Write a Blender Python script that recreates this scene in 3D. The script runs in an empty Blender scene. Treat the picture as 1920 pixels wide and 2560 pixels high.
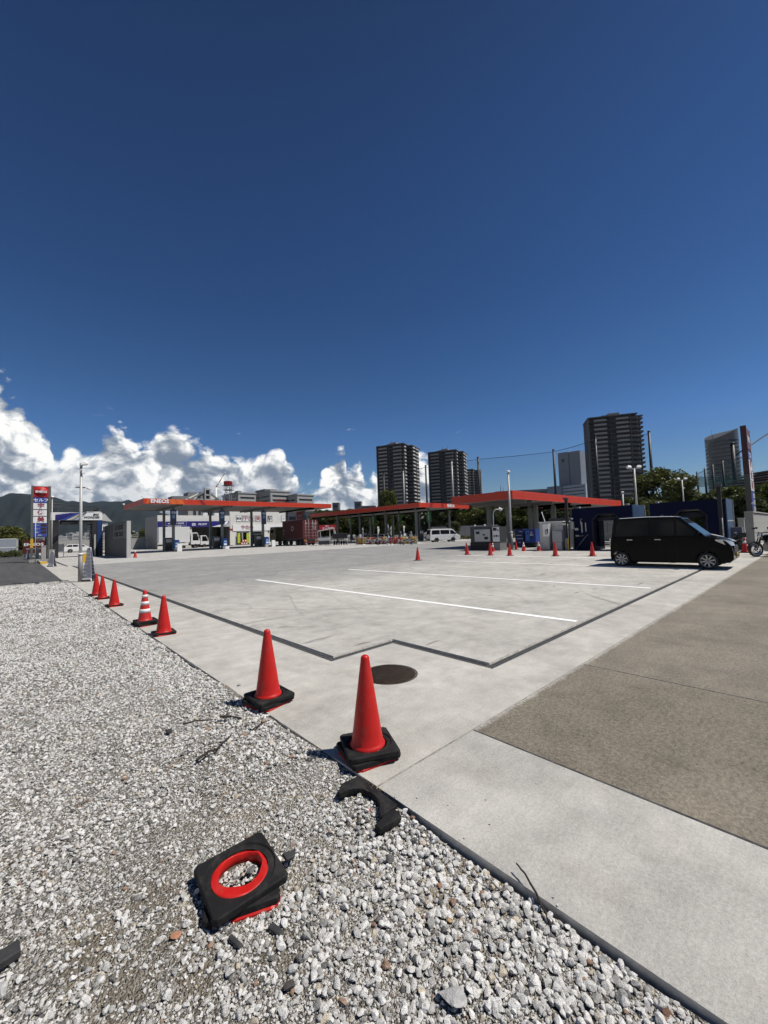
import bpy, bmesh, math, random
import numpy as np
from mathutils import Matrix, Vector
random.seed(7); rng = np.random.default_rng(7)
R = math.radians
scene = bpy.context.scene
COL = scene.collection
PI = math.pi

# ------------------------------------------------------------------ camera
# X runs along the front drain (right and away), Y along the gravel edge (left and away)
TH, PITCH, ROLL = R(43), R(3.06), R(1.924)
fh = Vector((math.sin(TH), math.cos(TH), 0)); r0 = Vector((math.cos(TH), -math.sin(TH), 0)); up = Vector((0, 0, 1))
cf = math.cos(PITCH) * fh + math.sin(PITCH) * up
cu0 = -math.sin(PITCH) * fh + math.cos(PITCH) * up
cr = math.cos(ROLL) * r0 - math.sin(ROLL) * cu0
cu = math.sin(ROLL) * r0 + math.cos(ROLL) * cu0
cam = bpy.data.cameras.new('camera'); camo = bpy.data.objects.new('camera', cam); COL.objects.link(camo)
camo.matrix_world = Matrix(((cr.x, cu.x, -cf.x, 0), (cr.y, cu.y, -cf.y, 0), (cr.z, cu.z, -cf.z, 1.6), (0, 0, 0, 1)))
cam.sensor_fit = 'HORIZONTAL'; cam.sensor_width = 36; cam.lens = 988.6 / 1920 * 36
cam.clip_start = 0.05; cam.clip_end = 20000
scene.camera = camo

# ------------------------------------------------------------------ sun, sky, exposure
SUN_EL = R(58); SAZ = R(49)
sdir = Vector((math.cos(SAZ) * math.cos(SUN_EL), -math.sin(SAZ) * math.cos(SUN_EL), math.sin(SUN_EL)))
sun = bpy.data.lights.new('sun', 'SUN'); sun.energy = 5.0; sun.angle = R(0.53); sun.color = (1.0, 0.945, 0.865)
suno = bpy.data.objects.new('sun', sun); COL.objects.link(suno)
suno.rotation_euler = sdir.to_track_quat('Z', 'Y').to_euler(); suno.location = (0, 0, 60)
scene.view_settings.view_transform = 'Standard'; scene.view_settings.look = 'None'
scene.view_settings.gamma = 1.0; scene.view_settings.exposure = 0.0; scene.view_settings.use_curve_mapping = False
scene.cycles.max_bounces = 6; scene.cycles.diffuse_bounces = 1; scene.cycles.glossy_bounces = 3
scene.cycles.transparent_max_bounces = 16; scene.cycles.transmission_bounces = 4; scene.cycles.caustics_reflective = False
scene.cycles.caustics_refractive = False; scene.cycles.use_denoising = True
scene.cycles.use_adaptive_sampling = True; scene.cycles.adaptive_threshold = 0.03

world = bpy.data.worlds.new('World'); scene.world = world; world.use_nodes = True
wn = world.node_tree; wn.nodes.clear()

class NT:
    """small helper that writes node graphs as expressions"""
    def __init__(s, tree): s.t = tree; s.L = tree.links
    def n(s, kind, **kw):
        nd = s.t.nodes.new(kind)
        for k, v in kw.items(): setattr(nd, k, v)
        return nd
    def put(s, sock, val):
        if hasattr(val, 'is_linked') or isinstance(val, bpy.types.NodeSocket): s.L.new(val, sock)
        else: sock.default_value = val
    def math(s, op, a, b=None, c=None, clamp=False):
        nd = s.n('ShaderNodeMath', operation=op); nd.use_clamp = clamp
        s.put(nd.inputs[0], a)
        if b is not None: s.put(nd.inputs[1], b)
        if c is not None: s.put(nd.inputs[2], c)
        return nd.outputs[0]
    def vmath(s, op, a, b=None):
        nd = s.n('ShaderNodeVectorMath', operation=op); s.put(nd.inputs[0], a)
        if b is not None: s.put(nd.inputs[1], b)
        return nd.outputs['Value'] if op in ('DOT_PRODUCT', 'LENGTH', 'DISTANCE') else nd.outputs[0]
    def noise(s, vec, scale, detail=4, rough=.55, dist=0, dim='3D', lac=2.0, typ=None):
        nd = s.n('ShaderNodeTexNoise', noise_dimensions=dim)
        if typ: nd.noise_type = typ
        if vec is not None: s.put(nd.inputs['Vector'], vec)
        nd.inputs['Scale'].default_value = scale; nd.inputs['Detail'].default_value = detail
        nd.inputs['Roughness'].default_value = rough; nd.inputs['Distortion'].default_value = dist
        nd.inputs['Lacunarity'].default_value = lac
        return nd
    def vor(s, vec, scale, feature='F1', dim='3D', rand=1.0):
        nd = s.n('ShaderNodeTexVoronoi', feature=feature, voronoi_dimensions=dim)
        s.put(nd.inputs['Vector'], vec); nd.inputs['Scale'].default_value = scale; nd.inputs['Randomness'].default_value = rand
        return nd
    def ramp(s, fac, stops, interp='LINEAR'):
        nd = s.n('ShaderNodeValToRGB'); e = nd.color_ramp.elements; nd.color_ramp.interpolation = interp
        while len(e) < len(stops): e.new(.5)
        for el, (p, c) in zip(e, stops):
            el.position = p; el.color = tuple(c) + (1,) if not isinstance(c, (int, float)) else (c, c, c, 1)
        s.put(nd.inputs[0], fac)
        return nd.outputs[0]
    def mix(s, fac, a, b, blend='MIX', clamp=True):
        nd = s.n('ShaderNodeMix', data_type='RGBA', blend_type=blend); nd.clamp_factor = clamp
        s.put(nd.inputs[0], fac)
        for so, v in ((nd.inputs[6], a), (nd.inputs[7], b)):
            s.put(so, v if not isinstance(v, tuple) or len(v) == 4 else v + (1,))
        return nd.outputs[2]
    def maprange(s, v, a, b, c=0., d=1., clamp=True, smooth=False):
        nd = s.n('ShaderNodeMapRange', clamp=clamp)
        if smooth: nd.interpolation_type = 'SMOOTHSTEP'
        s.put(nd.inputs[0], v)
        for i, x in zip((1, 2, 3, 4), (a, b, c, d)): s.put(nd.inputs[i], x)
        return nd.outputs[0]
    def comb(s, x, y, z=0.):
        nd = s.n('ShaderNodeCombineXYZ')
        for i, v in enumerate((x, y, z)): s.put(nd.inputs[i], v)
        return nd.outputs[0]
    def sep(s, v):
        nd = s.n('ShaderNodeSeparateXYZ'); s.put(nd.inputs[0], v); return nd.outputs
    def mapping(s, vec, loc=(0, 0, 0), rot=(0, 0, 0), sc=(1, 1, 1)):
        nd = s.n('ShaderNodeMapping'); s.put(nd.inputs[0], vec)
        nd.inputs[1].default_value = loc; nd.inputs[2].default_value = rot; nd.inputs[3].default_value = sc
        return nd.outputs[0]
    def bump(s, h, strength=.3, dist=.02, normal=None):
        nd = s.n('ShaderNodeBump'); nd.inputs['Strength'].default_value = strength; nd.inputs['Distance'].default_value = dist
        s.put(nd.inputs['Height'], h)
        if normal is not None: s.put(nd.inputs['Normal'], normal)
        return nd.outputs[0]

W = NT(wn)
def build_sky():
    tc = W.n('ShaderNodeTexCoord').outputs['Generated']
    sky = W.n('ShaderNodeTexSky', sky_type='NISHITA'); sky.sun_disc = False
    sky.sun_elevation = SUN_EL; sky.sun_rotation = math.atan2(sdir.x, sdir.y)
    sky.altitude = 0; sky.air_density = 1.25; sky.dust_density = 0.15; sky.ozone_density = 4.0
    hs = W.n('ShaderNodeHueSaturation'); hs.inputs['Saturation'].default_value = 1.22; hs.inputs['Value'].default_value = 0.725
    W.L.new(sky.outputs[0], hs.inputs['Color']); blue = hs.outputs[0]
    # bearing and height of the looking direction
    d = W.vmath('NORMALIZE', tc); sx, sy, sz = W.sep(d)
    rt = W.vmath('DOT_PRODUCT', d, tuple(r0)); fw = W.vmath('DOT_PRODUCT', d, tuple(fh))
    az = W.math('ARCTAN2', rt, fw)
    hor = W.math('SQRT', W.math('ADD', W.math('MULTIPLY', rt, rt), W.math('MULTIPLY', fw, fw)))
    v = W.math('DIVIDE', sz, W.math('MAXIMUM', hor, 0.02))
    blue = W.vmath('MULTIPLY', blue, W.ramp(W.math('DIVIDE', v, 2.0), [(.0, (.62, .80, 1.0)), (.12, (.58, .72, 1.0)), (.17, (.54, .66, .84)), (.28, (.50, .56, .72)), (.50, (.47, .48, .60)), (.72, (.44, .405, .47))]))
    blue = W.vmath('MULTIPLY', blue, (1.76, 1.76, 1.80))
    P = W.comb(az, W.math('MULTIPLY', v, 1.25), 0.0)
    # ragged, billowing displacement of the outline
    def billow(p, seed):
        q = W.mapping(p, loc=(seed, seed * .37, 0))
        w = W.noise(q, 6.0, 2, .5, dim='2D').outputs['Color']
        q2 = W.vmath('ADD', q, W.vmath('MULTIPLY', W.vmath('SUBTRACT', w, (.5, .5, .5)), (.08, .08, 0)))
        a = W.vor(q2, 11.0, 'F1', '2D').outputs['Distance']
        b = W.vor(q2, 27.0, 'F1', '2D').outputs['Distance']
        c = W.vor(q2, 66.0, 'F1', '2D').outputs['Distance']
        f = W.noise(q2, 48.0, 6, .68, dim='2D').outputs[0]
        sq = lambda t: W.math('MULTIPLY', t, t)
        s_ = W.math('ADD', W.math('MULTIPLY', sq(a), -.75), W.math('MULTIPLY', sq(b), -.36))
        s_ = W.math('ADD', s_, W.math('MULTIPLY', sq(c), -.13))
        return W.math('ADD', s_, W.math('MULTIPLY', f, .36))
    cur = [(-.95, .30), (-.85, .34), (-.775, .318), (-.757, .308), (-.742, .282), (-.722, .256), (-.704, .225), (-.693, .180), (-.683, .205), (-.664, .235),
           (-.645, .216), (-.628, .221), (-.608, .25), (-.585, .247), (-.557, .224), (-.527, .24), (-.506, .264), (-.476, .25), (-.435, .228), (-.383, .205),
           (-.345, .190), (-.306, .222), (-.268, .236), (-.245, .210), (-.238, .185), (-.217, .16), (-.198, .122), (-.175, .130), (-.150, .19), (-.110, .238), (-.098, .235),
           (-.086, .175), (-.068, .182), (-.052, .165), (-.04, .134), (-.02, .165), (.03, .17), (.115, .205), (.166, .17), (.24, .09), (.36, .05), (.55, .035), (.68, .050), (.78, .058), (.95, .07)]
    def outline(azv, pts, lo, hi):
        nd = W.n('ShaderNodeFloatCurve'); c = nd.mapping.curves[0]
        xs = [(min(max((a - lo) / (hi - lo), 0), 1), h / .4) for a, h in pts]
        c.points[0].location = xs[0]; c.points[1].location = xs[-1]
        for x in xs[1:-1]: c.points.new(*x)
        for p_ in c.points: p_.handle_type = 'AUTO'
        nd.mapping.update()
        W.put(nd.inputs['Value'], W.maprange(azv, lo, hi, 0., 1.))
        return W.math('MULTIPLY', nd.outputs[0], .4)
    L2 = (-math.sin(R(-35)), 1.0)
    def layer(seed, pts, amp, off, base_v, soft):
        wob = W.math('MULTIPLY', W.math('SUBTRACT', W.noise(W.mapping(P, loc=(seed, 0, 0)), 9.0, 2, dim='2D').outputs[0], .5), .02)
        top = outline(W.math('ADD', az, wob), pts, -.95, .95)
        b0 = billow(P, seed)
        d0 = W.math('ADD', W.math('SUBTRACT', top, v), W.math('MULTIPLY', W.math('ADD', b0, off), amp))
        p1 = W.vmath('ADD', P, (.012, .021, 0)); d1 = billow(p1, seed)
        p2 = W.vmath('ADD', P, (.030, .052, 0)); d2 = billow(p2, seed)
        alpha = W.maprange(d0, 0.0, soft, 0, 1, smooth=True)
        em = W.math('ADD', W.math('MULTIPLY', W.math('SUBTRACT', b0, d1), 1.6), W.math('MULTIPLY', W.math('SUBTRACT', b0, d2), 1.1))
        deep = W.maprange(W.math('SUBTRACT', top, v), 0.0, .11, 1.0, 0.0)
        big = W.noise(W.mapping(P, loc=(seed * 2, 3, 0), sc=(1, 1.8, 1)), 7.0, 3, .5, dim='2D').outputs[0]
        lit = W.math('ADD', W.math('ADD', .46, W.math('MULTIPLY', em, 1.0)), W.math('ADD', W.math('MULTIPLY', deep, .40), W.math('MULTIPLY', W.math('SUBTRACT', big, .5), .75)))
        return alpha, W.math('MAXIMUM', W.math('MINIMUM', lit, 1.0), 0.0)
    CLOUDCOL = [(0.0, (3.6, 4.5, 6.0)), (.25, (5.2, 6.1, 7.4)), (.5, (8.2, 8.9, 9.8)), (.75, (13.0, 13.5, 14.0)), (1.0, (19.0, 19.0, 18.6))]
    def ccol(lit):
        sc = 20.0
        c = W.ramp(lit, [(p, tuple(x / sc for x in col)) for p, col in CLOUDCOL])
        return W.vmath('MULTIPLY', c, (sc, sc, sc))
    a1, l1 = layer(3.1, cur, .105, -.03, 0, .026)
    low = [(-.95, .13), (-.77, .128), (-.718, .139), (-.67, .159), (-.62, .148), (-.597, .156), (-.55, .14), (-.531, .151), (-.469, .117), (-.43, .125), (-.384, .138), (-.312, .149), (-.26, .12), (-.2, .10), (-.1, .11), (0, .10), (.15, .08), (.3, .05), (.95, .05)]
    a2, l2 = layer(8.7, low, .10, -.02, 0, .035)
    # small loose scraps of cloud
    scn = W.noise(W.mapping(P, loc=(5.3, 1.7, 0), sc=(1, 1.5, 1)), 11.0, 6, .62, dim='2D').outputs[0]
    scm = W.math('MULTIPLY', W.maprange(scn, .70, .80, 0, .7), W.math('MULTIPLY', W.maprange(v, .16, .20, 0, 1), W.maprange(v, .30, .25, 0, 1)))
    haze = W.math('MULTIPLY', W.maprange(v, .16, .0, 0, 1, smooth=True), .55)
    c0 = W.mix(W.math('MULTIPLY', haze, .5), blue, (4.2, 6.6, 10.0))
    c0 = W.mix(scm, c0, (9.5, 10.0, 10.8))
    c1 = W.mix(a1, c0, ccol(l1))
    l2b = W.math('ADD', W.math('MULTIPLY', l2, .80), .02)
    c2 = W.mix(W.math('MULTIPLY', a2, .88), c1, ccol(l2b))
    below = W.maprange(sz, -.01, .0, 0, 1)
    c3 = W.mix(below, (2.5, 2.6, 2.7), c2)
    bg = W.n('ShaderNodeBackground'); bg.inputs['Strength'].default_value = 0.055
    W.L.new(c3, bg.inputs['Color'])
    out = W.n('ShaderNodeOutputWorld'); W.L.new(bg.outputs[0], out.inputs['Surface'])
build_sky()
world.cycles.sampling_method = 'MANUAL'; world.cycles.sample_map_resolution = 512

# ------------------------------------------------------------------ mesh builder
class MB:
    def __init__(s): s.v = []; s.f = []; s.m = []; s.s = []
    def add(s, vs, fs, mi=0, sm=False):
        o = len(s.v); s.v += [tuple(p) for p in vs]
        for f in fs: s.f.append([i + o for i in f]); s.m.append(mi); s.s.append(sm)
        return s
    def box(s, x0, x1, y0, y1, z0, z1, mi=0):
        return s.add([(x0, y0, z0), (x1, y0, z0), (x1, y1, z0), (x0, y1, z0), (x0, y0, z1), (x1, y0, z1), (x1, y1, z1), (x0, y1, z1)],
                     [(0, 3, 2, 1), (4, 5, 6, 7), (0, 1, 5, 4), (1, 2, 6, 5), (2, 3, 7, 6), (3, 0, 4, 7)], mi)
    def cbox(s, c, d, rz=0, mi=0):
        a, b = math.cos(rz), math.sin(rz); vs = []
        for z in (-.5, .5):
            for x, y in ((-.5, -.5), (.5, -.5), (.5, .5), (-.5, .5)):
                X, Y = x * d[0], y * d[1]; vs.append((c[0] + X * a - Y * b, c[1] + X * b + Y * a, c[2] + z * d[2]))
        return s.add(vs, [(0, 3, 2, 1), (4, 5, 6, 7), (0, 1, 5, 4), (1, 2, 6, 5), (2, 3, 7, 6), (3, 0, 4, 7)], mi)
    def prism(s, poly, z0, z1, mi=0):
        n = len(poly)
        vs = [(x, y, z0) for x, y in poly] + [(x, y, z1) for x, y in poly]
        return s.add(vs, [tuple(range(n))[::-1], tuple(range(n, 2 * n))] + [(i, (i + 1) % n, n + (i + 1) % n, n + i) for i in range(n)], mi)
    def ext(s, poly, ax, a0, a1, mi=0):
        """polygon in the other two axes (x: (y,z); y: (x,z)), pushed along ax"""
        n = len(poly)
        f = (lambda a, p: (a, p[0], p[1])) if ax == 'x' else (lambda a, p: (p[0], a, p[1]))
        vs = [f(a0, p) for p in poly] + [f(a1, p) for p in poly]
        return s.add(vs, [tuple(range(n))[::-1], tuple(range(n, 2 * n))] + [(i, (i + 1) % n, n + (i + 1) % n, n + i) for i in range(n)], mi)
    def cyl(s, p0, p1, r0, r1=None, n=12, mi=0, cap=True):
        r1 = r0 if r1 is None else r1
        p0, p1 = Vector(p0), Vector(p1); d = (p1 - p0).normalized()
        a = d.orthogonal().normalized(); b = d.cross(a)
        ring = lambda p, r: [p + (a * math.cos(t) + b * math.sin(t)) * r for t in [2 * PI * i / n for i in range(n)]]
        o = len(s.v); s.v += [tuple(q) for q in ring(p0, r0) + ring(p1, r1)]
        for i in range(n):
            s.f.append([o + i, o + (i + 1) % n, o + n + (i + 1) % n, o + n + i]); s.m.append(mi); s.s.append(True)
        if cap:
            s.f.append([o + i for i in range(n)][::-1]); s.m.append(mi); s.s.append(False)
            s.f.append([o + n + i for i in range(n)]); s.m.append(mi); s.s.append(False)
        return s
    def lathe(s, prof, n=24, c=(0, 0, 0), mi=0, ax='z', sm=True, closed=False):
        o = len(s.v); k = len(prof)
        for r, z in prof:
            for i in range(n):
                t = 2 * PI * i / n; x, y = r * math.cos(t), r * math.sin(t)
                s.v.append((c[0] + x, c[1] + y, c[2] + z) if ax == 'z' else (c[0] + x, c[1] + z, c[2] + y))
        for j in range(k if closed else k - 1):
            for i in range(n):
                a, b = o + j * n + i, o + j * n + (i + 1) % n
                c_, d_ = o + ((j + 1) % k) * n + (i + 1) % n, o + ((j + 1) % k) * n + i
                s.f.append([a, b, c_, d_] if ax == 'z' else [a, d_, c_, b]); s.m.append(mi); s.s.append(sm)
        return s
    def tube(s, pts, r, n=6, mi=0):
        pts = [Vector(p) for p in pts]; o = len(s.v); rr = r if hasattr(r, '__len__') else [r] * len(pts)
        prev = None
        for i, p in enumerate(pts):
            d = (pts[min(i + 1, len(pts) - 1)] - pts[max(i - 1, 0)]).normalized()
            a = d.orthogonal().normalized() if prev is None else (prev - d * prev.dot(d)).normalized()
            prev = a; b = d.cross(a)
            s.v += [tuple(p + (a * math.cos(2 * PI * k / n) + b * math.sin(2 * PI * k / n)) * rr[i]) for k in range(n)]
        for i in range(len(pts) - 1):
            for k in range(n):
                s.f.append([o + i * n + k, o + i * n + (k + 1) % n, o + (i + 1) * n + (k + 1) % n, o + (i + 1) * n + k]); s.m.append(mi); s.s.append(True)
        s.f.append([o + k for k in range(n)][::-1]); s.m.append(mi); s.s.append(False)
        s.f.append([o + (len(pts) - 1) * n + k for k in range(n)]); s.m.append(mi); s.s.append(False)
        return s
    def quad(s, a, b, c, d, mi=0): return s.add([a, b, c, d], [(0, 1, 2, 3)], mi)
    def mesh(s, name, mats):
        me = bpy.data.meshes.new(name); me.from_pydata(s.v, [], s.f)
        for m in (mats if isinstance(mats, (list, tuple)) else [mats]): me.materials.append(m)
        me.polygons.foreach_set('material_index', s.m); me.polygons.foreach_set('use_smooth', s.s)
        me.update(); return me
    def build(s, name, mats, parent=None, bevel=0, seg=2, world=False):
        return obj(name, s.mesh(name, mats), parent, bevel, seg, world)

def obj(name, me, parent=None, bevel=0, seg=2, world=False):
    o = bpy.data.objects.new(name, me); COL.objects.link(o)
    if parent is not None:
        o.parent = parent
        if world: o.matrix_parent_inverse = parent.matrix_basis.inverted()
    if bevel:
        b = o.modifiers.new('bevel', 'BEVEL'); b.width = bevel; b.segments = seg; b.limit_method = 'ANGLE'; b.angle_limit = R(35)
    return o
def tag(o, label, cat, group=None):
    o['label'] = label; o['category'] = cat
    if group: o['group'] = group
    return o
def thing(name, label, cat, loc=(0, 0, 0), rz=0, group=None):
    o = bpy.data.objects.new(name, None); COL.objects.link(o); o.empty_display_size = .3
    o.location = loc; o.rotation_euler = (0, 0, rz)
    o.matrix_basis = Matrix.Translation(Vector(loc)) @ Matrix.Rotation(rz, 4, 'Z')
    return tag(o, label, cat, group)
def struct(name, mb, mats, parent=None, bevel=0):
    o = mb.build(name, mats, parent, bevel)
    if parent is None: o['kind'] = 'structure'
    return o
def dup(o, parent=None):
    c = o.copy(); COL.objects.link(c); c.parent = parent
    for ch in o.children: dup(ch, c)
    return c
def place(o, loc, rz=0, label=None, sc=1):
    o.matrix_basis = Matrix.Translation(Vector(loc)) @ Matrix.Rotation(rz, 4, 'Z') @ Matrix.Scale(sc, 4)
    if label: o['label'] = label
    return o

# ------------------------------------------------------------------ materials
MATS = {}
def newmat(name):
    m = bpy.data.materials.new(name); m.use_nodes = True; nt = m.node_tree; nt.nodes.clear()
    N = NT(nt); b = N.n('ShaderNodeBsdfPrincipled'); o = N.n('ShaderNodeOutputMaterial'); nt.links.new(b.outputs[0], o.inputs[0])
    return m, N, b
def mat(name, col=(.5, .5, .5), rough=.6, metal=0., var=.10, scale=3., bump=0., bscale=30., coat=0., spec=.5, streak=0., grime=0.):
    if name in MATS: return MATS[name]
    m, N, b = newmat(name)
    tc = N.n('ShaderNodeTexCoord').outputs['Object']
    nz = N.noise(tc, scale, 5, .6).outputs[0]
    f = N.maprange(nz, .25, .75, 1 - var, 1 + var)
    c = N.vmath('MULTIPLY', (col[0], col[1], col[2]), N.comb(f, f, f))
    if streak:   # rain streaks and dust, running down the face
        st = N.noise(N.mapping(tc, sc=(6, 6, .35)), 3.0, 4, .6).outputs[0]
        c = N.mix(N.maprange(st, .52, .8, 0, streak), c, (col[0] * .45 + .02, col[1] * .43 + .02, col[2] * .4 + .02))
    if grime:
        g = N.noise(tc, 9.0, 6, .7).outputs[0]
        c = N.mix(N.maprange(g, .5, .75, 0, grime), c, (.16, .145, .125))
    N.put(b.inputs['Base Color'], c)
    N.put(b.inputs['Roughness'], N.maprange(N.noise(tc, scale * 2.3, 4).outputs[0], .3, .7, max(rough - .08, .02), min(rough + .08, 1)))
    b.inputs['Metallic'].default_value = metal; b.inputs['Specular IOR Level'].default_value = spec
    if coat: b.inputs['Coat Weight'].default_value = coat; b.inputs['Coat Roughness'].default_value = .04
    if bump: N.put(b.inputs['Normal'], N.bump(N.noise(tc, bscale, 4).outputs[0], bump, .01))
    MATS[name] = m; return m
def glass(name, col=(.02, .025, .03), rough=.04):
    if name in MATS: return MATS[name]
    m, N, b = newmat(name); b.inputs['Base Color'].default_value = col + (1,); b.inputs['Roughness'].default_value = rough
    b.inputs['Specular IOR Level'].default_value = .4
    MATS[name] = m; return m

# ------------------------------------------------------------------ lettering
def letters(text, size, bold=0., shear=0., align='CENTER', depth=.004):
    c = bpy.data.curves.new('letters', 'FONT'); c.body = text; c.size = size; c.extrude = depth; c.offset = bold
    c.shear = shear; c.align_x = align; c.align_y = 'CENTER'; c.resolution_u = 2
    t = bpy.data.objects.new('letters', c); COL.objects.link(t)
    dg = bpy.context.evaluated_depsgraph_get()
    me = bpy.data.meshes.new_from_object(t.evaluated_get(dg)); bpy.data.objects.remove(t); bpy.data.curves.remove(c)
    return me
FACE = {'-y': Matrix(((1, 0, 0), (0, 0, -1), (0, 1, 0))), '-x': Matrix(((0, 0, -1), (-1, 0, 0), (0, 1, 0))),
        '+y': Matrix(((-1, 0, 0), (0, 0, 1), (0, 1, 0))), '+x': Matrix(((0, 0, 1), (1, 0, 0), (0, 1, 0)))}
def write(parent, text, at, size, m, face='-y', bold=0., shear=0., wide=1., world=True, name='lettering', align='CENTER'):
    me = letters(text, size, bold, shear, align); me.materials.clear(); me.materials.append(m)
    A = FACE[face].to_4x4(); A.translation = Vector(at)
    me.transform(A @ Matrix.Diagonal((wide, 1, 1, 1)))
    return obj(name, me, parent, world=world)

# ------------------------------------------------------------------ ground materials
def concrete(name, col, warm=(0, 0, 0), var=.16, lane=None, agg=0., smear=None, skid=0., coarse=0.):
    m, N, b = newmat(name)
    g = N.n('ShaderNodeNewGeometry').outputs['Position']
    big = N.noise(g, .55, 6, .62).outputs[0]; mid = N.noise(g, 3.3, 6, .66).outputs[0]; fine = N.noise(g, 60., 4, .7).outputs[0]; grit = N.noise(g, 330., 2, .6).outputs[0]
    f = N.math('ADD', N.maprange(big, .3, .7, 1 - var, 1 + var), N.math('ADD', N.maprange(mid, .3, .7, -.15, .15), N.maprange(fine, .3, .7, -.15, .15)))
    f = N.math('ADD', f, N.maprange(grit, .3, .7, -.12 - agg, .12 + agg))
    if coarse: f = N.math('ADD', f, N.maprange(N.noise(g, 34., 3, .75).outputs[0], .32, .68, -coarse, coarse))
    base = (col[0], col[1], col[2], 1)
    if lane:
        sx, sy, sz = N.sep(g)
        edge = N.math('ADD', sy, N.math('MULTIPLY', N.math('SUBTRACT', N.noise(g, .35, 5, .65).outputs[0], .5), 9.0))
        edge = N.math('SUBTRACT', edge, N.math('MULTIPLY', sx, .10))
        base = N.mix(N.maprange(edge, 8.0, 16.0, 0, 1, smooth=True), base, lane)
    blot = N.noise(N.mapping(g, rot=(0, 0, .2), sc=(1, .45, 1)), 2.3, 8, .74).outputs[0]
    base = N.mix(N.maprange(blot, .50, .70, 0, .48), base, (col[0] * .62, col[1] * .60, col[2] * .56))
    pale = N.noise(N.mapping(g, loc=(9, 4, 0), sc=(.5, 1, 1)), 1.7, 8, .72).outputs[0]
    base = N.mix(N.maprange(pale, .56, .74, 0, .5), base, (min(col[0] * 1.4, .62), min(col[1] * 1.39, .61), min(col[2] * 1.36, .59)))
    if smear:  # paler cement wiped over the slab edge
        sx, sy, sz = N.sep(g)
        e = N.math('ADD', N.math('SUBTRACT', N.math('ADD', sy, N.math('MULTIPLY', sx, .0195)), 2.0), N.math('MULTIPLY', N.math('SUBTRACT', N.noise(g, 5.5, 8, .72).outputs[0], .50), .15))
        base = N.mix(N.maprange(e, -.06, .0, 0, .85), base, smear)
    if skid:
        sx, sy, sz = N.sep(g)
        wob = N.math('MULTIPLY', N.math('SUBTRACT', N.noise(g, .12, 2).outputs[0], .5), 9.)
        for cx, cy, sc, rad in ((16., 30., 1.3, 12.), (-2., 40., 1.7, 24.), (30., 4., 1.5, 18.)):
            dd = N.math('ADD', N.vmath('DISTANCE', g, (cx, cy, 0.02)), wob)
            ring = N.math('PINGPONG', N.math('MULTIPLY', dd, sc), 1.0)
            line = N.maprange(ring, .90, 1.0, 0, 1)
            brk = N.maprange(N.noise(N.mapping(g, loc=(cx, cy, 0)), .33, 4, .6).outputs[0], .52, .70, 0, skid)
            base = N.mix(N.math('MULTIPLY', line, brk), base, (.12, .118, .112))
        fl = N.noise(N.mapping(g, rot=(0, 0, .5), sc=(.35, 1.7, 1)), 2.1, 3, .5).outputs[0]
        base = N.mix(N.maprange(fl, .675, .72, 0, .7), base, (.13, .125, .12))
    c = N.vmath('MULTIPLY', base, N.comb(f, f, f))
    scr = N.noise(N.mapping(g, rot=(0, 0, .62), sc=(2.2, 26., 1)), 2.2, 4, .65).outputs[0]
    c = N.vmath('MULTIPLY', c, N.comb(*[N.maprange(scr, .3, .7, .96, 1.04)] * 3))
    spk = N.noise(g, 21., 2, .5).outputs[0]
    c = N.mix(N.maprange(spk, .76, .80, 0, .55), c, (.10, .09, .08))
    N.put(b.inputs['Base Color'], c); b.inputs['Roughness'].default_value = .86; b.inputs['Specular IOR Level'].default_value = .25
    N.put(b.inputs['Normal'], N.bump(N.math('ADD', fine, N.math('MULTIPLY', grit, .5)), .30 + agg * 1.5, .006))
    return m
m_yard = concrete('yard_concrete', (.42, .408, .376), lane=(.262, .260, .250), skid=.6)
m_fore = concrete('forecourt_concrete', (.42, .413, .39), skid=.25)
m_apron = concrete('apron_concrete', (.435, .42, .383))
m_corner = concrete('corner_concrete', (.40, .390, .362), agg=.08, var=.2)
m_brown = concrete('weathered_concrete', (.192, .170, .134), agg=.38, coarse=.34, var=.22, smear=(.43, .42, .39))
m_brown2 = concrete('weathered_concrete_far', (.200, .179, .144), agg=.34, coarse=.30, var=.26, smear=(.43, .42, .39))
m_joint = mat('joint_filler', (.022, .021, .02), .9, var=.3, scale=40)
m_side = mat('slab_side', (.58, .545, .48), .9, var=.45, scale=12, bump=.4)

def asphalt():
    m, N, b = newmat('asphalt'); g = N.n('ShaderNodeNewGeometry').outputs['Position']
    n1 = N.noise(g, .8, 5, .6).outputs[0]; n2 = N.noise(g, 120., 3, .7).outputs[0]; st = N.noise(N.mapping(g, sc=(2.5, .12, 1)), 1.5, 4).outputs[0]
    f = N.math('MULTIPLY', N.maprange(n1, .3, .7, .75, 1.3), N.math('MULTIPLY', N.maprange(n2, .3, .7, .6, 1.4), N.maprange(st, .3, .7, .8, 1.2)))
    N.put(b.inputs['Base Color'], N.vmath('MULTIPLY', (.062, .062, .060), N.comb(f, f, f))); b.inputs['Roughness'].default_value = .85
    N.put(b.inputs['Normal'], N.bump(n2, .5, .01)); return m
m_asph = asphalt()

def terrain():
    m, N, b = newmat('bare_ground'); g = N.n('ShaderNodeNewGeometry').outputs['Position']
    n1 = N.noise(g, .02, 6, .6).outputs[0]
    N.put(b.inputs['Base Color'], N.ramp(n1, [(.3, (.10, .105, .09)), (.5, (.19, .185, .165)), (.7, (.25, .245, .22))])); b.inputs['Roughness'].default_value = .9
    return m

# ------------------------------------------------------------------ ground and paving
gm = MB(); gm.add([(-4000, -4000, -.14), (4500, -4000, -.14), (4500, 4500, -.14), (-4000, 4500, -.14)], [(0, 1, 2, 3)])
struct('ground', gm, terrain())

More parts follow.
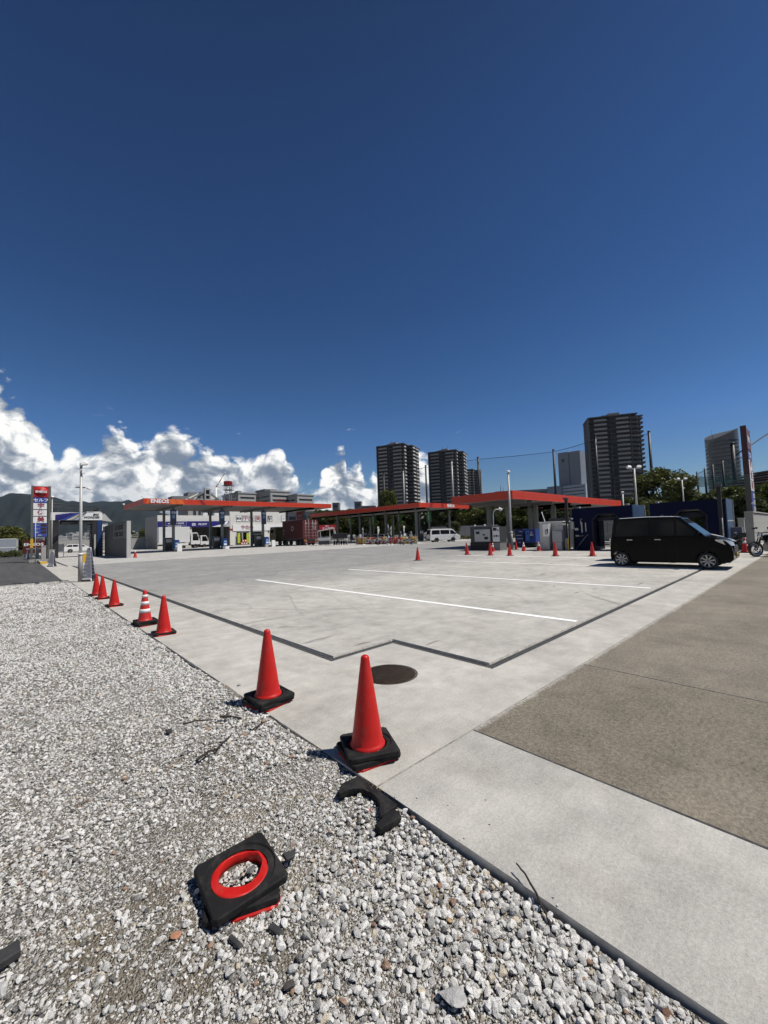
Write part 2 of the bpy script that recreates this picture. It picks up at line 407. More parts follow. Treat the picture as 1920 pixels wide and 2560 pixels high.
ED = lambda x: 1.972 - .0195 * (x - 1.7)          # joint between apron and the weathered slabs
DR = lambda x: 2.585 - .004 * (x - 4.0)           # front drain
def slab(name, poly, z1, m, z0=-.13):
    mb = MB(); mb.prism(poly, z0, z1); n = len(poly)
    mb.m = [1, 0] + [1] * n
    return struct(name, mb, [m, m_side])
slab('parking_yard', [(3.03, 36.0), (3.05, 4.335), (4.135, 4.335), (4.135, DR(4.1) + .105), (70, DR(70) + .105), (70, 36)], .022, m_yard)
slab('forecourt', [(2.6, 140), (2.76, 36.012), (70, 36.012), (70, 140)], .022, m_fore)
slab('apron', [(1.695, ED(1.7)), (70, ED(70)), (70, DR(70)), (4.03, DR(4.03)), (4.03, 4.23), (2.945, 4.23), (2.925, 36.), (2.655, 36.02), (2.5, 46), (1.54, 46), (1.52, 22.5), (1.70, 22.3)], 0.0, m_apron)
slab('corner_slab', [(1.66, -4), (2.690, -4), (2.700, ED(2.7) - .014), (1.695, ED(1.7) - .014)], -.001, m_corner)
slab('weathered_slab', [(2.712, -4), (4.835, -4), (4.842, ED(4.84) - .013), (2.716, ED(2.72) - .013)], .001, m_brown)
slab('weathered_slab', [(4.854, -6), (70, -6), (70, ED(70) - .013), (4.861, ED(4.85) - .013)], .001, m_brown2)
slab('joint_bed', [(1.70, -3.9), (60, -3.9), (60, DR(60)), (1.70, 2.1)], -.016, m_joint, -.12)
slab('asphalt_road', [(-70, 21.9), (1.50, 22.31), (1.515, 46), (1.515, 72), (-70, 72)], -.004, m_asph)
slab('asphalt_road', [(-70, 72.01), (1.4, 72.01), (2.45, 46.02), (2.55, 140), (-20, 140), (-70, 140)], -.008, m_asph)
slab('rear_street', [(70.02, -60), (260, -60), (260, 140), (70.02, 140)], -.01, m_asph)
slab('side_street', [(1.9, 140.01), (260, 140.01), (260, 210), (-70, 210), (-70, 140.01)], -.012, m_asph)

# trench drains: channel with galvanised rails and a bar grating
m_galv = mat('galvanised_steel', (.15, .15, .148), .6, .3, .2, 30, grime=.4)
m_void = mat('drain_channel', (.018, .018, .018), .9)
def drain(label, pts, near):
    t = thing('trench_drain', label, 'drain', (pts[0][0], pts[0][1], 0))
    ch, ra, ba = MB(), MB(), MB()
    for (x0, y0), (x1, y1) in zip(pts[:-1], pts[1:]):
        d = Vector((x1 - x0, y1 - y0, 0)); L = d.length; d.normalize(); nrm = Vector((-d.y, d.x, 0)); p = Vector((x0, y0, 0)); rz = math.atan2(d.y, d.x); c = p + d * L / 2
        ch.cbox((c.x, c.y, -.068), (L + .09, .100, .02), rz)
        for o in (-.042, .042): q = c + nrm * o; ra.cbox((q.x, q.y, -.009), (L + .08, .016, .016), rz)
        q = c; ra.cbox((q.x, q.y, -.010), (L + .05, .010, .012), rz)
        k = 0.0
        while k < min(L, near):
            q = p + d * k; ba.cbox((q.x, q.y, -.012), (.006, .082, .012), rz); k += .024 if k < 4 else .06
    ch.build('channel', m_void, t, world=True); ra.build('rail', m_galv, t, world=True)
    g_ = ba.build('grating', m_galv, t, world=True); g_['kind'] = 'stuff'
    return t
drain('trench drain with bar grating along the yard front, stepping round the manhole corner', [(2.99, 4.283), (4.083, 4.283), (4.083, DR(4.08) + .052), (45, DR(45) + .052)], 9.)
drain('trench drain with dark grating beside the row of red cones', [(2.99, 4.283), (2.98, 36), (2.70, 36), (2.62, 62)][:2], 9.)

# painted bay lines
m_paint = mat('white_line_paint', (.86, .86, .84), .7, var=.06, scale=25, grime=.12)
for k, (a, b_, lab) in enumerate([((6.60, 14.15), (6.87, 2.75), 'nearest white bay line across the pale yard'), ((11.02, 14.30), (11.50, 2.78), 'second white bay line from the camera, in the middle of the yard'),
                                  ((16.70, 13.1), (16.98, 2.75), 'third white bay line, ending just before the black car'), ((20.9, 15.6), (21.2, 2.75), 'white bay line under the row of red cones behind the yard')]):
    d = Vector((b_[0] - a[0], b_[1] - a[1], 0)); c = (Vector(a + (0,)) + Vector(b_ + (0,))) / 2
    mb = MB(); mb.cbox((c.x, c.y, .0245), (d.length, .135, .005), math.atan2(d.y, d.x)); tag(mb.build('painted_line', m_paint), lab, 'road marking', 'painted bay lines')

# ------------------------------------------------------------------ gravel
def gheight(x, y):
    return -.046 + .030 * np.clip((x - 1.0) / .6, 0, 1) + .010 * np.sin(x * 2.1 + 1.3) * np.sin(y * 1.3) + .010 * np.sin(x * 5.1 + y * 2.7) + .006 * np.sin(y * 7.3 - x * 3)
def dirt():
    m, N, b = newmat('gravel_dirt'); g = N.n('ShaderNodeNewGeometry').outputs['Position']
    v = N.vor(g, 95., 'F1'); v2 = N.vor(g, 190., 'F1'); n1 = N.noise(g, 1.3, 6, .65).outputs[0]; n2 = N.noise(g, 45., 5, .7).outputs[0]
    pe = N.ramp(v.outputs['Color'], [(0, (.03, .028, .026)), (.40, (.12, .115, .107)), (.62, (.42, .415, .40)), (1, (.66, .655, .64))])
    pe2 = N.ramp(v2.outputs['Color'], [(0, (.04, .037, .034)), (.5, (.17, .162, .15)), (1, (.55, .54, .52))])
    c = N.mix(N.maprange(n2, .42, .58, 0, 1), pe, pe2)
    sand = N.vmath('MULTIPLY', (.27, .235, .18), N.comb(N.maprange(n2, .3, .7, .6, 1.3), N.maprange(n2, .3, .7, .6, 1.3), N.maprange(n2, .3, .7, .6, 1.3)))
    sx, sy, sz = N.sep(g)
    c = N.mix(N.math('MULTIPLY', N.maprange(n1, .52, .64, 0, .9), N.maprange(sy, 4.5, 2.0, .25, 1)), c, sand)
    c = N.vmath('MULTIPLY', c, (1.22, 1.18, 1.10))
    for bx, by, br in ((.51, 2.17, .12), (.47, 1.91, .14), (.23, 2.06, .13), (.80, 1.52, .11), (.50, 1.66, .13), (.30, 1.80, .14)):
        dd = N.math('ADD', N.vmath('DISTANCE', g, (bx, by, -.04)), N.math('MULTIPLY', N.math('SUBTRACT', N.noise(g, 9., 4).outputs[0], .5), .22))
        c = N.mix(N.maprange(dd, br * 1.1, br * .4, 0, .6), c, N.vmath('MULTIPLY', sand, (.80, .78, .74)))
    N.put(b.inputs['Base Color'], c); b.inputs['Roughness'].default_value = .95; b.inputs['Specular IOR Level'].default_value = .1
    h = N.math('ADD', N.math('MULTIPLY', v.outputs['Distance'], -1.6), N.math('MULTIPLY', v2.outputs['Distance'], -.7))
    N.put(b.inputs['Normal'], N.bump(h, .9, .012)); return m
def gravel_bed():
    xs = np.concatenate([np.linspace(-70, -6, 9), np.linspace(-5, 1.66, 68)]); ys = np.concatenate([np.linspace(-6, 8, 90), np.linspace(8.4, 22.0, 35)])
    vs = []; nx, ny = len(xs), len(ys)
    for y in ys:
        for x in xs:
            top = 22.0 + .0 * x
            yy = min(y, 21.92 + (x + 70) / 71.5 * .36)
            vs.append((x if x < 1.65 else 1.665 + .035 * min(max((y - 1.9) / .1, 0), 1), yy, float(gheight(x, yy)) if x > -20 else -.06))
    fs = [(j * nx + i, j * nx + i + 1, (j + 1) * nx + i + 1, (j + 1) * nx + i) for j in range(ny - 1) for i in range(nx - 1)]
    mb = MB(); mb.add(vs, fs, 0, True); return struct('gravel_ground', mb, dirt())
gravel_bed()

def stone_mat(name, ramp):
    m, N, b = newmat(name); oi = N.n('ShaderNodeObjectInfo').outputs['Random']; tc = N.n('ShaderNodeTexCoord').outputs['Object']
    base = N.ramp(oi, ramp, 'CONSTANT')
    tcr = N.vmath('ADD', tc, N.comb(N.math('MULTIPLY', oi, 91.), N.math('MULTIPLY', oi, 37.), 0.))
    sp = N.noise(tcr, 5.5, 3, .75).outputs[0]; bl = N.noise(tcr, 1.6, 3, .6).outputs[0]
    c = N.mix(N.maprange(sp, .55, .64, 0, .62), base, (.09, .088, .086))
    c = N.mix(N.maprange(sp, .42, .34, 0, .6), c, (.74, .735, .71))
    f = N.maprange(bl, .3, .7, .85, 1.28); c = N.vmath('MULTIPLY', c, N.comb(f, f, f))
    N.put(b.inputs['Base Color'], c); b.inputs['Roughness'].default_value = .9; b.inputs['Specular IOR Level'].default_value = .15
    N.put(b.inputs['Normal'], N.bump(N.noise(tcr, 7., 4, .7).outputs[0], .5, .08)); return m
m_stone = stone_mat('gravel_stone', [(0, (.68, .67, .64)), (.18, (.50, .49, .47)), (.32, (.78, .77, .74)), (.56, (.36, .355, .335)), (.64, (.72, .70, .66)), (.80, (.60, .59, .565)), (.90, (.14, .136, .13)), (.95, (.56, .49, .38)), (.988, (.34, .22, .15))])

def stone_mesh(seed, sub=2):
    bm = bmesh.new(); bmesh.ops.create_icosphere(bm, subdivisions=sub, radius=1.0)
    rs = random.Random(seed); planes = []
    for k in range(15):
        v = Vector((rs.gauss(0, 1), rs.gauss(0, 1), rs.gauss(0, 1))).normalized(); planes.append((v, rs.uniform(.48, .80)))
    sx, sy, sz = rs.uniform(.9, 1.3), rs.uniform(.75, 1.0), rs.uniform(.45, .72)
    for v in bm.verts:
        p = v.co.copy()
        for n, d in planes:
            k = p.dot(n)
            if k > d: p -= n * (k - d)
        p += Vector((rs.uniform(-1, 1), rs.uniform(-1, 1), rs.uniform(-1, 1))) * .022
        v.co = Vector((p.x * sx, p.y * sy, p.z * sz))
    me = bpy.data.meshes.new('gravel_stone'); bm.to_mesh(me); bm.free(); me.materials.append(m_stone)
    return me
STONES = [stone_mesh(s, 2 if s < 5 else 1) for s in range(9)]

# excluded footprints: things that lie on the gravel
BLOBS = ((.51, 2.17, .12), (.48, 1.92, .13), (.23, 2.06, .13), (.81, 1.57, .09), (.78, 1.46, .09), (1.05, 1.47, .08), (.52, 1.65, .12), (.33, 1.79, .13), (.08, 2.13, .12))
def gravel_points():
    P = []
    def zone(x0, x1, y0, y1, dens, smin, smax, pw=2.2, lift=.25):
        n = int(dens * (x1 - x0) * (y1 - y0)); x = rng.uniform(x0, x1, n); y = rng.uniform(y0, y1, n)
        s = smin + (smax - smin) * rng.random(n) ** pw
        patch = np.sin(x * 1.9 + 2 * np.sin(y * 1.1)) + np.sin(y * 2.3 + 1.7 * np.sin(x * 2.7)) + .8 * np.sin(x * 4.3 - y * 3.1)
        for bx, by, br in BLOBS: patch = np.maximum(patch, 2.6 * np.exp(-((x - bx) ** 2 + (y - by) ** 2) / br ** 2))
        keep = rng.random(n) < np.clip(1.15 - np.where(y < 2.7, .40, .22) * np.maximum(patch - .45, 0), np.where(y < 2.7, .38, .6), 1) + np.clip((s - .016) * 40, 0, .6)
        P.append(np.stack([x[keep], y[keep], gheight(x[keep], y[keep]) + s[keep] * lift, s[keep]], 1))
    zone(-.9, 1.66, .2, 2.6, 6800, .003, .0095, 1.6)           # grit
    zone(-.9, 1.66, .2, 2.6, 1700, .008, .017, 2.0)
    zone(-.4, 1.66, .1, 2.2, 150, .014, .026, 2.2, .35)
    zone(.75, 1.66, .1, 1.75, 750, .010, .024, 1.5, .45)       # coarser band along the slab
    zone(1.25, 1.66, .1, 2.0, 700, .012, .027, 1.5, .5)
    zone(-1.2, 1.67, 2.6, 5.5, 3800, .005, .013, 1.7)
    zone(-1.2, 1.67, 2.6, 5.5, 800, .010, .022, 2.2, .35)
    zone(1.2, 1.67, 2.6, 9., 650, .012, .025, 1.6, .4)
    zone(-1.6, 1.67, 5.5, 11., 1900, .009, .020, 1.6, .3)
    zone(-2.0, 1.67, 11., 22., 700, .012, .028, 1.5, .3)
    zone(-6., -1.6, .5, 14., 260, .012, .024, 1.5, .3)
    P = np.concatenate(P)
    def inside(poly):
        c = np.zeros(len(P), bool); n = len(poly)
        for i in range(n):
            (x0, y0), (x1, y1) = poly[i], poly[(i + 1) % n]
            hit = ((y0 > P[:, 1]) != (y1 > P[:, 1])) & (P[:, 0] < (x1 - x0) * (P[:, 1] - y0) / (y1 - y0 + 1e-9) + x0); c ^= hit
        return c
    arc_ = [(1.497 + .105 * math.cos(R(a)), 1.905 + .135 * math.sin(R(a))) for a in range(-62, 92, 14)]
    out = inside([(1.455, 2.062), (1.455, 2.045)] + arc_[::-1] + [(1.535, 1.775), (1.51, 1.735), (1.66, 1.735), (1.66, 2.10), (1.52, 2.11)]) | inside([(1.44, 1.66), (1.60, 1.645), (1.635, 1.70), (1.61, 1.775), (1.545, 1.775), (1.515, 1.725), (1.44, 1.72)])
    out |= np.hypot(P[:, 0] - .795, P[:, 1] - 1.92) < .165      # under the cone-base stack
    return P[~out]
def gravel():
    P = gravel_points(); n = len(P)
    me = bpy.data.meshes.new('gravel'); me.vertices.add(n); me.vertices.foreach_set('co', P[:, :3].ravel().astype(np.float32))
    a = me.attributes.new('size', 'FLOAT', 'POINT'); a.data.foreach_set('value', P[:, 3].astype(np.float32))
    a = me.attributes.new('turn', 'FLOAT_VECTOR', 'POINT'); a.data.foreach_set('vector', np.stack([rng.uniform(-.6, .6, n), rng.uniform(-.6, .6, n), rng.uniform(0, 6.28, n)], 1).ravel().astype(np.float32))
    a = me.attributes.new('pick', 'INT', 'POINT'); pk = rng.integers(0, 5, n); small = P[:, 3] < .011; pk[small] = rng.integers(5, 9, small.sum()); a.data.foreach_set('value', pk.astype(np.int32))
    o = bpy.data.objects.new('gravel', me); COL.objects.link(o); o['kind'] = 'stuff'; o['label'] = 'pale speckled crushed-stone gravel'
    ng = bpy.data.node_groups.new('gravel', 'GeometryNodeTree'); ng.interface.new_socket('Geometry', in_out='INPUT', socket_type='NodeSocketGeometry'); ng.interface.new_socket('Geometry', in_out='OUTPUT', socket_type='NodeSocketGeometry')
    N = NT(ng); gi = N.n('NodeGroupInput'); go = N.n('NodeGroupOutput')
    jo = N.n('GeometryNodeGeometryToInstance')
    hold = bpy.data.collections.new('gravel_stones')      # not linked to the scene: only feeds the stones to the scatter
    for k, sm in enumerate(STONES):
        so = bpy.data.objects.new('gravel_stone_%d' % k, sm); hold.objects.link(so)
    ci = N.n('GeometryNodeCollectionInfo'); ci.inputs[0].default_value = hold; ci.inputs['Separate Children'].default_value = True; ci.inputs['Reset Children'].default_value = True
    ip = N.n('GeometryNodeInstanceOnPoints'); ip.inputs['Pick Instance'].default_value = True
    def attr(nm, ty):
        nd = N.n('GeometryNodeInputNamedAttribute', data_type=ty); nd.inputs['Name'].default_value = nm; return nd.outputs['Attribute']
    N.L.new(gi.outputs[0], ip.inputs['Points']); N.L.new(ci.outputs[0], ip.inputs['Instance']); N.L.new(attr('pick', 'INT'), ip.inputs['Instance Index'])
    N.L.new(attr('turn', 'FLOAT_VECTOR'), ip.inputs['Rotation']); N.L.new(attr('size', 'FLOAT'), ip.inputs['Scale'])
    N.L.new(ip.outputs[0], go.inputs[0]); ng.nodes.remove(jo)
    md = o.modifiers.new('scatter', 'NODES'); md.node_group = ng
    return o
gravel()
def strays():
    n = 150; x = 1.70 + .42 * rng.random(n) ** 2.6; y = rng.uniform(.5, 15, n); t = MB()
    for k in range(n):
        me = STONES[5 + k % 4]; s_ = float(rng.uniform(.003, .010)); a = float(rng.uniform(0, 6.28)); c, q = math.cos(a), math.sin(a); o_ = len(t.v)
        t.v += [(float(x[k]) + s_ * (v.co.x * c - v.co.y * q), float(y[k]) + s_ * (v.co.x * q + v.co.y * c), s_ * .4 + s_ * v.co.z) for v in me.vertices]
        for p in me.polygons: t.f.append([o_ + i for i in p.vertices]); t.m.append(0); t.s.append(False)
    o = t.build('stray_pebbles', mat('stray_stone', (.50, .49, .46), .9, var=.4, scale=30)); o['kind'] = 'stuff'; o['label'] = 'small pebbles strayed from the gravel onto the slab edge'
strays()

# ------------------------------------------------------------------ traffic cones
m_red = mat('cone_red_plastic', (.49, .013, .010), .45, spec=.3, var=.10, scale=8, bump=.08, bscale=40, grime=.26, streak=.25)
m_redfar = mat('cone_red_faded', (.50, .020, .016), .5, var=.10, scale=8, grime=.12)
m_rub = mat('black_rubber', (.012, .012, .0125), .78, spec=.22, var=.35, scale=9, bump=.15, bscale=70, grime=.16)
m_wht = mat('cone_white_band', (.72, .71, .69), .5, var=.06, grime=.2)
def sq(half, n=64, rnd=1.36):
    out = []
    for i in range(n):
        t = 2 * PI * (i + .5) / n; r = min(half / max(abs(math.cos(t)), abs(math.sin(t))), half * rnd); out.append((r * math.cos(t), r * math.sin(t)))
    return out
def loft(mb, loops, close=True, sm=False):
    o = len(mb.v); n = len(loops[0]); k = len(loops)
    for lp in loops: mb.v += [tuple(p) for p in lp]
    for j in range(k if close else k - 1):
        for i in range(n):
            mb.f.append([o + j * n + i, o + j * n + (i + 1) % n, o + ((j + 1) % k) * n + (i + 1) % n, o + ((j + 1) % k) * n + i]); mb.m.append(0); mb.s.append(sm)
    return mb
def weight_mb(z0, h, half=.168, hole=.128, rot=0., dx=0., dy=0.):
    S = sq(half); n = len(S); ci = [(math.cos(2 * PI * (i + .5) / n), math.sin(2 * PI * (i + .5) / n)) for i in range(n)]
    rt = lambda x, y, z: (dx + x * math.cos(rot) - y * math.sin(rot), dy + x * math.sin(rot) + y * math.cos(rot), z)
    L = []
    for k, z in ((.985, z0), (1.0, z0 + h * .12), (1.0, z0 + h * .74), (.992, z0 + h * .9), (.965, z0 + h)):
        L.append([rt(x * k, y * k, z) for x, y in S])
    for r, z in ((hole + .034, z0 + h), (hole + .028, z0 + h - .008), (hole, z0 + h - .008), (hole, z0)):
        L.append([rt(x * r, y * r, z) for x, y in ci])
    return loft(MB(), L)
def flange_mb(half=.170, h=.022, rot=0., dx=0, dy=0, hole=.12, z0=0.):
    S = sq(half, rnd=1.27); n = len(S); ci = [(math.cos(2 * PI * (i + .5) / n), math.sin(2 * PI * (i + .5) / n)) for i in range(n)]
    rt = lambda x, y, z: (dx + x * math.cos(rot) - y * math.sin(rot), dy + x * math.sin(rot) + y * math.cos(rot), z)
    L = [[rt(x, y, z0) for x, y in S], [rt(x, y, z0 + h * .7) for x, y in S], [rt(x * .97, y * .97, z0 + h) for x, y in S], [rt(x * hole, y * hole, z0 + h) for x, y in ci], [rt(x * hole, y * hole, z0) for x, y in ci]]
    return loft(MB(), L)
def cone_prof(z0, z1, rb, rt=.032):
    p = [(rb + .014, z0), (rb + .014, z0 + .010), (rb + .004, z0 + .020), (rb, z0 + .026)]
    for k in range(1, 9):
        f = k / 8; p.append((rb + (rt - rb) * f, z0 + .026 + (z1 - .03 - z0 - .026) * f))
    p += [(rt * .97, z1 - .018), (rt * .75, z1 - .006), (rt * .35, z1), (.0001, z1 + .001)]
    return p
def cone(label, x, y, h, nw=1, rot=0., bands=(), z=0., wh=.034, far=False, group=None, thin=False, rb=.114, lean=(0, 0), z0=None):
    t = thing('traffic_cone', label, 'traffic cone', (x, y, z), 0, group)
    rm = m_redfar if far else m_red; n = 20 if far else 40
    flange_mb(half=.166 if thin else .174, rot=rot + .08, h=.018).build('flange', rm, t)
    top = .018
    for k in range(nw):
        hh = .030 if thin else wh
        weight_mb(top + .001, hh, .170 if thin else .183, rb + .016, rot + (.0, -.16, .10)[k % 3], (.0, .008, -.006)[k % 3], (.0, -.006, .004)[k % 3]).build('rubber_weight', m_rub, t)
        top += hh + .002
    body = MB(); body.lathe(cone_prof(max(top - .012, .016), h, rb), n)
    bo = body.build('cone_body', rm, t)
    for a, b in bands:
        bd = MB(); zz = max(top - .012, .016)
        rr = lambda q: rb + (.032 - rb) * (q - zz - .026) / (h - .03 - zz - .026) + .0025
        bd.lathe([(rr(a) - .004, a), (rr(a), a), (rr(b), b), (rr(b) - .004, b)], n); bd.build('white_band', m_wht, bo)
    return t
CG = 'red cones along the gravel edge'; CY = 'red cones behind the parking yard'
cone('nearest red traffic cone on two stacked black rubber weights, by the manhole', 1.89, 2.285, .712, 2, R(-17), group=CG)
cone('second red traffic cone from the camera, on two black weights beside the gravel', 1.81, 3.675, .70, 2, R(9), group=CG)
cone('red traffic cone with one thin weight, just in front of the white-banded cone', 1.88, 7.66, .655, 1, R(-4), thin=True, group=CG)
cone('faded red cone with three white bands, standing on doubled black weights', 1.83, 8.78, .665, 2, R(8), bands=((.24, .31), (.385, .45), (.525, .575)), far=True, wh=.04, group=CG)
cone('red cone third from the far end of the gravel-edge row', 1.83, 12.0, .665, 1, R(4), thin=True, group=CG)
cone('red cone second from the far end of the gravel-edge row', 1.83, 13.85, .66, 1, R(-6), thin=True, group=CG)
cone('red cone at the far end of the gravel-edge row', 1.82, 14.95, .665, 1, R(9), thin=True, group=CG)
cone('lone red cone standing in the middle of the yard, left of the others', 16.45, 15.0, .76, 1, R(3), thin=True, far=True, rb=.14)
for lab, x, y, h in (('leftmost plain red cone in the row before the grey generator', 21.4, 15.2, .78), ('plain red cone in front of the right end of the generator', 21.3, 13.42, .77),
                     ('plain red cone below the tall grey lamp pole', 21.3, 12.12, .75), ('plain red cone before the pale grey cabinets', 21.7, 9.6, .81), ('plain red cone just behind the rear of the black car', 22.3, 7.9, .77)):
    cone(lab, x, y, h, 1, R(4), far=True, thin=True, group=CY, rb=.14)
for lab, x, y in (('white-topped red cone at the left corner of the generator', 25.2, 17.95), ('white-topped red cone at the right corner of the generator', 25.1, 15.6),
                  ('white-topped red cone in front of the blue cabinet', 26.0, 13.7), ('white-topped red cone at the left of the pale grey cabinet', 26.5, 12.85)):
    cone(lab, x, y, .68, 0, R(4), far=True, group='white-topped cones by the machines', rb=.15, bands=((.34, .46), (.50, .61)))
cone('dull red cone in the shade behind the grey lamp pole', 27.6, 15.15, .72, 1, 0, far=True, thin=True)
cone('small red and white cone at the foot of the dark signboard wall', 8.62, 45.3, .85, 1, 0, far=True, thin=True, bands=((.55, .74),), rb=.15)
cone('red cone with a white band beside the motorcycles', 27.0, 2.3, .74, 1, 0, far=True, thin=True, bands=((.48, .60),), rb=.15)

# ------------------------------------------------------------------ loose things on the gravel
def stack():
    t = thing('cone_base_stack', 'two black rubber cone weights over a cut-off red cone base, lying on the gravel', 'cone base', (.795, 1.925, -.047))
    flange_mb(.160, .018, R(-24), .005, -.015, .10).build('red_flange', m_red, t)
    lower = weight_mb(.018, .030, .160, .118, R(-22), 0, -.008).build('rubber_weight', m_rub, t)
    up_ = weight_mb(0, .034, .168, .126, R(-4)).build('rubber_weight', m_rub, t); up_.rotation_euler = (R(2.5), R(-2), 0); up_.location = (0, .004, .049)
    # the torn lower rim of a cone, still sitting in the hole
    rs = random.Random(3); n = 48; L = []
    for r, z in ((.126, .050), (.130, .085), (.128, .112)): L.append([(r * math.cos(2 * PI * i / n), r * math.sin(2 * PI * i / n), z) for i in range(n)])
    jag = [.101 + .003 * math.sin(i * .55) + .0015 * math.sin(i * 1.1 + 1) + (.012 if i in (2, 3) else 0) * rs.random() for i in range(n)]
    hh = [.124 + .002 * math.sin(i * .5) + .002 * rs.random() for i in range(n)]
    L.append([((jag[i] + .021) * math.cos(2 * PI * i / n), (jag[i] + .021) * math.sin(2 * PI * i / n), hh[i] - .018) for i in range(n)])
    L.append([(jag[i] * math.cos(2 * PI * i / n), jag[i] * math.sin(2 * PI * i / n), hh[i]) for i in range(n)])
    L.append([((jag[i] - .004) * math.cos(2 * PI * i / n), (jag[i] - .004) * math.sin(2 * PI * i / n), hh[i] - .004) for i in range(n)])
    L.append([(.106 * math.cos(2 * PI * i / n), .106 * math.sin(2 * PI * i / n), .05) for i in range(n)])
    ri = loft(MB(), L, True, True).build('red_ring', m_red, t); ri.location = (0, .004, -.036)
    # stones filling the hole
    for k in range(190):
        r, a = .096 * math.sqrt(rs.random()), rs.uniform(0, 6.28); s_ = rs.uniform(.006, .014)
        so = obj('pebble', STONES[rs.randrange(9)], t); so.location = (r * math.cos(a), r * math.sin(a), .052 - r * .2 + rs.uniform(0, .012)); so.rotation_euler = (rs.uniform(-.5, .5), rs.uniform(-.5, .5), rs.uniform(0, 6)); so.scale = (s_,) * 3
    fl = MB(); fl.cyl((0, 0, .0), (0, 0, .038), .107, .107, 32); fl.build('dirt_fill', mat('dirt_fill', (.09, .08, .065), .95, var=.4, scale=60), t)
    return t
stack()
m_shard = mat('dark_rubber_shard', (.03, .03, .031), .75, var=.3, scale=30, bump=.3, grime=.2)
def shard(label, poly, z0, z1, cat='rubber piece', m=None, tilt=(0, 0), name='rubber_fragment', bev=.006):
    cx = sum(p[0] for p in poly) / len(poly); cy_ = sum(p[1] for p in poly) / len(poly)
    mb = MB(); mb.prism([(x - cx, y - cy_) for x, y in poly], 0, z1 - z0); o = mb.build(name, m or m_rub, None, bev)
    o.location = (cx, cy_, z0); o.rotation_euler = (tilt[0], tilt[1], 0); return tag(o, label, cat)
arc = [(1.497 + .105 * math.cos(R(a)), 1.905 + .135 * math.sin(R(a))) for a in range(-62, 92, 14)]
shard('broken half of a black rubber cone weight lying against the slab edge', [(1.455, 2.062), (1.455, 2.045)] + arc[::-1] + [(1.535, 1.775), (1.51, 1.735), (1.648, 1.735), (1.655, 2.10), (1.52, 2.11)], -.012, .028, tilt=(R(2), R(1)))
shard('smaller broken corner of black rubber weight, tucked under the larger half', [(1.445, 1.668), (1.60, 1.655), (1.625, 1.70), (1.60, 1.775), (1.545, 1.775), (1.515, 1.725), (1.45, 1.715)], -.02, .014, tilt=(R(-2), R(2)))
shard('black splinter of rubber at the corner of the cone-base stack', [(1.00, 1.915), (1.075, 1.905), (1.045, 1.865), (1.00, 1.87)], -.016, .002, m=m_shard, tilt=(R(8), R(6)))
shard('dark rubber chip on the gravel near the nearest cone', [(1.53, 2.56), (1.60, 2.575), (1.615, 2.53), (1.55, 2.49)], -.016, .002, m=m_shard, tilt=(R(5), R(-6)))
shard('small dark chip in the gravel behind the twigs', [(.95, 3.84), (1.0, 3.84), (.995, 3.78), (.955, 3.78)], -.026, -.008, m=m_shard)
shard('flat dark slate sliver in the gravel below the cone-base stack', [(.785, 1.64), (.815, 1.645), (.83, 1.575), (.805, 1.565)], -.032, -.018, m=m_shard, cat='stone', name='slate_chip')
shard('slim dark slate sliver left of the other one', [(.65, 1.715), (.67, 1.72), (.685, 1.645), (.665, 1.64)], -.032, -.018, m=m_shard, cat='stone', name='slate_chip')
shard('dark rubber lump at the left edge of the picture', [(-.06, 2.29), (.03, 2.30), (.035, 2.24), (-.05, 2.23)], -.035, .0, m=m_shard, tilt=(R(8), 0))
m_brick = mat('brick_chip', (.34, .13, .075), .9, var=.25, scale=40, bump=.4)
def rock(label, x, y, s_, seed, col, nm, cat='stone', flat=.75):
    me = stone_mesh(100 + seed, 3); me.materials.clear(); me.materials.append(mat(nm, col, .85, var=.35, scale=1.6, bump=.5, bscale=6)); o = obj('loose_stone', me)
    o.location = (x, y, float(gheight(x, y)) + s_ * .45); o.scale = (s_, s_ * .9, s_ * flat); o.rotation_euler = (.2, .1, seed); return tag(o, label, cat)
rock('round dark grey stone near the lower broken rubber piece', 1.385, 1.53, .036, 1, (.10, .10, .098), 'dark_stone')
rock('large flat pale stone at the bottom edge of the picture', 1.13, .94, .055, 2, (.40, .395, .385), 'pale_stone', flat=.5)
rock('large white speckled stone between the cone-base stack and the slab', 1.17, 2.24, .030, 3, (.50, .495, .48), 'white_stone')
rock('dark grey stone inside the red ring of the cone-base stack', .835, 1.90, .030, 4, (.14, .14, .14), 'slate_stone'); bpy.data.objects['loose_stone.003'].location.z = .03
rock('brown stone at the slab edge near the bottom corner', 1.60, .42, .022, 5, (.15, .085, .055), 'brown_stone')
rock('orange brick chip left of the slate slivers', .50, 1.88, .022, 6, (.36, .17, .10), 'brick_stone', 'brick chip')
rock('rust-coloured stone halfway along the coarse gravel', 1.46, 1.27, .018, 7, (.33, .17, .10), 'rust_stone')
rock('yellowish stone among the coarse gravel', 1.36, 1.14, .019, 8, (.38, .27, .15), 'ochre_stone')
rock('dark brown rock in the gravel at the bottom centre', .74, 1.38, .026, 9, (.06, .055, .05), 'black_stone')
rock('pale concrete lump on the apron beside the second cone', 1.80, 4.33, .030, 10, (.40, .385, .36), 'lump_stone', flat=.6); bpy.data.objects['loose_stone.009'].location.z = .014
rock('grey-white stone at the left edge below the rubber lump', -.02, 2.14, .032, 11, (.46, .455, .445), 'edge_stone')
rock('bright red plastic scrap between the broken rubber pieces', 1.535, 1.86, .012, 12, (.6, .03, .025), 'scrap_red', 'scrap', .4)
m_twig = mat('dry_twig', (.028, .021, .017), .9, var=.4, scale=30, bump=.4)
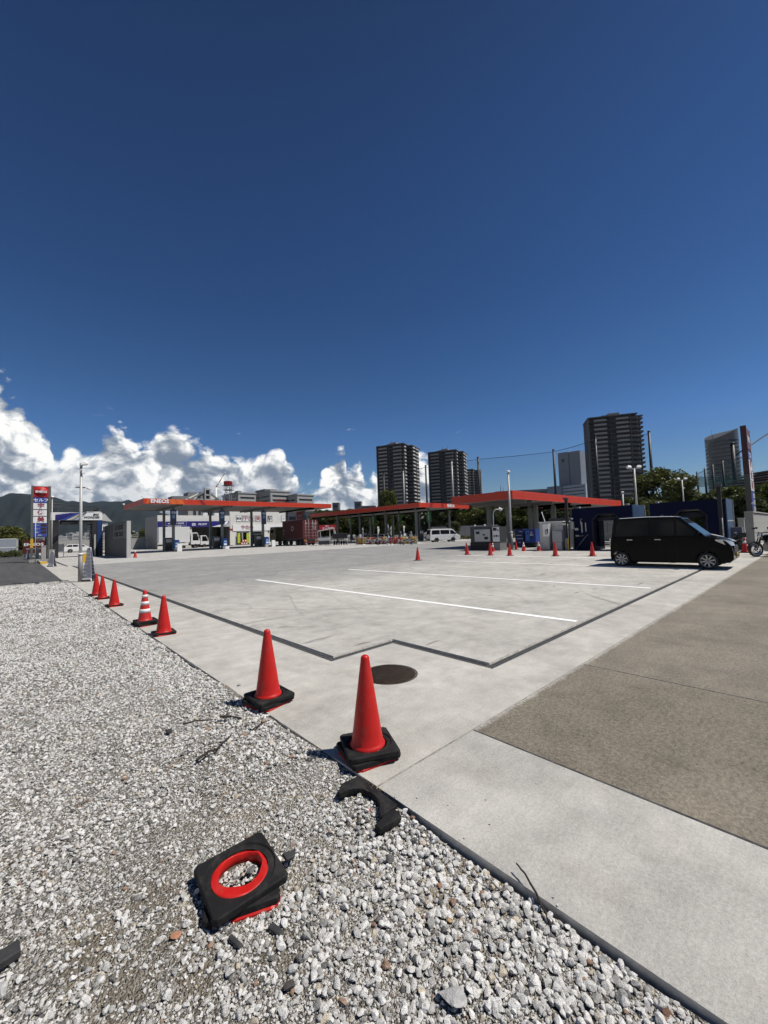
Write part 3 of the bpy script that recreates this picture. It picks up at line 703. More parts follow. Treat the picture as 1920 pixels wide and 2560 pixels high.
def twig(label, pts, r, z=.012):
    P_ = [Vector(p if len(p) == 3 else p + (z,)) for p in pts]; c = P_[0].copy(); Q = []
    rs = random.Random(len(label))
    for a, b in zip(P_[:-1], P_[1:]):
        for k in range(5): q = a.lerp(b, k / 5); Q.append(q - c + Vector((rs.uniform(-1, 1), rs.uniform(-1, 1), rs.uniform(-.5, 1))) * r * .8)
    Q.append(P_[-1] - c); r = r * 1.5; mb = MB(); mb.tube(Q, [r * (1 - .5 * i / len(Q)) for i in range(len(Q))], 6)
    o = mb.build('twig', m_twig); o.location = c; return tag(o, label, 'twig', 'dry twigs on the gravel')
twig('longest dry twig, curved, lying on the open gravel', [(.97, 3.10), (1.06, 3.16), (1.13, 3.15), (1.20, 3.22), (1.29, 3.28)], .007)
twig('dark twig lying level behind the longest twig', [(1.08, 3.80), (1.18, 3.76), (1.29, 3.68)], .0055)
twig('short forked twig close to the second cone', [(1.35, 3.69), (1.42, 3.63), (1.48, 3.52)], .006)
twig('thin upright piece of the twig cluster near the second cone', [(1.40, 3.66, -.02), (1.43, 3.72, .03), (1.46, 3.74, .04)], .004)
twig('thin straight twig next to the slab edge', [(1.455, 3.24), (1.54, 3.28), (1.625, 3.30)], .0045)
twig('long thin stick leaning out over the slab edge at the bottom right', [(1.60, .79, -.03), (1.65, .87, .0), (1.70, .96, .035), (1.73, 1.03, .04)], .0042)
m_straw = mat('dry_grass', (.34, .27, .15), .9, var=.3)
def tuft(label, x, y, n, h, z=-.05, m=None, spread=.5):
    mb = MB(); rs = random.Random(int(x * 1000 + y * 77))
    for k in range(n):
        a = rs.uniform(0, 6.28); L = h * rs.uniform(.5, 1.0); t = rs.uniform(.1, 1) * spread
        b = Vector((rs.uniform(-.02, .02), rs.uniform(-.02, .02), 0)); d = Vector((math.cos(a) * t, math.sin(a) * t, 1)).normalized()
        mb.tube([b, b + d * L * .5, b + d * L * .85 + Vector((math.cos(a), math.sin(a), -.2)) * L * .12], [.0011, .0009, .0004], 3)
    o = mb.build('grass_tuft', m or m_straw); o.location = (x, y, z); o['kind'] = 'stuff'; o['label'] = label
tuft('dry straw growing at the slab edge over the broken rubber', 1.645, 1.93, 16, .17)
tuft('dry straw at the slab edge by the nearest cone', 1.66, 2.95, 8, .10)
tuft('dry straw at the slab edge by the second cone', 1.66, 3.35, 8, .09)
tuft('weeds at the slab edge by the far cones', 1.66, 12.9, 30, .16, m=mat('weed_green', (.07, .10, .03), .9, var=.3))
tuft('weeds at the far corner of the gravel', 1.4, 21.6, 60, .26, m=mat('weed_green'))

# manhole cover
def manhole():
    t = thing('manhole_cover', 'round brown cast-iron manhole cover beside the nearest cone', 'manhole cover', (3.13, 3.36, 0))
    m_iron, N, b = newmat('cast_iron'); tc = N.n('ShaderNodeTexCoord').outputs['Object']
    n1 = N.noise(tc, 14, 4).outputs[0]
    N.put(b.inputs['Base Color'], N.ramp(n1, [(.3, (.020, .015, .012)), (.6, (.042, .030, .022)), (.8, (.06, .042, .03))])); b.inputs['Roughness'].default_value = .8; b.inputs['Specular IOR Level'].default_value = .2
    fr = MB(); fr.lathe([(.309, .0015), (.322, .0015), (.324, .0008), (.324, -.03), (.309, -.03)], 64, closed=True); fr.build('frame', m_iron, t)
    cv = MB(); cv.lathe([(.0001, .001), (.10, .001), (.305, .001), (.307, -.02)], 64); cv.build('lid', m_iron, t)
    st = MB(); rs = random.Random(5)
    k = .026
    for i in range(-12, 13):
        for j in range(-12, 13):
            x, y = i * k, j * k + (i % 2) * k / 2
            if x * x + y * y < .285 ** 2 and abs(abs(x) - .17) + abs(y) > .03: st.cbox((x, y, .0025), (.016, .007, .004), R(45 if (i + j) % 2 else -45))
    st.build('raised_stud', m_iron, t)['kind'] = 'stuff'
    for sx in (-.17, .17):
        for q in (-.012, .012):
            ho = MB(); ho.cbox((sx * .72 + q * .6, -sx * .72 + q, .0015), (.014, .012, .002)); ho.build('lifting_hole', m_void, t)
manhole()

# ------------------------------------------------------------------ vehicles (front towards local +x)
m_tyre = mat('tyre_rubber', (.018, .018, .018), .8, var=.3, scale=20)
m_rim = mat('alloy_rim', (.30, .30, .31), .32, .75, .1)
m_steelw = mat('steel_wheel', (.25, .25, .25), .5, .4, .2)
m_glass = glass('car_glass', (.008, .009, .010), .05); m_glass2 = glass('sky_reflection_glass', (.02, .03, .035), .03)  # second glass: base colour lifted towards blue in place of reflected sky
m_chrome = mat('chrome_trim', (.62, .62, .62), .18, .95, .05)
m_lens = mat('headlamp_lens', (.62, .63, .60), .08, .35, .12, 20, coat=.6)
m_amber = mat('amber_lens', (.50, .20, .02), .2, coat=.4); m_tail = mat('tail_lens', (.28, .012, .012), .2, coat=.4)
m_blk = mat('black_plastic', (.016, .016, .017), .5, var=.2); m_under = mat('underbody', (.010, .010, .010), .9)
m_yplate = mat('yellow_plate', (.62, .40, .03), .45); m_wplate = mat('white_plate', (.66, .66, .64), .45); m_ink = mat('plate_ink', (.02, .02, .02), .6)
def wheel(parent, x, y, r, w=.16, rim=.72, spokes=8, side=1, m=None):
    t = MB(); R_ = r
    t.lathe([(R_ * rim, -w / 2), (R_ * .93, -w / 2), (R_, -w * .33), (R_, w * .33), (R_ * .93, w / 2), (R_ * rim, w / 2)], 36, ax='y', closed=True)
    wo = t.build('wheel', m_tyre, parent); wo.location = (x, y, r)
    k = MB(); rr = R_ * rim
    k.lathe([(rr, -w * .42), (rr, w * .44), (rr * .91, w * .46), (rr * .90, w * .2), (.001, w * .12)], 32, ax='y') if side > 0 else k.lathe([(.001, -w * .12), (rr * .90, -w * .2), (rr * .91, -w * .46), (rr, -w * .44), (rr, w * .42)], 32, ax='y')
    k.m = [1 if i >= 32 * 3 and side > 0 else (1 if i < 32 and side < 0 else 0) for i in range(len(k.f))]
    ro = k.build('rim', [m or m_rim, m_blk], wo)
    if spokes:
        s = MB(); yo = side * w * .36
        for i in range(spokes):
            a = 2 * PI * i / spokes + .2; c, q = math.cos(a), math.sin(a); b = .10 * rr
            P0 = [(rr * .12 * c - b * q, yo, rr * .12 * q + b * c), (rr * .12 * c + b * q, yo, rr * .12 * q - b * c), (rr * .93 * c + b * 1.2 * q, yo + side * .008, rr * .93 * q - b * 1.2 * c), (rr * .93 * c - b * 1.2 * q, yo + side * .008, rr * .93 * q + b * 1.2 * c)]
            P1 = [(p[0], p[1] - side * .03, p[2]) for p in P0]
            s.add(P0 + P1, [(0, 1, 2, 3), (7, 6, 5, 4), (0, 3, 7, 4), (1, 0, 4, 5), (2, 1, 5, 6), (3, 2, 6, 7)])
        s.lathe([(rr * .22, yo - .03), (rr * .22, yo + side * .004), (.001, yo + side * .008)], 16, ax='y')
        s.build('spokes', m or m_rim, wo)
    return wo
def cabin_mb(poly, zb, W, tum):
    h = lambda z: W / 2 - (z - zb) * tum
    n = len(poly); mb = MB(); vs = [(x, -h(z), z) for x, z in poly] + [(x, h(z), z) for x, z in poly]
    return mb.add(vs, [tuple(range(n)), tuple(range(n, 2 * n))[::-1]] + [(i + n, (i + 1) % n + n, (i + 1) % n, i) for i in range(n)])
def pane_mb(poly, zb, W, tum, side, off=.005):
    h = lambda z: (W / 2 - (z - zb) * tum + off) * side
    n = len(poly); mb = MB(); vs = [(x, h(z), z) for x, z in poly] + [(x, h(z) - side * .01, z) for x, z in poly]
    return mb.add(vs, [tuple(range(n)) if side < 0 else tuple(range(n))[::-1]] + [(i, (i + 1) % n, (i + 1) % n + n, i + n) for i in range(n)])
def screen_mb(x0, z0, x1, z1, zb, W, tum, inset=.07, off=.008, n=1):
    """front or rear screen between two profile points"""
    d = Vector((x1 - x0, 0, z1 - z0)).normalized(); nr = Vector((d.z, 0, -d.x))
    if nr.x * n < 0: nr = -nr
    y0, y1 = W / 2 - (z0 - zb) * tum - inset, W / 2 - (z1 - zb) * tum - inset
    P_ = [Vector((x0, -y0, z0)), Vector((x0, y0, z0)), Vector((x1, y1, z1)), Vector((x1, -y1, z1))]; mb = MB()
    mb.add([p + nr * off for p in P_] + [p - nr * .01 for p in P_], [(0, 1, 2, 3) if n > 0 else (3, 2, 1, 0), (0, 4, 5, 1), (1, 5, 6, 2), (2, 6, 7, 3), (3, 7, 4, 0)]); return mb
def archpoly(x0, x1, zlow, ztop_pts, axles, r, k=10):
    """closed side outline: sill with wheel arches, then ztop_pts from front to rear"""
    p = [(x0, zlow)]
    for a in sorted(axles):
        hh = max(zlow - r * .98, 0); q = math.sqrt(max((r * 1.16) ** 2 - (zlow - r) ** 2, .0001))
        a0 = math.atan2(zlow - r, -q); a1 = math.atan2(zlow - r, q)
        if a0 < 0: a0 += 2 * PI
        for i in range(k + 1): t = a0 + (a1 - a0) * i / k; p.append((a + r * 1.16 * math.cos(t), r + r * 1.16 * math.sin(t)))
    p.append((x1, zlow)); return p + ztop_pts

def kei_car(label, x, y, rz, paint, plate=m_yplate, gl=m_glass, handles=True):
    gl = glass('tinted_glass', (.003, .003, .004), .06); gl.node_tree.nodes['Principled BSDF'].inputs['Specular IOR Level'].default_value = .16
    t = thing('parked_car', label, 'car', (x, y, 0), rz)
    W, tum, zb = 1.56, .085, 1.02
    low = archpoly(-1.79, 1.74, .24, [(1.84, .34), (1.85, .58), (1.80, .80), (1.68, .955), (1.50, 1.04), (1.15, 1.13), (-1.76, 1.13), (-1.81, .9), (-1.82, .36)], (-1.45, 1.17), .285)
    MB().ext(low, 'y', -W / 2, W / 2).build('body', paint, t, .045, 3)
    up_ = [(1.16, 1.10), (1.12, 1.16), (.47, 1.80), (.30, 1.84), (-.60, 1.865), (-1.58, 1.845), (-1.68, 1.80), (-1.765, 1.10)]
    cabin_mb(up_, zb, W - .02, tum).build('cabin', paint, t, .05, 3)
    u = MB(); u.box(-1.6, 1.6, -W / 2 + .08, W / 2 - .08, .20, .40); u.build('underbody', m_under, t)
    for s in (-1, 1):
        pane_mb([(.98, 1.17), (.90, 1.24), (.40, 1.72), (.36, 1.73), (.36, 1.17)], zb, W - .02, tum, s).build('window', gl, t)
        pane_mb([(.28, 1.17), (.28, 1.74), (-.42, 1.76), (-.42, 1.17)], zb, W - .02, tum, s).build('window', gl, t)
        pane_mb([(-.50, 1.17), (-.50, 1.76), (-1.42, 1.74), (-1.55, 1.66), (-1.62, 1.17)], zb, W - .02, tum, s).build('window', gl, t)
        for hx in ((-.22, -1.12) if handles else ()):
            h = MB(); h.box(hx - .1, hx + .1, s * W / 2 - .01, s * W / 2 + .028 * s, 1.015, 1.045) if s > 0 else h.box(hx - .1, hx + .1, s * W / 2 - .028, s * W / 2 + .01, 1.015, 1.045); h.build('door_handle', m_chrome, t, .006)
        for gx in (.33, -.46):
            gp = MB(); gp.box(gx - .004, gx + .004, min(s * (W / 2 + .002), s * (W / 2 - .01)), max(s * (W / 2 + .002), s * (W / 2 - .01)), .36, 1.10); gp.build('door_seam', m_under, t)
        hl = MB(); q_ = s * (W / 2 + .014); hl.add([(1.40, q_, 1.015), (1.42, q_, .965), (1.66, q_, .835), (1.80, s * .62, .80), (1.865, s * .40, .79), (1.84, s * .40, .90), (1.74, s * .62, .97), (1.58, q_, 1.01), (1.40, s * .5, .95), (1.50, s * .40, .80)], [(0, 1, 2, 7) if s < 0 else (7, 2, 1, 0), (7, 2, 3, 6) if s < 0 else (6, 3, 2, 7), (6, 3, 4, 5) if s < 0 else (5, 4, 3, 6), (0, 7, 6, 5, 8) if s < 0 else (8, 5, 6, 7, 0), (1, 8, 9, 4, 3, 2) if s < 0 else (2, 3, 4, 9, 8, 1)])
        hl.build('headlight', m_lens, t)
        fl = MB(); fl.cbox((1.83, s * .60, .43), (.06, .26, .10)); fl.build('fog_light', m_lens, t, .01)
        mr = MB(); mr.cbox((.95, s * (W / 2 + .10), 1.20), (.12, .17, .15)); mr.build('mirror', paint, t, .03)
        tl = MB(); tl.cbox((-1.80, s * (W / 2 - .04), .95), (.06, .08, .30)); tl.build('tail_light', m_lens, t, .01)
        wheel(t, -1.45, s * (W / 2 - .085), .285, .155, .74, 8, s); wheel(t, 1.17, s * (W / 2 - .085), .285, .155, .74, 8, s)
    screen_mb(1.10, 1.18, .49, 1.77, zb, W - .02, tum).build('windscreen', m_glass2, t)
    screen_mb(-1.76, 1.18, -1.695, 1.70, zb, W - .02, tum, n=-1).build('rear_window', gl, t)
    g = MB()
    for k in range(4): g.cbox((1.845, 0, .62 + k * .05), (.03, .86, .018))
    g.build('grille', m_chrome, t); g2 = MB(); g2.cbox((1.838, 0, .69), (.02, .92, .24)); g2.build('grille_backing', m_blk, t)
    pl = MB(); pl.cbox((1.87, 0, .47), (.012, .33, .165)); po = pl.build('number_plate', plate, t)
    me = letters('50-12', .10, .002); me.materials.append(m_ink); A = FACE['+x'].to_4x4(); A.translation = Vector((1.878, 0, .455)); me.transform(A); obj('plate_digits', me, po)
    return t
m_black = mat('black_car_paint', (.0015, .0015, .002), .12, var=.1, coat=.0, spec=.12); m_white = mat('white_car_paint', (.72, .72, .71), .25, var=.03, coat=.6)
m_grey = mat('grey_car_paint', (.14, .15, .15), .28, .3, .05, coat=.5)
kei_car('black boxy small car with alloy wheels and yellow plate parked across the bay', 17.98, 3.60, -PI / 2, m_black)
kei_car('white boxy small car parked hidden behind the black car, only roof and bonnet showing', 20.70, 4.22, -PI / 2, m_white).scale = (1.02, 1, 1.035)

def wagon(label, x, y, rz, paint):
    t = thing('estate_car', label, 'car', (x, y, 0), rz); W, tum, zb = 1.7, .16, .95
    low = archpoly(-2.2, 2.15, .26, [(2.25, .4), (2.22, .68), (2.0, .82), (1.1, .98), (-2.2, 1.0), (-2.28, .7), (-2.26, .4)], (-1.35, 1.35), .31)
    MB().ext(low, 'y', -W / 2, W / 2).build('body', paint, t, .05, 2)
    cabin_mb([(1.15, .95), (.45, 1.42), (.2, 1.47), (-1.7, 1.46), (-2.18, .96)], zb, W - .04, tum).build('cabin', paint, t, .04, 2)
    for s in (-1, 1):
        pane_mb([(.92, 1.02), (.40, 1.36), (-.2, 1.38), (-.2, 1.02)], zb, W - .04, tum, s).build('window', m_glass, t)
        pane_mb([(-.28, 1.02), (-.28, 1.38), (-1.0, 1.38), (-1.0, 1.02)], zb, W - .04, tum, s).build('window', m_glass, t)
        pane_mb([(-1.08, 1.02), (-1.08, 1.38), (-1.65, 1.37), (-1.95, 1.04)], zb, W - .04, tum, s).build('window', m_glass, t)
        wheel(t, -1.35, s * (W / 2 - .09), .31, .18, .68, 5, s); wheel(t, 1.35, s * (W / 2 - .09), .31, .18, .68, 5, s)
        hl = MB(); hl.cbox((2.17, s * .62, .70), (.14, .36, .15)); hl.build('headlight', m_lens, t, .03)
        tl = MB(); tl.cbox((-2.24, s * .72, .82), (.08, .16, .3)); tl.build('tail_light', m_tail, t, .02)
    screen_mb(1.10, .99, .47, 1.405, zb, W - .04, tum).build('windscreen', m_glass, t); screen_mb(-2.15, 1.02, -1.76, 1.42, zb, W - .04, tum, n=-1).build('rear_window', m_glass, t)
    return t
wagon('dark grey estate car standing behind the printed banners', 41.2, 45.6, R(95), m_grey)

def van(label, x, y, rz):
    t = thing('delivery_van', label, 'van', (x, y, 0), rz); W, tum, zb = 1.72, .07, 1.0
    low = archpoly(-2.32, 2.25, .30, [(2.36, .42), (2.37, .72), (2.28, .98), (1.95, 1.10), (-2.33, 1.10), (-2.37, .9), (-2.36, .42)], (-1.35, 1.22), .32)
    MB().ext(low, 'y', -W / 2, W / 2).build('body', m_white, t, .05, 2)
    cabin_mb([(2.0, 1.05), (1.28, 1.82), (1.0, 1.93), (-1.9, 1.97), (-2.2, 1.92), (-2.35, 1.05)], zb, W - .02, tum).build('cabin', m_white, t, .06, 3)
    for s in (-1, 1):
        pane_mb([(1.80, 1.14), (1.22, 1.72), (.80, 1.74), (.80, 1.14)], zb, W - .02, tum, s).build('window', m_glass, t)
        pane_mb([(.66, 1.16), (.66, 1.76), (-.72, 1.78), (-.72, 1.16)], zb, W - .02, tum, s).build('window', m_glass, t)
        pane_mb([(-.82, 1.16), (-.82, 1.78), (-2.0, 1.77), (-2.1, 1.16)], zb, W - .02, tum, s).build('window', m_glass, t)
        wheel(t, -1.35, s * (W / 2 - .09), .32, .18, .62, 0, s, m_steelw); wheel(t, 1.22, s * (W / 2 - .09), .32, .18, .62, 0, s, m_steelw)
        hl = MB(); hl.cbox((2.31, s * .66, .86), (.14, .30, .2)); hl.build('headlight', m_lens, t, .03)
        tl = MB(); tl.cbox((-2.35, s * .80, 1.0), (.06, .09, .55)); tl.build('tail_light', m_tail, t, .01)
        mr = MB(); mr.cbox((1.62, s * (W / 2 + .12), 1.25), (.10, .16, .24)); mr.build('mirror', m_blk, t, .02)
    screen_mb(1.96, 1.12, 1.30, 1.80, zb, W - .02, tum).build('windscreen', m_glass, t); screen_mb(-2.345, 1.16, -2.225, 1.82, zb, W - .02, tum, n=-1).build('rear_window', m_glass, t)
    b = MB(); b.cbox((-2.38, 0, .45), (.08, 1.6, .16)); b.build('rear_bumper', m_blk, t, .02); d = MB(); d.cbox((1.25, W / 2 + .52, .95), (.06, 1.0, 1.0)); d.build('open_door', m_white, t, .02)
    p = MB(); p.cbox((-2.39, 0, .75), (.02, .34, .17)); p.build('number_plate', m_wplate, t)
    return t
van('white high-roof van with dark windows standing at the edge of the station', 46.55, 37.2, R(-30))

def cab_over(t, x0, L, W, h, paint, zlow=.55, tilt=None):
    """square light-truck cab: front face at x0 + L"""
    c = thing if False else None
    p = [(x0, zlow), (x0 + L, zlow), (x0 + L + .03, zlow + .5), (x0 + L - .02, zlow + .75), (x0 + L - .38, h - .12), (x0 + L - .52, h), (x0 + .05, h), (x0, h - .06)]
    o = MB().ext(p, 'y', -W / 2, W / 2).build('cab', paint, t, .05, 2)
    for s in (-1, 1):
        g = MB(); y = s * (W / 2 + .004)
        g.add([(x0 + .30, y, zlow + .72), (x0 + L - .16, y, zlow + .72), (x0 + L - .46, y, h - .16), (x0 + .30, y, h - .16)], [(0, 1, 2, 3) if s < 0 else (3, 2, 1, 0)]); g.build('window', m_glass, o)
        m_ = MB(); m_.cbox((x0 + L - .02, s * (W / 2 + .16), h - .45), (.08, .16, .34)); m_.build('mirror', m_blk, o, .02)
        l = MB(); l.cbox((x0 + L + .01, s * (W / 2 - .22), zlow + .28), (.06, .30, .18)); l.build('headlight', m_lens, o, .02)
    k = MB(); k.add([(x0 + L - .02 + .006, -W / 2 + .1, zlow + .80), (x0 + L - .02 + .006, W / 2 - .1, zlow + .80), (x0 + L - .36, W / 2 - .14, h - .15), (x0 + L - .36, -W / 2 + .14, h - .15)], [(0, 1, 2, 3)]); k.build('windscreen', m_glass, o)
    return o
def box_truck(label, x, y, rz):
    t = thing('box_truck', label, 'truck', (x, y, 0), rz); W = 2.1
    b = MB(); b.box(-3.9, 1.15, -W / 2, W / 2, 1.15, 4.0); bo = b.build('cargo_box', mat('white_box_panel', (.70, .71, .71), .4, var=.04, streak=.15), t, .03)
    for k in range(9):
        for s in (-1, 1): r = MB(); r.box(-3.7 + k * .55, -3.66 + k * .55, s * W / 2 - .006, s * W / 2 + .006, 1.2, 3.9); r.build('panel_rib', m_white, bo)
    f = MB(); f.box(-3.9, 3.0, -.42, .42, .62, .9); f.build('chassis', m_blk, t); c = cab_over(t, 1.35, 1.55, 1.95, 2.9, m_white, .7)
    for xx in (-2.5, 2.15):
        for s in (-1, 1): wheel(t, xx, s * .88, .40, .24, .6, 0, s, m_steelw)
    sk = MB(); sk.box(-1.7, .9, -W / 2, -W / 2 + .04, .6, 1.0); sk.box(-1.7, .9, W / 2 - .04, W / 2, .6, 1.0); sk.build('side_guard', m_white, t)
    return t
box_truck('white box truck parked behind the first pumps, in front of the tyre bay', 22.6, 79.5, R(-6))
def flatbed(label, x, y, rz):
    t = thing('flatbed_truck', label, 'truck', (x, y, 0), rz); W = 1.9
    b = MB(); b.box(-3.2, .9, -W / 2, W / 2, .85, 1.0); b.build('load_bed', m_white, t); f = MB(); f.box(-3.2, 2.3, -.4, .4, .5, .8); f.build('chassis', m_blk, t)
    cab_over(t, 1.0, 1.5, 1.8, 2.35, m_white, .5); g = MB(); g.box(.86, .94, -W / 2, W / 2, 1.0, 2.0); g.build('headboard', m_blk, t)
    for xx in (-2.0, 1.7):
        for s in (-1, 1): wheel(t, xx, s * .80, .36, .22, .6, 0, s, m_steelw)
    return t
flatbed('small white flatbed truck with its cab facing the garage bay', 25.6, 82.3, R(-8))

def container_truck():
    t = thing('container_truck', 'articulated truck with a dark red shipping container refuelling under the canopy', 'truck', (36.0, 56.7, 0), PI / 2)
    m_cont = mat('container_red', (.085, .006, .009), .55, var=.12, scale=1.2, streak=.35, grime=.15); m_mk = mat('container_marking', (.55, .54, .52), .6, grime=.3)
    W, L, z0, z1 = 3.0, 6.75, 1.1, 4.25      # local x runs towards the cab
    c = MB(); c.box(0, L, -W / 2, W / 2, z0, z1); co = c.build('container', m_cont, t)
    for s in (-1, 1):
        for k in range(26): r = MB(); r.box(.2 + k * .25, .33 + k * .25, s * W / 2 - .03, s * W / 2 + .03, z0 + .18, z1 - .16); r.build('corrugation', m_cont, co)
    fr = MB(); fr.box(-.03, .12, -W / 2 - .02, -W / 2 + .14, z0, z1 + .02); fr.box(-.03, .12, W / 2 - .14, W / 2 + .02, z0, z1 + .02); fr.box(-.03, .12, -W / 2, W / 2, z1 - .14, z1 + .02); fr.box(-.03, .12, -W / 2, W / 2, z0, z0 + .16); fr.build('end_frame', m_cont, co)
    for y0, y1 in ((-W / 2 + .16, -.02), (.02, W / 2 - .16)):
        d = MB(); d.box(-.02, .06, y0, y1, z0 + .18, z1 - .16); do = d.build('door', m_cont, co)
        for q in (.28, .72): b = MB(); yy = y0 + (y1 - y0) * q; b.cyl((-.06, yy, z0 + .1), (-.06, yy, z1 - .08), .022, n=8); b.build('lock_rod', m_mk, do)
        for k in range(5): h = MB(); h.box(-.05, -.018, y0 + .06, y1 - .06, z0 + .5 + k * .5, z0 + .52 + k * .5); h.build('door_rib', m_mk, do)
    write(co, 'KKFU 710284', (-.045, -.75, z1 - .55), .17, m_mk, '-x', .003, world=False); write(co, '45G1', (-.045, -.75, z1 - .85), .15, m_mk, '-x', .003, world=False)
    write(co, 'MAX GROSS', (-.045, -.75, z1 - 1.25), .12, m_mk, '-x', .002, world=False); write(co, '30480 KG', (-.045, -.75, z1 - 1.48), .12, m_mk, '-x', .002, world=False); write(co, 'K', (-.045, .78, z1 - .6), .3, m_mk, '-x', .006, world=False)
    ln = MB(); ln.lathe([(.30, -.004), (.42, -.004), (.42, .004), (.30, .004)], 28, closed=True); e = ln.build('round_emblem', m_mk, co); e.rotation_euler = (PI / 2, 0, 0); e.location = (3.3, W / 2 + .036, 2.9)
    for k, ch in enumerate('LINE'): write(co, ch, (6.2, W / 2 + .04, 3.7 - k * .55), .42, m_mk, '+y', .006, world=False)
    b = MB(); b.box(-.05, 9.4, -.5, .5, .75, 1.05); b.box(-.02, .10, -W / 2 + .1, W / 2 - .1, .72, 1.0); b.build('trailer_frame', m_blk, t)
    bp = MB(); bp.box(-.10, -.03, -W / 2 + .1, W / 2 - .1, .42, .66); bp.build('rear_bumper', m_cont, t)
    for s in (-1, 1):
        l = MB(); l.box(-.07, -.02, s * 1.35 - (.5 if s > 0 else 0), s * 1.35 + (.5 if s < 0 else 0), .80, .95); l.build('lamp_strip', m_amber, t)
        for xx in (1.1, 2.3, 8.4, 10.9): wheel(t, xx, s * 1.12, .48, .30, .55, 0, s, m_steelw)
    cab = MB().ext([(9.7, .7), (12.2, .7), (12.25, 1.6), (12.1, 2.5), (11.9, 3.4), (9.8, 3.4), (9.7, 3.2)], 'y', -1.25, 1.25).build('cab', mat('cab_dark_yellow', (.10, .075, .012), .4, var=.1), t, .08, 2)
    for s in (-1, 1): g = MB(); g.add([(10.6, s * 1.256, 2.0), (12.0, s * 1.256, 2.0), (11.85, s * 1.256, 2.9), (10.6, s * 1.256, 2.9)], [(0, 1, 2, 3) if s < 0 else (3, 2, 1, 0)]); g.build('window', m_glass, cab)
    mr = MB(); mr.cbox((12.0, 1.5, 2.6), (.12, .2, .5)); mr.build('mirror', m_wplate, cab)
container_truck()

def tubepath(pts, r, n=8): return MB().tube(pts, r, n)
def motorcycle(label, x, y, rz, red=True, case=True):
    t = thing('motorcycle', label, 'motorcycle', (x, y, 0), rz, 'motorcycles by the block wall'); m_mr = mat('motorcycle_red', (.20, .012, .015), .25, coat=.6)
    for xx, r in ((-.68, .31), (.70, .31)):
        w = MB(); w.lathe([(r * .80, -.05), (r * .93, -.062), (r, -.02), (r, .02), (r * .93, .062), (r * .80, .05)], 28, ax='y', closed=True); wo = w.build('wheel', m_tyre, t); wo.location = (xx, 0, r)
        k = MB(); k.lathe([(r * .70, -.03), (r * .80, -.04), (r * .80, .04), (r * .70, .03)], 28, ax='y', closed=True)
        for i in range(6): a = PI / 3 * i; k.cyl((0, 0, 0), (r * .72 * math.cos(a), 0, r * .72 * math.sin(a)), .016, n=6)
        k.build('rim', m_chrome, wo)
    f = MB()
    for s in (-.07, .07): f.tube([(.70, s, .31), (.55, s, .66), (.42, s, .98)], .022, 8)
    f.tube([(.42, 0, .86), (.1, 0, .55), (.0, 0, .30), (-.25, 0, .30), (-.45, 0, .62), (-.75, 0, .72)], .025, 8)
    for s in (-.1, .1): f.tube([(-.68, s, .31), (-.2, s, .36)], .022, 6); f.tube([(-.62, s, .35), (-.45, s, .70)], .02, 6)
    f.build('frame', m_blk, t)
    e = MB(); e.cbox((.02, 0, .42), (.42, .34, .30)); e.cyl((.10, 0, .48), (.24, 0, .66), .09, .08, 12); e.build('engine', mat('engine_alloy', (.22, .22, .22), .35, .8, .2), t, .03)
    tk = MB(); tk.ext([(.34, .70), (.36, .86), (.20, .95), (-.05, .90), (-.16, .74), (.1, .68)], 'y', -.13, .13); tk.build('tank', m_mr if red else m_black, t, .06, 3)
    st = MB(); st.ext([(-.10, .76), (-.12, .82), (-.45, .80), (-.80, .88), (-.86, .84), (-.5, .70)], 'y', -.13, .13); st.build('seat', m_blk, t, .04, 2)
    h = MB(); h.tube([(.30, -.36, 1.02), (.38, -.2, 1.06), (.42, 0, 1.02), (.38, .2, 1.06), (.30, .36, 1.02)], .014, 8); ho = h.build('handlebar', m_blk, t)
    for s in (-1, 1): m_ = MB(); m_.cyl((.38, s * .28, 1.05), (.36, s * .38, 1.22), .006, n=6); m_.cbox((.35, s * .39, 1.25), (.03, .13, .08)); m_.build('mirror', m_blk, ho)
    hl = MB(); hl.lathe([(.001, .10), (.05, .09), (.085, .03), (.09, 0), (.001, -.01)], 16, ax='y'); o = hl.build('headlight', m_lens, t); o.location = (.52, 0, .92); o.rotation_euler = (0, 0, PI / 2)
    x_ = MB(); x_.tube([(.2, -.12, .42), (.15, -.17, .24), (-.2, -.19, .22), (-.75, -.20, .33)], [.025, .025, .035, .045], 10); x_.build('exhaust', m_chrome, t)
    tl = MB(); tl.cbox((-.90, 0, .80), (.06, .18, .08)); tl.build('tail_light', m_tail, t, .01); p = MB(); p.cbox((-.95, 0, .60), (.01, .20, .13)); p.build('number_plate', m_wplate, t)
    fd = MB(); fd.ext([(-1.0, .50), (-.96, .62), (-.80, .70), (-.55, .70), (-.62, .66), (-.82, .64)], 'y', -.08, .08); fd.build('rear_fender', m_blk, t, .01)
    if case:
        c = MB(); c.lathe([(.001, .36), (.12, .35), (.21, .28), (.24, .16), (.23, .04), (.20, 0), (.001, 0)], 20); co = c.build('top_case', mat('gloss_black', (.006, .006, .006), .10, coat=.8), t); co.location = (-.78, 0, .92); co.scale = (1, 1.05, .95)
    return t
motorcycle('black and red motorcycle with a round top case at the right edge of the picture', 24.55, 1.22, R(137), False)
motorcycle('dark motorcycle standing just behind the first one', 26.0, 1.25, R(125), False, False)

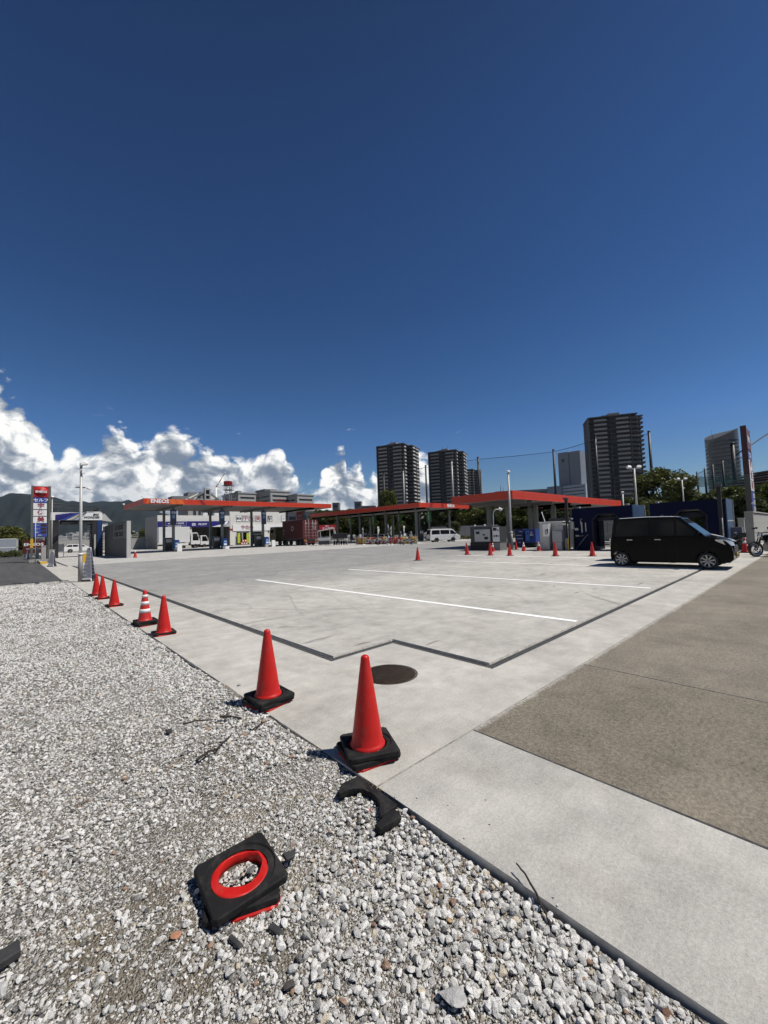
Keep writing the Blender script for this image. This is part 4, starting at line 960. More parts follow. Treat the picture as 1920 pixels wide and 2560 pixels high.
def bicycle():
    t = thing('bicycle', 'black city bicycle half hidden behind the nose of the black car', 'bicycle', (28.3, 3.05, 0), R(-80))
    for xx in (-.52, .52):
        w = MB(); w.lathe([(.315, -.018), (.335, -.018), (.335, .018), (.315, .018)], 36, ax='y', closed=True); wo = w.build('wheel', m_tyre, t); wo.location = (xx, 0, .335)
        r = MB(); r.lathe([(.300, -.012), (.315, -.012), (.315, .012), (.300, .012)], 36, ax='y', closed=True)
        for i in range(12): a = PI / 6 * i; r.cyl((0, 0, 0), (.30 * math.cos(a), 0, .30 * math.sin(a)), .003, n=4)
        r.build('rim', m_chrome, wo)
    f = MB(); f.tube([(-.52, 0, .335), (-.08, 0, .29), (-.22, 0, .78)], .014, 8); f.tube([(-.08, 0, .29), (.36, 0, .74)], .018, 8); f.tube([(-.20, 0, .70), (.36, 0, .78)], .014, 8); f.tube([(.52, 0, .335), (.36, 0, .90)], .016, 8); f.tube([(-.52, 0, .335), (-.20, 0, .70)], .010, 6); f.build('frame', m_blk, t)
    s = MB(); s.ext([(-.36, .84), (-.34, .88), (-.08, .86), (-.10, .83)], 'y', -.08, .08); s.build('saddle', m_blk, t, .02); h = MB(); h.tube([(.22, -.28, .98), (.36, -.2, 1.0), (.36, .2, 1.0), (.22, .28, .98)], .011, 8); h.cyl((.36, 0, .88), (.36, 0, 1.0), .012, n=8); h.build('handlebar', m_chrome, t)
    b = MB(); b.box(.42, .72, -.17, .17, .74, .76); b.box(.42, .72, -.17, -.16, .76, .98); b.box(.42, .72, .16, .17, .76, .98); b.box(.42, .43, -.16, .16, .76, .98); b.box(.71, .72, -.16, .16, .76, .98); b.build('basket', m_blk, t)
bicycle()

# ------------------------------------------------------------------ station materials
m_fas = mat('canopy_red', (.52, .040, .012), .42, var=.06, scale=.6, streak=.12); m_fas2 = mat('canopy_orange', (.62, .12, .02), .42, var=.05); m_fas3 = mat('canopy_dark_red', (.22, .014, .012), .45, var=.05)
m_post = mat('post_grey_paint', (.17, .175, .16), .5, .2, .12, streak=.3); m_sof = mat('soffit_panel', (.19, .19, .18), .6, var=.1, streak=.2); m_lett = mat('white_lettering', (.80, .80, .79), .45, var=.02)
m_wallw = mat('white_wall_panel', (.66, .645, .60), .6, var=.07, scale=.8, streak=.18); m_dark = mat('dark_interior', (.02, .02, .022), .8, var=.2); m_navy = mat('navy_board', (.020, .018, .16), .4, var=.05)
m_cred = mat('dark_red_lettering', (.26, .012, .02), .5); m_cblk = mat('black_lettering', (.02, .02, .02), .5); m_sblue = mat('sign_blue', (.035, .065, .30), .4, var=.06); m_board = mat('white_signboard', (.76, .76, .75), .45, var=.03)
m_blue = mat('terminal_blue', (.018, .12, .42), .35, var=.06); m_lgrey = mat('light_grey_metal', (.46, .46, .44), .5, .1, .06, streak=.25); m_mgrey = mat('mid_grey_metal', (.20, .20, .195), .5, .1, .1, streak=.25); m_dgrey = mat('dark_grey_metal', (.055, .057, .060), .5, .2, .15)
m_green = mat('sign_green', (.018, .14, .03), .45, var=.08); m_yel = mat('safety_yellow', (.62, .36, .02), .5, var=.08, grime=.2); m_conc2 = mat('block_wall_concrete', (.34, .335, .31), .85, var=.12, scale=.8, streak=.35, bump=.2); m_signred = mat('sign_red', (.40, .012, .022), .4, var=.06)

def canopy(label, x0, x1, y0, y1, z0, z1, posts, pw=.32, ribs=None):
    t = thing('station_canopy', label, 'canopy', ((x0 + x1) / 2, (y0 + y1) / 2, 0))
    d = MB(); d.box(x0 + .12, x1 - .12, y0 + .12, y1 - .12, z0 + .10, z1 - .12); d.build('roof_deck', m_lgrey, t, world=True)
    for nm, b in (('fascia', (x0, x1, y0, y0 + .1, z0, z1)), ('fascia', (x0, x0 + .1, y0 + .103, y1 - .103, z0, z1)), ('fascia', (x1 - .1, x1, y0 + .103, y1 - .103, z0, z1)), ('fascia', (x0, x1, y1 - .1, y1, z0, z1))):
        m_ = MB(); m_.box(*b); fo = m_.build(nm, m_fas, t, world=True)
    k = z0 + (z1 - z0) * .5
    for zz in (z0 + (z1 - z0) * .36, z0 + (z1 - z0) * .70):
        g = MB(); g.box(x0 - .012, x1 + .012, y0 - .012, y0 + .02, zz, zz + .025); g.box(x0 - .012, x0 + .02, y0 + .025, y1, zz, zz + .025); g.build('fascia_rib', m_fas, t, world=True)
    n = max(2, int((y1 - y0) / 1.5))
    for i in range(n):
        a, b = y0 + .12 + (y1 - y0 - .24) * i / n, y0 + .12 + (y1 - y0 - .24) * (i + 1) / n; s = MB(); s.box(x0 + .12, x1 - .12, a + .02, b - .02, z0 + .05, z0 + .098); s.build('soffit_panel', m_sof, t, world=True)
    for px, py in posts:
        p = MB(); p.box(px - pw / 2, px + pw / 2, py - pw / 2, py + pw / 2, .02, z0 + .05); po = p.build('post', m_post, t, world=True)
        b = MB(); b.box(px - pw, px + pw, py - pw, py + pw, .02, .12); b.build('base_plate', m_mgrey, po, world=False)
        b2 = MB(); b2.box(px - .08, px + .08, y0 + .3, y1 - .3, z0 - .22, z0 + .045); b2.build('beam', m_mgrey, t, world=True)
    return t
LC = canopy('long red-fronted fuel canopy on the left, with white lettering at its left corner', 11.75, 40.6, 57.0, 69.6, 6.34, 7.02, [(16.1, 60.5), (22.84, 60.5), (29.4, 60.5), (16.4, 66.5), (23.2, 66.5), (30.2, 66.5), (37.1, 66.5), (37.1, 60.5)])
MC = canopy('red-edged canopy in the middle distance, above the banners', 44.6, 57.5, 40.0, 70.2, 5.35, 6.06, [(46.5, 42.45), (46.5, 49.5), (46.5, 56.5), (46.5, 63.4), (55, 42.45), (55, 49.5), (55, 56.5), (55, 63.4)], .30)
RC = canopy('red canopy on the right above the generator and cabinets', 29.0, 55.9, 16.0, 22.05, 4.0, 4.68, [(31.8, 18.0), (36.9, 18.0), (40.9, 18.0), (46.5, 18.), (32.8, 20.6), (40.9, 20.6), (46.5, 20.6)], .34)
def slant(parent, x0, x1, y, z0, z1, sh, m, name='fascia_stripe'):
    s = MB(); s.add([(x0, y, z0), (x1, y, z0), (x1 + sh, y, z1), (x0 + sh, y, z1)], [(0, 1, 2, 3)]); s.v += [(v[0], v[1] + .01, v[2]) for v in s.v]; s.f += [[0, 4, 5, 1], [1, 5, 6, 2], [2, 6, 7, 3], [3, 7, 4, 0]]; s.m += [0] * 4; s.s += [False] * 4
    return s.build(name, m, parent, world=True)
slant(LC, 12.0, 12.25, 56.975, 6.36, 7.0, .25, m_fas2); slant(LC, 14.9, 15.7, 56.975, 6.36, 7.0, -.35, m_fas2); slant(LC, 15.75, 16.6, 56.972, 6.36, 7.0, -.35, m_fas2); slant(LC, 18.9, 19.35, 56.975, 6.36, 7.0, -.5, m_fas3)
write(LC, 'ENEOS', (13.58, 56.96, 6.68), .66, m_lett, '-y', .022, wide=1.06)
slant(MC, 46.9, 47.5, 39.975, 5.36, 6.05, .45, m_fas3); slant(MC, 50.0, 50.5, 39.975, 5.36, 6.05, -.05, m_fas3); write(MC, 'ENEOS', (52.35, 39.96, 5.70), .62, m_lett, '-y', .022)
for q in ((11.8, 57.05), (11.85, 69.5)):
    f = MB(); f.cyl((q[0], q[1], 7.0), (q[0], q[1], 7.18), .03, n=8); f.cbox((q[0] - .12, q[1], 7.24), (.22, .26, .16)); f.build('floodlight', m_lett, LC, world=True)

# hanging lane signs on the posts
for k, (x, lab) in enumerate(((16.02, 'blue lane sign on the first front post of the left canopy'), (22.7, 'blue lane sign on the second front post of the left canopy'), (29.42, 'blue lane sign on the third front post of the left canopy'))):
    t = thing('lane_sign', lab, 'sign', (x, 60.2, 3.7), 0, 'blue lane signs'); b = MB(); b.box(-.36, .36, -.16, .16, 0, 2.15); b.build('sign_case', mat('lane_sign_blue', (.02, .045, .13), .4, var=.08), t)
    for z in (.95, 1.5): p = MB(); p.box(-.2, .2, -.172, -.162, z, z + .42); p.build('sign_face', mat('lane_sign_pale', (.22, .30, .42), .4, var=.15, scale=14), t)
    write(t, '軽油', (0, -.175, 1.72), .30, m_lett, '-y', .004, world=False); c = MB(); c.box(-.30, .30, -.168, -.162, .12, .62); c.build('display', m_dgrey, t)
for k, (y, lab) in enumerate(((48.75, 'nearest green lane sign under the middle canopy'), (55.5, 'middle green lane sign under the middle canopy'), (62.5, 'farthest green lane sign under the middle canopy'), (41.9, 'green lane sign at the front corner of the middle canopy, over the white van'))):
    t = thing('lane_sign', lab, 'sign', (49.0, y, 0), 0, 'green lane signs'); b = MB(); b.box(-.1, .1, -.42, .42, 3.2, 4.95); b.build('sign_case', m_green, t); p = MB(); p.box(-.11, .11, -.11, .11, .02, 5.35); p.build('post', m_post, t); write(t, 'セルフ'[0] + '\nル\nフ', (-.115, 0, 4.1), .42, m_lett, '-x', .004, world=False)

# pump islands
def dispenser(label, x, y, w=1.0, face='-y'):
    t = thing('fuel_dispenser', label, 'fuel pump', (x, y, .02), 0, 'fuel dispensers'); i = MB(); i.box(-w / 2 - .5, w / 2 + .5, -.55, .55, 0, .14); i.build('island', m_conc2, t, .03)
    b = MB(); b.box(-w / 2, w / 2, -.32, .32, .14, 1.95); b.build('cabinet', m_dgrey, t, .02); s = MB(); s.box(-w / 2 + .12, w / 2 - .12, -.335, -.32, 1.3, 1.75); s.build('display', m_lgrey, t)
    for q in (-.25, .25):
        h = MB(); h.tube([(q, -.34, 1.15), (q - .1, -.46, .8), (q - .12, -.44, .4), (q + .05, -.40, .35), (q + .1, -.36, .9)], .02, 6); h.build('hose', m_blk, t); n = MB(); n.cbox((q, -.36, 1.12), (.08, .08, .25)); n.build('nozzle', m_signred if q < 0 else m_green, t)
    return t
dispenser('dark fuel dispenser at the first pump island', 15.7, 61.4); dispenser('dark fuel dispenser at the second pump island', 22.2, 61.2); dispenser('dark fuel dispenser at the third pump island', 28.9, 61.3)
dispenser('fuel dispenser at the near end under the middle canopy', 49.6, 44.5, 1.0); dispenser('fuel dispenser halfway under the middle canopy', 49.6, 52.0, 1.0); dispenser('fuel dispenser at the far end under the middle canopy', 49.6, 59.0, 1.0)
def terminal(label, x, y):
    t = thing('payment_terminal', label, 'payment terminal', (x, y, .02), 0, 'blue payment terminals'); b = MB(); b.ext([(-.30, .45), (.30, .45), (.30, 1.5), (.20, 1.62), (-.30, 1.62)], 'y', -.25, .25); b.build('cabinet', m_blue, t, .03)
    p = MB(); p.box(-.28, .28, -.22, .22, 0, .45); p.build('plinth', m_lgrey, t); s = MB(); s.box(-.2, .2, -.262, -.252, 1.05, 1.3); s.build('screen', mat('pale_screen', (.45, .58, .70), .3), t); k = MB(); k.box(-.2, .2, -.262, -.252, .6, .85); k.build('keypad', m_lett, t)
for lab, x in (('blue payment terminal at the first pump island', 16.3), ('blue payment terminal at the second pump island', 22.9), ('blue payment terminal at the third pump island', 29.6)): terminal(lab, x, 59.7)
for lab, x in (('white guard box beside the first payment terminal', 16.45), ('white guard box beside the third payment terminal', 30.4), ('low white guard box below the second payment terminal', 22.95)):
    h = .42 if 'low' in lab else 1.05; b = MB(); b.ext([(-.30, 0), (.30, 0), (.30, h * .85), (.22, h), (-.30, h)], 'y', -.15, .15); o = b.build('guard_box', m_board, None, .02); o.location = (x, 59.0, .02); tag(o, lab, 'guard box', 'white guard boxes')

# ------------------------------------------------------------------ shop and garage
def shop():
    Y = 84.0; t = thing('station_shop', 'white station shop with garage bays, navy sign band and framed characters', 'building', (33, 88, 0)); B = lambda nm, m, *b: (lambda q: (q.box(*b), q.build(nm, m, t, world=True))[1])(MB())
    B('wall', m_wallw, 19.63, 33.35, Y, Y + .3, 5.262, 6.43); B('wall', m_wallw, 19.63, 22.6, Y, Y + .3, .02, 4.08); B('wall', m_wallw, 24.5, 25.72, Y, Y + .3, .02, 4.08)
    B('wall', m_wallw, 19.63, 33.35, Y, Y + .3, 4.085, 5.26)
    B('end_wall', m_mgrey, 19.63, 19.93, Y + .302, 94.0, .02, 6.42); B('rear_wall', m_wallw, 19.93, 47.0, 93.7, 94., .02, 6.4)
    B('roof', m_mgrey, 19.95, 33.3, Y + .31, 93.6, 6.2, 6.38)
    up = B('wall', m_wallw, 33.353, 46.7, Y - .05, Y + .3, 2.87, 8.3); B('roof', m_mgrey, 33.4, 46.6, Y + .31, 93.6, 8.0, 8.2)
    B('wall', m_wallw, 33.353, 34.7, Y - .05, Y + .3, .02, 2.868); B('wall', m_wallw, 37.6, 38.3, Y - .05, Y + .3, .02, 2.868); B('wall', m_wallw, 40.5, 46.7, Y - .05, Y + .3, .02, 2.868); B('end_wall', m_wallw, 46.4, 46.7, Y + .303, 94, .02, 8.25)
    B('ceiling', m_dark, 19.95, 33.3, Y + .31, 93.6, 4.3, 4.4); B('bay_back', m_mgrey, 20, 33.3, 91.5, 91.6, .02, 4.3); B('bay_divider', m_mgrey, 24.9, 25.1, Y + .31, 91.4, .02, 4.29); B('bay_divider', m_mgrey, 33.36, 33.5, Y + .31, 93.6, .02, 8.0)
    B('shop_back', m_mgrey, 33.6, 46.3, 90, 90.1, .02, 3.4); B('shop_ceiling', m_lgrey, 33.6, 46.3, Y + .32, 90, 3.4, 3.5)
    band = B('sign_band', m_navy, 19.6, 33.36, Y - .22, Y - .004, 4.09, 5.26)
    sw = MB(); pts = [(29.5, 4.10), (31.4, 4.10), (32.6, 4.62), (32.9, 5.0), (32.8, 5.25), (32.45, 5.25), (32.3, 5.0), (31.6, 4.6)]; sw.ext(pts, 'y', Y - .235, Y - .222); sw.build('white_swoosh', m_lett, band)
    s2 = MB(); s2.ext([(31.9, 4.10), (33.35, 4.10), (33.35, 5.25), (33.0, 5.25), (33.08, 5.0), (32.75, 4.6)], 'y', Y - .235, Y - .222); s2.build('grey_swoosh', m_lgrey, band)
    write(t, 'PROFIT', (27.75, Y - .24, 4.62), .52, m_lett, '-y', .008); e = MB(); e.box(25.7, 26.35, Y - .236, Y - .222, 4.38, 4.86); e.build('emblem', m_lett, t, world=True); write(t, 'UD', (26.02, Y - .25, 4.62), .38, m_navy, '-y', .006)
    for b in ((20.9, 24.66, 5.19, 5.215), (20.9, 24.66, 4.46, 4.485)): B('sign_border', m_lett, b[0], b[1], Y - .235, Y - .222, b[2], b[3])
    for x in (20.9, 24.635): B('sign_border', m_lett, x, x + .025, Y - .235, Y - .222, 4.487, 5.188)
    write(t, 'imp PRO SHOP', (22.8, Y - .24, 4.84), .44, m_lett, '-y', .006); write(t, 'タイヤ・点検整備', (22.5, Y - .24, 4.25), .30, m_lett, '-y', .004)
    g = B('fascia_sign', m_board, 33.93, 45.7, Y - .16, Y - .052, 3.11, 4.45); write(t, '宇佐美', (37.1, Y - .175, 3.8), .95, m_cred, '-y', .012)
    for a, b, ch, m in ((34.68, 35.94, '直営', m_cblk), (36.12, 37.41, '宇', m_cred), (37.59, 38.79, '佐', m_cred), (39.04, 40.24, '美', m_cred), (41.87, 43.15, '駅', m_cblk), (45.35, 46.45, '24', m_mgrey)):
        f = B('framed_character', m_mgrey, a, b, Y - .10, Y - .052, 5.12, 6.46); i = MB(); i.box(a + .09, b - .09, Y - .112, Y - .102, 5.21, 6.37); i.build('panel', m_board, f); write(t, ch, ((a + b) / 2, Y - .12, 5.78), .55 if len(ch) > 1 else 1.15, m, '-y', .014)
    for a, b in ((34.72, 36.0), (36.1, 37.58)):
        w = B('window', m_board, a, b, Y, Y + .08, .15, 2.86); p = MB(); p.box(a + .06, b - .06, Y - .006, Y - .001, .21, 2.80); p.build('pane', m_glass, w)
    d = B('door', m_mgrey, 38.32, 40.48, Y + .02, Y + .1, .02, 2.86)
    for a in (38.42, 39.45): p = MB(); p.box(a, a + .95, Y + .012, Y + .018, .1, 2.3); p.build('pane', m_glass, d)
    p = MB(); p.box(38.42, 40.4, Y + .012, Y + .018, 2.4, 2.8); p.build('pane', m_glass, d); B('step', m_conc2, 33.4, 46.6, Y - 1.2, Y - .06, .0225, .16)
    B('wall_sign', m_signred, 33.4, 33.88, Y - .12, Y - .052, 3.29, 3.66)
    for x in (28.6, 30.9): B('roof_unit', m_board, x, x + .9, Y + 2, Y + 3, 6.381, 7.1)
    # things in the bays
    for x, z, w, h in ((26.6, .02, 1.2, 1.6), (31.2, .02, 1.5, 1.1)): B('tool_cabinet', m_dgrey, x, x + w, 89.8, 90.6, z, z + h)
    B('car_lift', m_dgrey, 29.0, 29.3, 87, 87.4, .02, 3.4); B('bay_window', m_lgrey, 27, 28.4, 91.46, 91.495, 1.9, 2.8)
shop()
m_can = mat('oil_can_red', (.42, .07, .06), .45, var=.12, scale=5)
for r, (n, z) in enumerate(((3, .16), (2, .72))):
    for i in range(n):
        t = thing('oil_can', ('%s oil can in the bottom row of the red stack by the shop window' % ('left', 'middle', 'right')[i] if r == 0 else '%s oil can in the upper row of the red stack by the shop window' % ('left', 'right')[i]), 'oil can', (36.1 + (i - (n - 1) / 2) * .52, 83.35, z), 0, 'red oil cans stacked by the shop window')
        b = MB(); b.box(-.23, .23, -.2, .2, 0, .52); b.build('can', m_can, t, .03); l = MB(); l.box(-.14, .14, -.208, -.202, .12, .40); l.build('paper_label', m_wht, t); h = MB(); h.tube([(-.1, 0, .52), (-.08, 0, .56), (.08, 0, .56), (.1, 0, .52)], .012, 6); h.build('handle', m_blk, t)
for lab, x in (('yellow-green printed display banner left of the oil cans', 35.1), ('yellow-green printed display banner right of the oil cans', 37.1)):
    t = thing('display_banner', lab, 'banner', (x, 83.6, .16), 0, 'yellow-green display banners'); b = MB(); b.box(-.30, .30, -.02, .02, .3, 2.5); b.build('cloth', mat('hi_vis_print', (.38, .46, .04), .7, var=.6, scale=4.5), t); f = MB(); f.cyl((-.32, .03, 0), (-.32, .03, 2.55), .015, n=6); f.box(-.36, .36, -.2, .2, 0, .03); f.build('stand', m_blk, t)

# ------------------------------------------------------------------ people
def person(label, x, y, z, rz, top, legs, skin=(.35, .22, .15), hair=(.02, .018, .016), pose='stand', cap=None):
    t = thing('person', label, 'person', (x, y, z), rz)
    arm = {'stand': ((.25, .02, 1.12), (.27, .08, .86)), 'reach': ((.26, .18, 1.16), (.20, .42, 1.20)), 'hips': ((.34, -.06, 1.14), (.20, .06, 1.00))}[pose]
    V = [(0, 0, .92), (0, 0, 1.10), (0, .01, 1.30), (0, .01, 1.44), (0, .02, 1.52), (0, .03, 1.60), (0, .03, 1.70)]; Rr = [.135, .125, .15, .11, .055, .085, .08]; E = [(0, 1), (1, 2), (2, 3), (3, 4), (4, 5), (5, 6)]
    for s in (-1, 1):
        b = len(V); V += [(s * .18, .01, 1.40), (s * arm[0][0], arm[0][1], arm[0][2]), (s * arm[1][0], arm[1][1], arm[1][2]), (s * arm[1][0], arm[1][1] + .05, arm[1][2] - .08)]; Rr += [.07, .05, .04, .035]; E += [(3, b), (b, b + 1), (b + 1, b + 2), (b + 2, b + 3)]
        b = len(V); V += [(s * .10, 0, .84), (s * .11, .02 * s, .48), (s * .12, -.02, .10), (s * .13, .08, .04)]; Rr += [.10, .07, .052, .04]; E += [(0, b), (b, b + 1), (b + 1, b + 2), (b + 2, b + 3)]
    me = bpy.data.meshes.new('body'); me.from_pydata(V, E, []); o = obj('body', me, t)
    sk = o.modifiers.new('skin', 'SKIN'); lay = me.skin_vertices[0].data
    for i, r in enumerate(Rr): lay[i].radius = (r, r * (.72 if i < 4 else 1)); lay[i].use_root = i == 0
    o.modifiers.new('sub', 'SUBSURF').levels = 1
    dg = bpy.context.evaluated_depsgraph_get(); nm = bpy.data.meshes.new_from_object(o.evaluated_get(dg)); o.modifiers.clear(); o.data = nm
    nm.materials.clear(); C3 = lambda c: '%02d%02d%02d' % tuple(int(v * 99) for v in c)
    for m_ in (mat('cloth_' + C3(top), top, .85, var=.15), mat('cloth_' + C3(legs), legs, .85, var=.15), mat('skin_' + C3(skin), skin, .6), m_blk): nm.materials.append(m_)
    for p in nm.polygons:
        c = p.center; p.use_smooth = True
        p.material_index = 2 if c.z > 1.49 else (3 if c.z < .10 else (1 if c.z < .95 and abs(c.x) < .2 else (2 if abs(c.x) > .17 and (c.z < 1.02) else 0)))
    h = MB(); h.lathe([(.001, .155), (.05, .148), (.088, .11), (.10, .055), (.098, .0), (.085, -.04)], 14); ho = h.build('hair' if cap is None else 'cap', mat('hair_dark', hair, .8) if cap is None else mat('cap_cloth', cap, .8), t); ho.location = (0, .02, 1.62)
    return t
person('person in dark work clothes and pale cap standing at the garage bay', 28.6, 83.0, .02, R(180), (.03, .03, .035), (.035, .035, .04), cap=(.5, .5, .48), pose='hips')
person('person in black standing at the open front door of the white van', 48.55, 37.35, .02, R(120), (.012, .012, .013), (.012, .012, .014), pose='reach')
person('person in a white shirt behind the sales tables, left of the banners', 39.0, 47.4, .02, R(170), (.5, .5, .48), (.03, .03, .035))
person('person in dark clothes behind the sales tables, right of the person in white', 39.5, 45.9, .02, R(150), (.02, .02, .024), (.03, .03, .035), pose='reach')

# ------------------------------------------------------------------ sales stand, banners and flags before the middle canopy
def print_mat(name, cols, sc, seed):
    m, N, b = newmat(name); tc = N.n('ShaderNodeTexCoord').outputs['Object']
    v = N.vor(N.mapping(tc, loc=(seed, seed, 0), rot=(R(20), 0, 0), sc=(1, 1, 1.8)), sc, 'F1'); c = N.ramp(N.sep(v.outputs['Color'])[0], [(i / len(cols), c) for i, c in enumerate(cols)], 'CONSTANT')
    N.put(b.inputs['Base Color'], c); b.inputs['Roughness'].default_value = .55; return m
def tarp(label, a, b, h, m, texts):
    t = thing('printed_banner', label, 'banner', ((a[0] + b[0]) / 2, (a[1] + b[1]) / 2, .02), math.atan2(b[1] - a[1], b[0] - a[0]), 'printed banners on frames'); L = math.hypot(b[0] - a[0], b[1] - a[1])
    c = MB(); n = 24; vs = []
    for i in range(n + 1):
        x = -L / 2 + L * i / n; w = .03 * math.sin(i * 1.1) + .02 * math.sin(i * 2.3)
        vs += [(x, w, .08), (x, w - .004, h)]
    c.add(vs, [(2 * i, 2 * i + 2, 2 * i + 3, 2 * i + 1) for i in range(n)], 0, True); co = c.build('cloth', m, t); sm = co.modifiers.new('thick', 'SOLIDIFY'); sm.thickness = .012
    f = MB(); f.tube([(-L / 2, .08, 0), (-L / 2, .08, h + .03), (L / 2, .08, h + .03), (L / 2, .08, 0)], .02, 6); f.build('frame', m_lgrey, t)
    for tx, x, z, s, mm in texts:
        me = letters(tx, s, .012, .15); me.materials.append(mm); A = FACE['-y'].to_4x4(); A.translation = Vector((x, -.07, z)); me.transform(A); obj('lettering', me, t)
m_redl = mat('banner_red', (.50, .02, .03), .5); m_gold = mat('banner_gold', (.60, .42, .06), .5)
tarp('printed banner with gold and white lettering on dark red, left of the pair', (35.95, 44.6), (36.9, 39.3), 1.05, print_mat('banner_print_red', [(.20, .02, .03), (.06, .03, .04), (.45, .30, .06), (.30, .03, .05), (.08, .06, .08), (.55, .52, .48)], 2.2, 1), [('洗車', -1.7, .58, .85, m_gold), ('コーティング', 1.0, .5, .62, m_lett)])
tarp('printed banner with orange, white and red lettering, right of the pair', (36.8, 38.7), (37.55, 34.3), 1.0, print_mat('banner_print_gold', [(.40, .24, .05), (.28, .12, .03), (.58, .55, .50), (.45, .05, .05), (.10, .08, .10), (.55, .40, .10)], 2.4, 4), [('車検', -1.5, .5, .8, m_redl), ('キャンペーン', .8, .5, .55, m_lett)])
def nobori(label, x, y, h, seed, tone=(.62, .62, .60)):
    t = thing('banner_flag', label, 'flag', (x, y, .02), R(20 + 25 * (seed % 3)), 'tall banner flags'); rs = random.Random(seed)
    p = MB(); p.cyl((0, 0, 0), (0, 0, h), .018, .014, 8); p.cyl((0, 0, h * .98), (.45, 0, h * .98), .010, n=6); p.build('pole', m_lgrey, t); b = MB(); b.lathe([(.001, .14), (.16, .12), (.22, .05), (.22, 0), (.001, 0)], 14); b.build('water_base', m_board, t)
    c = MB(); n = 16; vs = []
    for i in range(n + 1):
        z = h * .97 - (h * .72) * i / n; k = i / n; w0 = .03 * math.sin(i * .9 + seed); wd = .45 * (1 - .35 * k + .15 * math.sin(i * .8 + seed))
        vs += [(0, 0, z), (wd * .5, .12 * math.sin(i * .55 + seed) * k, z - .02), (wd, .22 * math.sin(i * .5 + seed) * k + w0, z - .05 * k)]
    c.add(vs, [f for i in range(n) for f in ((3 * i, 3 * i + 1, 3 * i + 4, 3 * i + 3), (3 * i + 1, 3 * i + 2, 3 * i + 5, 3 * i + 4))], 0, True)
    co = c.build('flag_cloth', print_mat('flag_print_%d' % seed, [tone, (.05, .07, .22), tone, (.10, .10, .12), (.55, .60, .30) if seed % 2 else tone, tone], 3.2, seed), t); s = co.modifiers.new('thick', 'SOLIDIFY'); s.thickness = .006
for i, (x, y, h, lab) in enumerate(((35.7, 42.7, 2.5, 'white and navy banner flag at the left end of the red banner'), (36.55, 40.6, 2.55, 'white and navy banner flag before the right half of the red banner'), (36.5, 38.45, 2.75, 'tallest banner flag, between the two printed banners'), (36.6, 37.9, 2.5, 'banner flag next to the tallest one'), (37.35, 36.4, 2.5, 'white and navy banner flag before the orange banner'), (37.5, 37.05, 1.8, 'short furled banner flag before the orange banner'), (37.5, 35.1, 1.7, 'short furled banner flag at the right end of the orange banner'))): nobori(lab, x, y, h, i + 2)
def tent():
    t = thing('sales_tent', 'white awning on poles beside the container truck', 'tent', (35.6, 51.7, .02), R(-43)); r = MB(); r.add([(-1.2, -1.0, 2.2), (1.25, -1.0, 2.62), (1.25, 1.2, 2.62), (-1.2, 1.2, 2.2), (-1.2, -1.0, 2.26), (1.25, -1.0, 2.68), (1.25, 1.2, 2.68), (-1.2, 1.2, 2.26)], [(0, 3, 2, 1), (4, 5, 6, 7), (0, 1, 5, 4), (1, 2, 6, 5), (2, 3, 7, 6), (3, 0, 4, 7)]); r.build('awning', m_board, t)
    for x, y in ((-1.1, -.9), (.75, -.9), (-1.1, 1.1), (1.15, 1.1)): p = MB(); p.cyl((x, y, 0), (x, y, 2.2 + (x + 1.2) * .17), .03, n=8); p.build('pole', m_board, t)
    c = MB(); c.box(-1.15, .7, -.8, -.1, .85, 1.2); c.box(-1.0, .5, -.7, .2, .70, .84); c.build('counter', m_board, t); q = MB(); q.box(-1.1, .65, -.75, .9, .10, .68); q.build('stock_boxes', m_dgrey, t)
    for x in (-1.0, -.3, .4): b = MB(); b.cbox((x, -1.0, .06), (.42, .3, .12)); b.build('foot_weight', m_board, t, .02)
tent()
t = thing('sign_board', 'red signboard with white lettering behind the white awning', 'sign', (36.6, 52.6, .02), R(-43)); b = MB(); b.box(-1.35, 1.35, -.05, .05, 2.35, 3.2); b.build('panel', m_signred, t); write(t, 'タイヤ市', (0, -.06, 2.62), .45, m_lett, '-y', .008, world=False); write(t, '開催中', (-.1, -.06, 3.02), .2, m_lett, '-y', .004, world=False)
for x in (-1.2, 1.2): p = MB(); p.cyl((x, 0, 0), (x, 0, 2.4), .04, n=8); p.build('post', m_lgrey, t)
t = thing('tyre_rack', 'rack of dark tyres under a black cover beside the white awning', 'rack', (36.1, 48.9, .02), R(-43)); b = MB(); b.box(-1.0, 1.25, -.4, .4, 1.0, 1.75); b.build('cover', m_dark, t, .06); f = MB()
for x in (-.95, 0, 1.2):
    for y in (-.38, .38): f.cyl((x, y, 0), (x, y, 1.0), .025, n=6)
f.build('frame', m_lgrey, t)
for i in range(6): w = MB(); w.lathe([(.18, -.09), (.30, -.10), (.32, -.04), (.32, .04), (.30, .10), (.18, .09)], 20, ax='y', closed=True); o = w.build('tyre', m_tyre, t); o.location = (-.75 + i * .36, 0, .36); o.rotation_euler = (0, 0, PI / 2)
for k, (x, y) in enumerate(((37.0, 46.6), (37.1, 45.4))):
    t = thing('folding_table', ('folding table next to the tyre rack' if k == 0 else 'folding table next to the red printed banner'), 'table', (x, y, .02), R(-50), 'sales tables'); b = MB(); b.box(-.55, .55, -.3, .3, .70, .74); b.build('table_top', m_mgrey, t)
    for sx in (-.5, .5):
        for sy in (-.26, .26): l = MB(); l.cyl((sx, sy, 0), (sx * .96, sy, .70), .018, n=6); l.build('leg', m_lgrey, t)
    r = MB(); r.box(-.35, .2, -.2, .15, .741, .92); r.build('goods', m_signred if k else m_dark, t, .02)
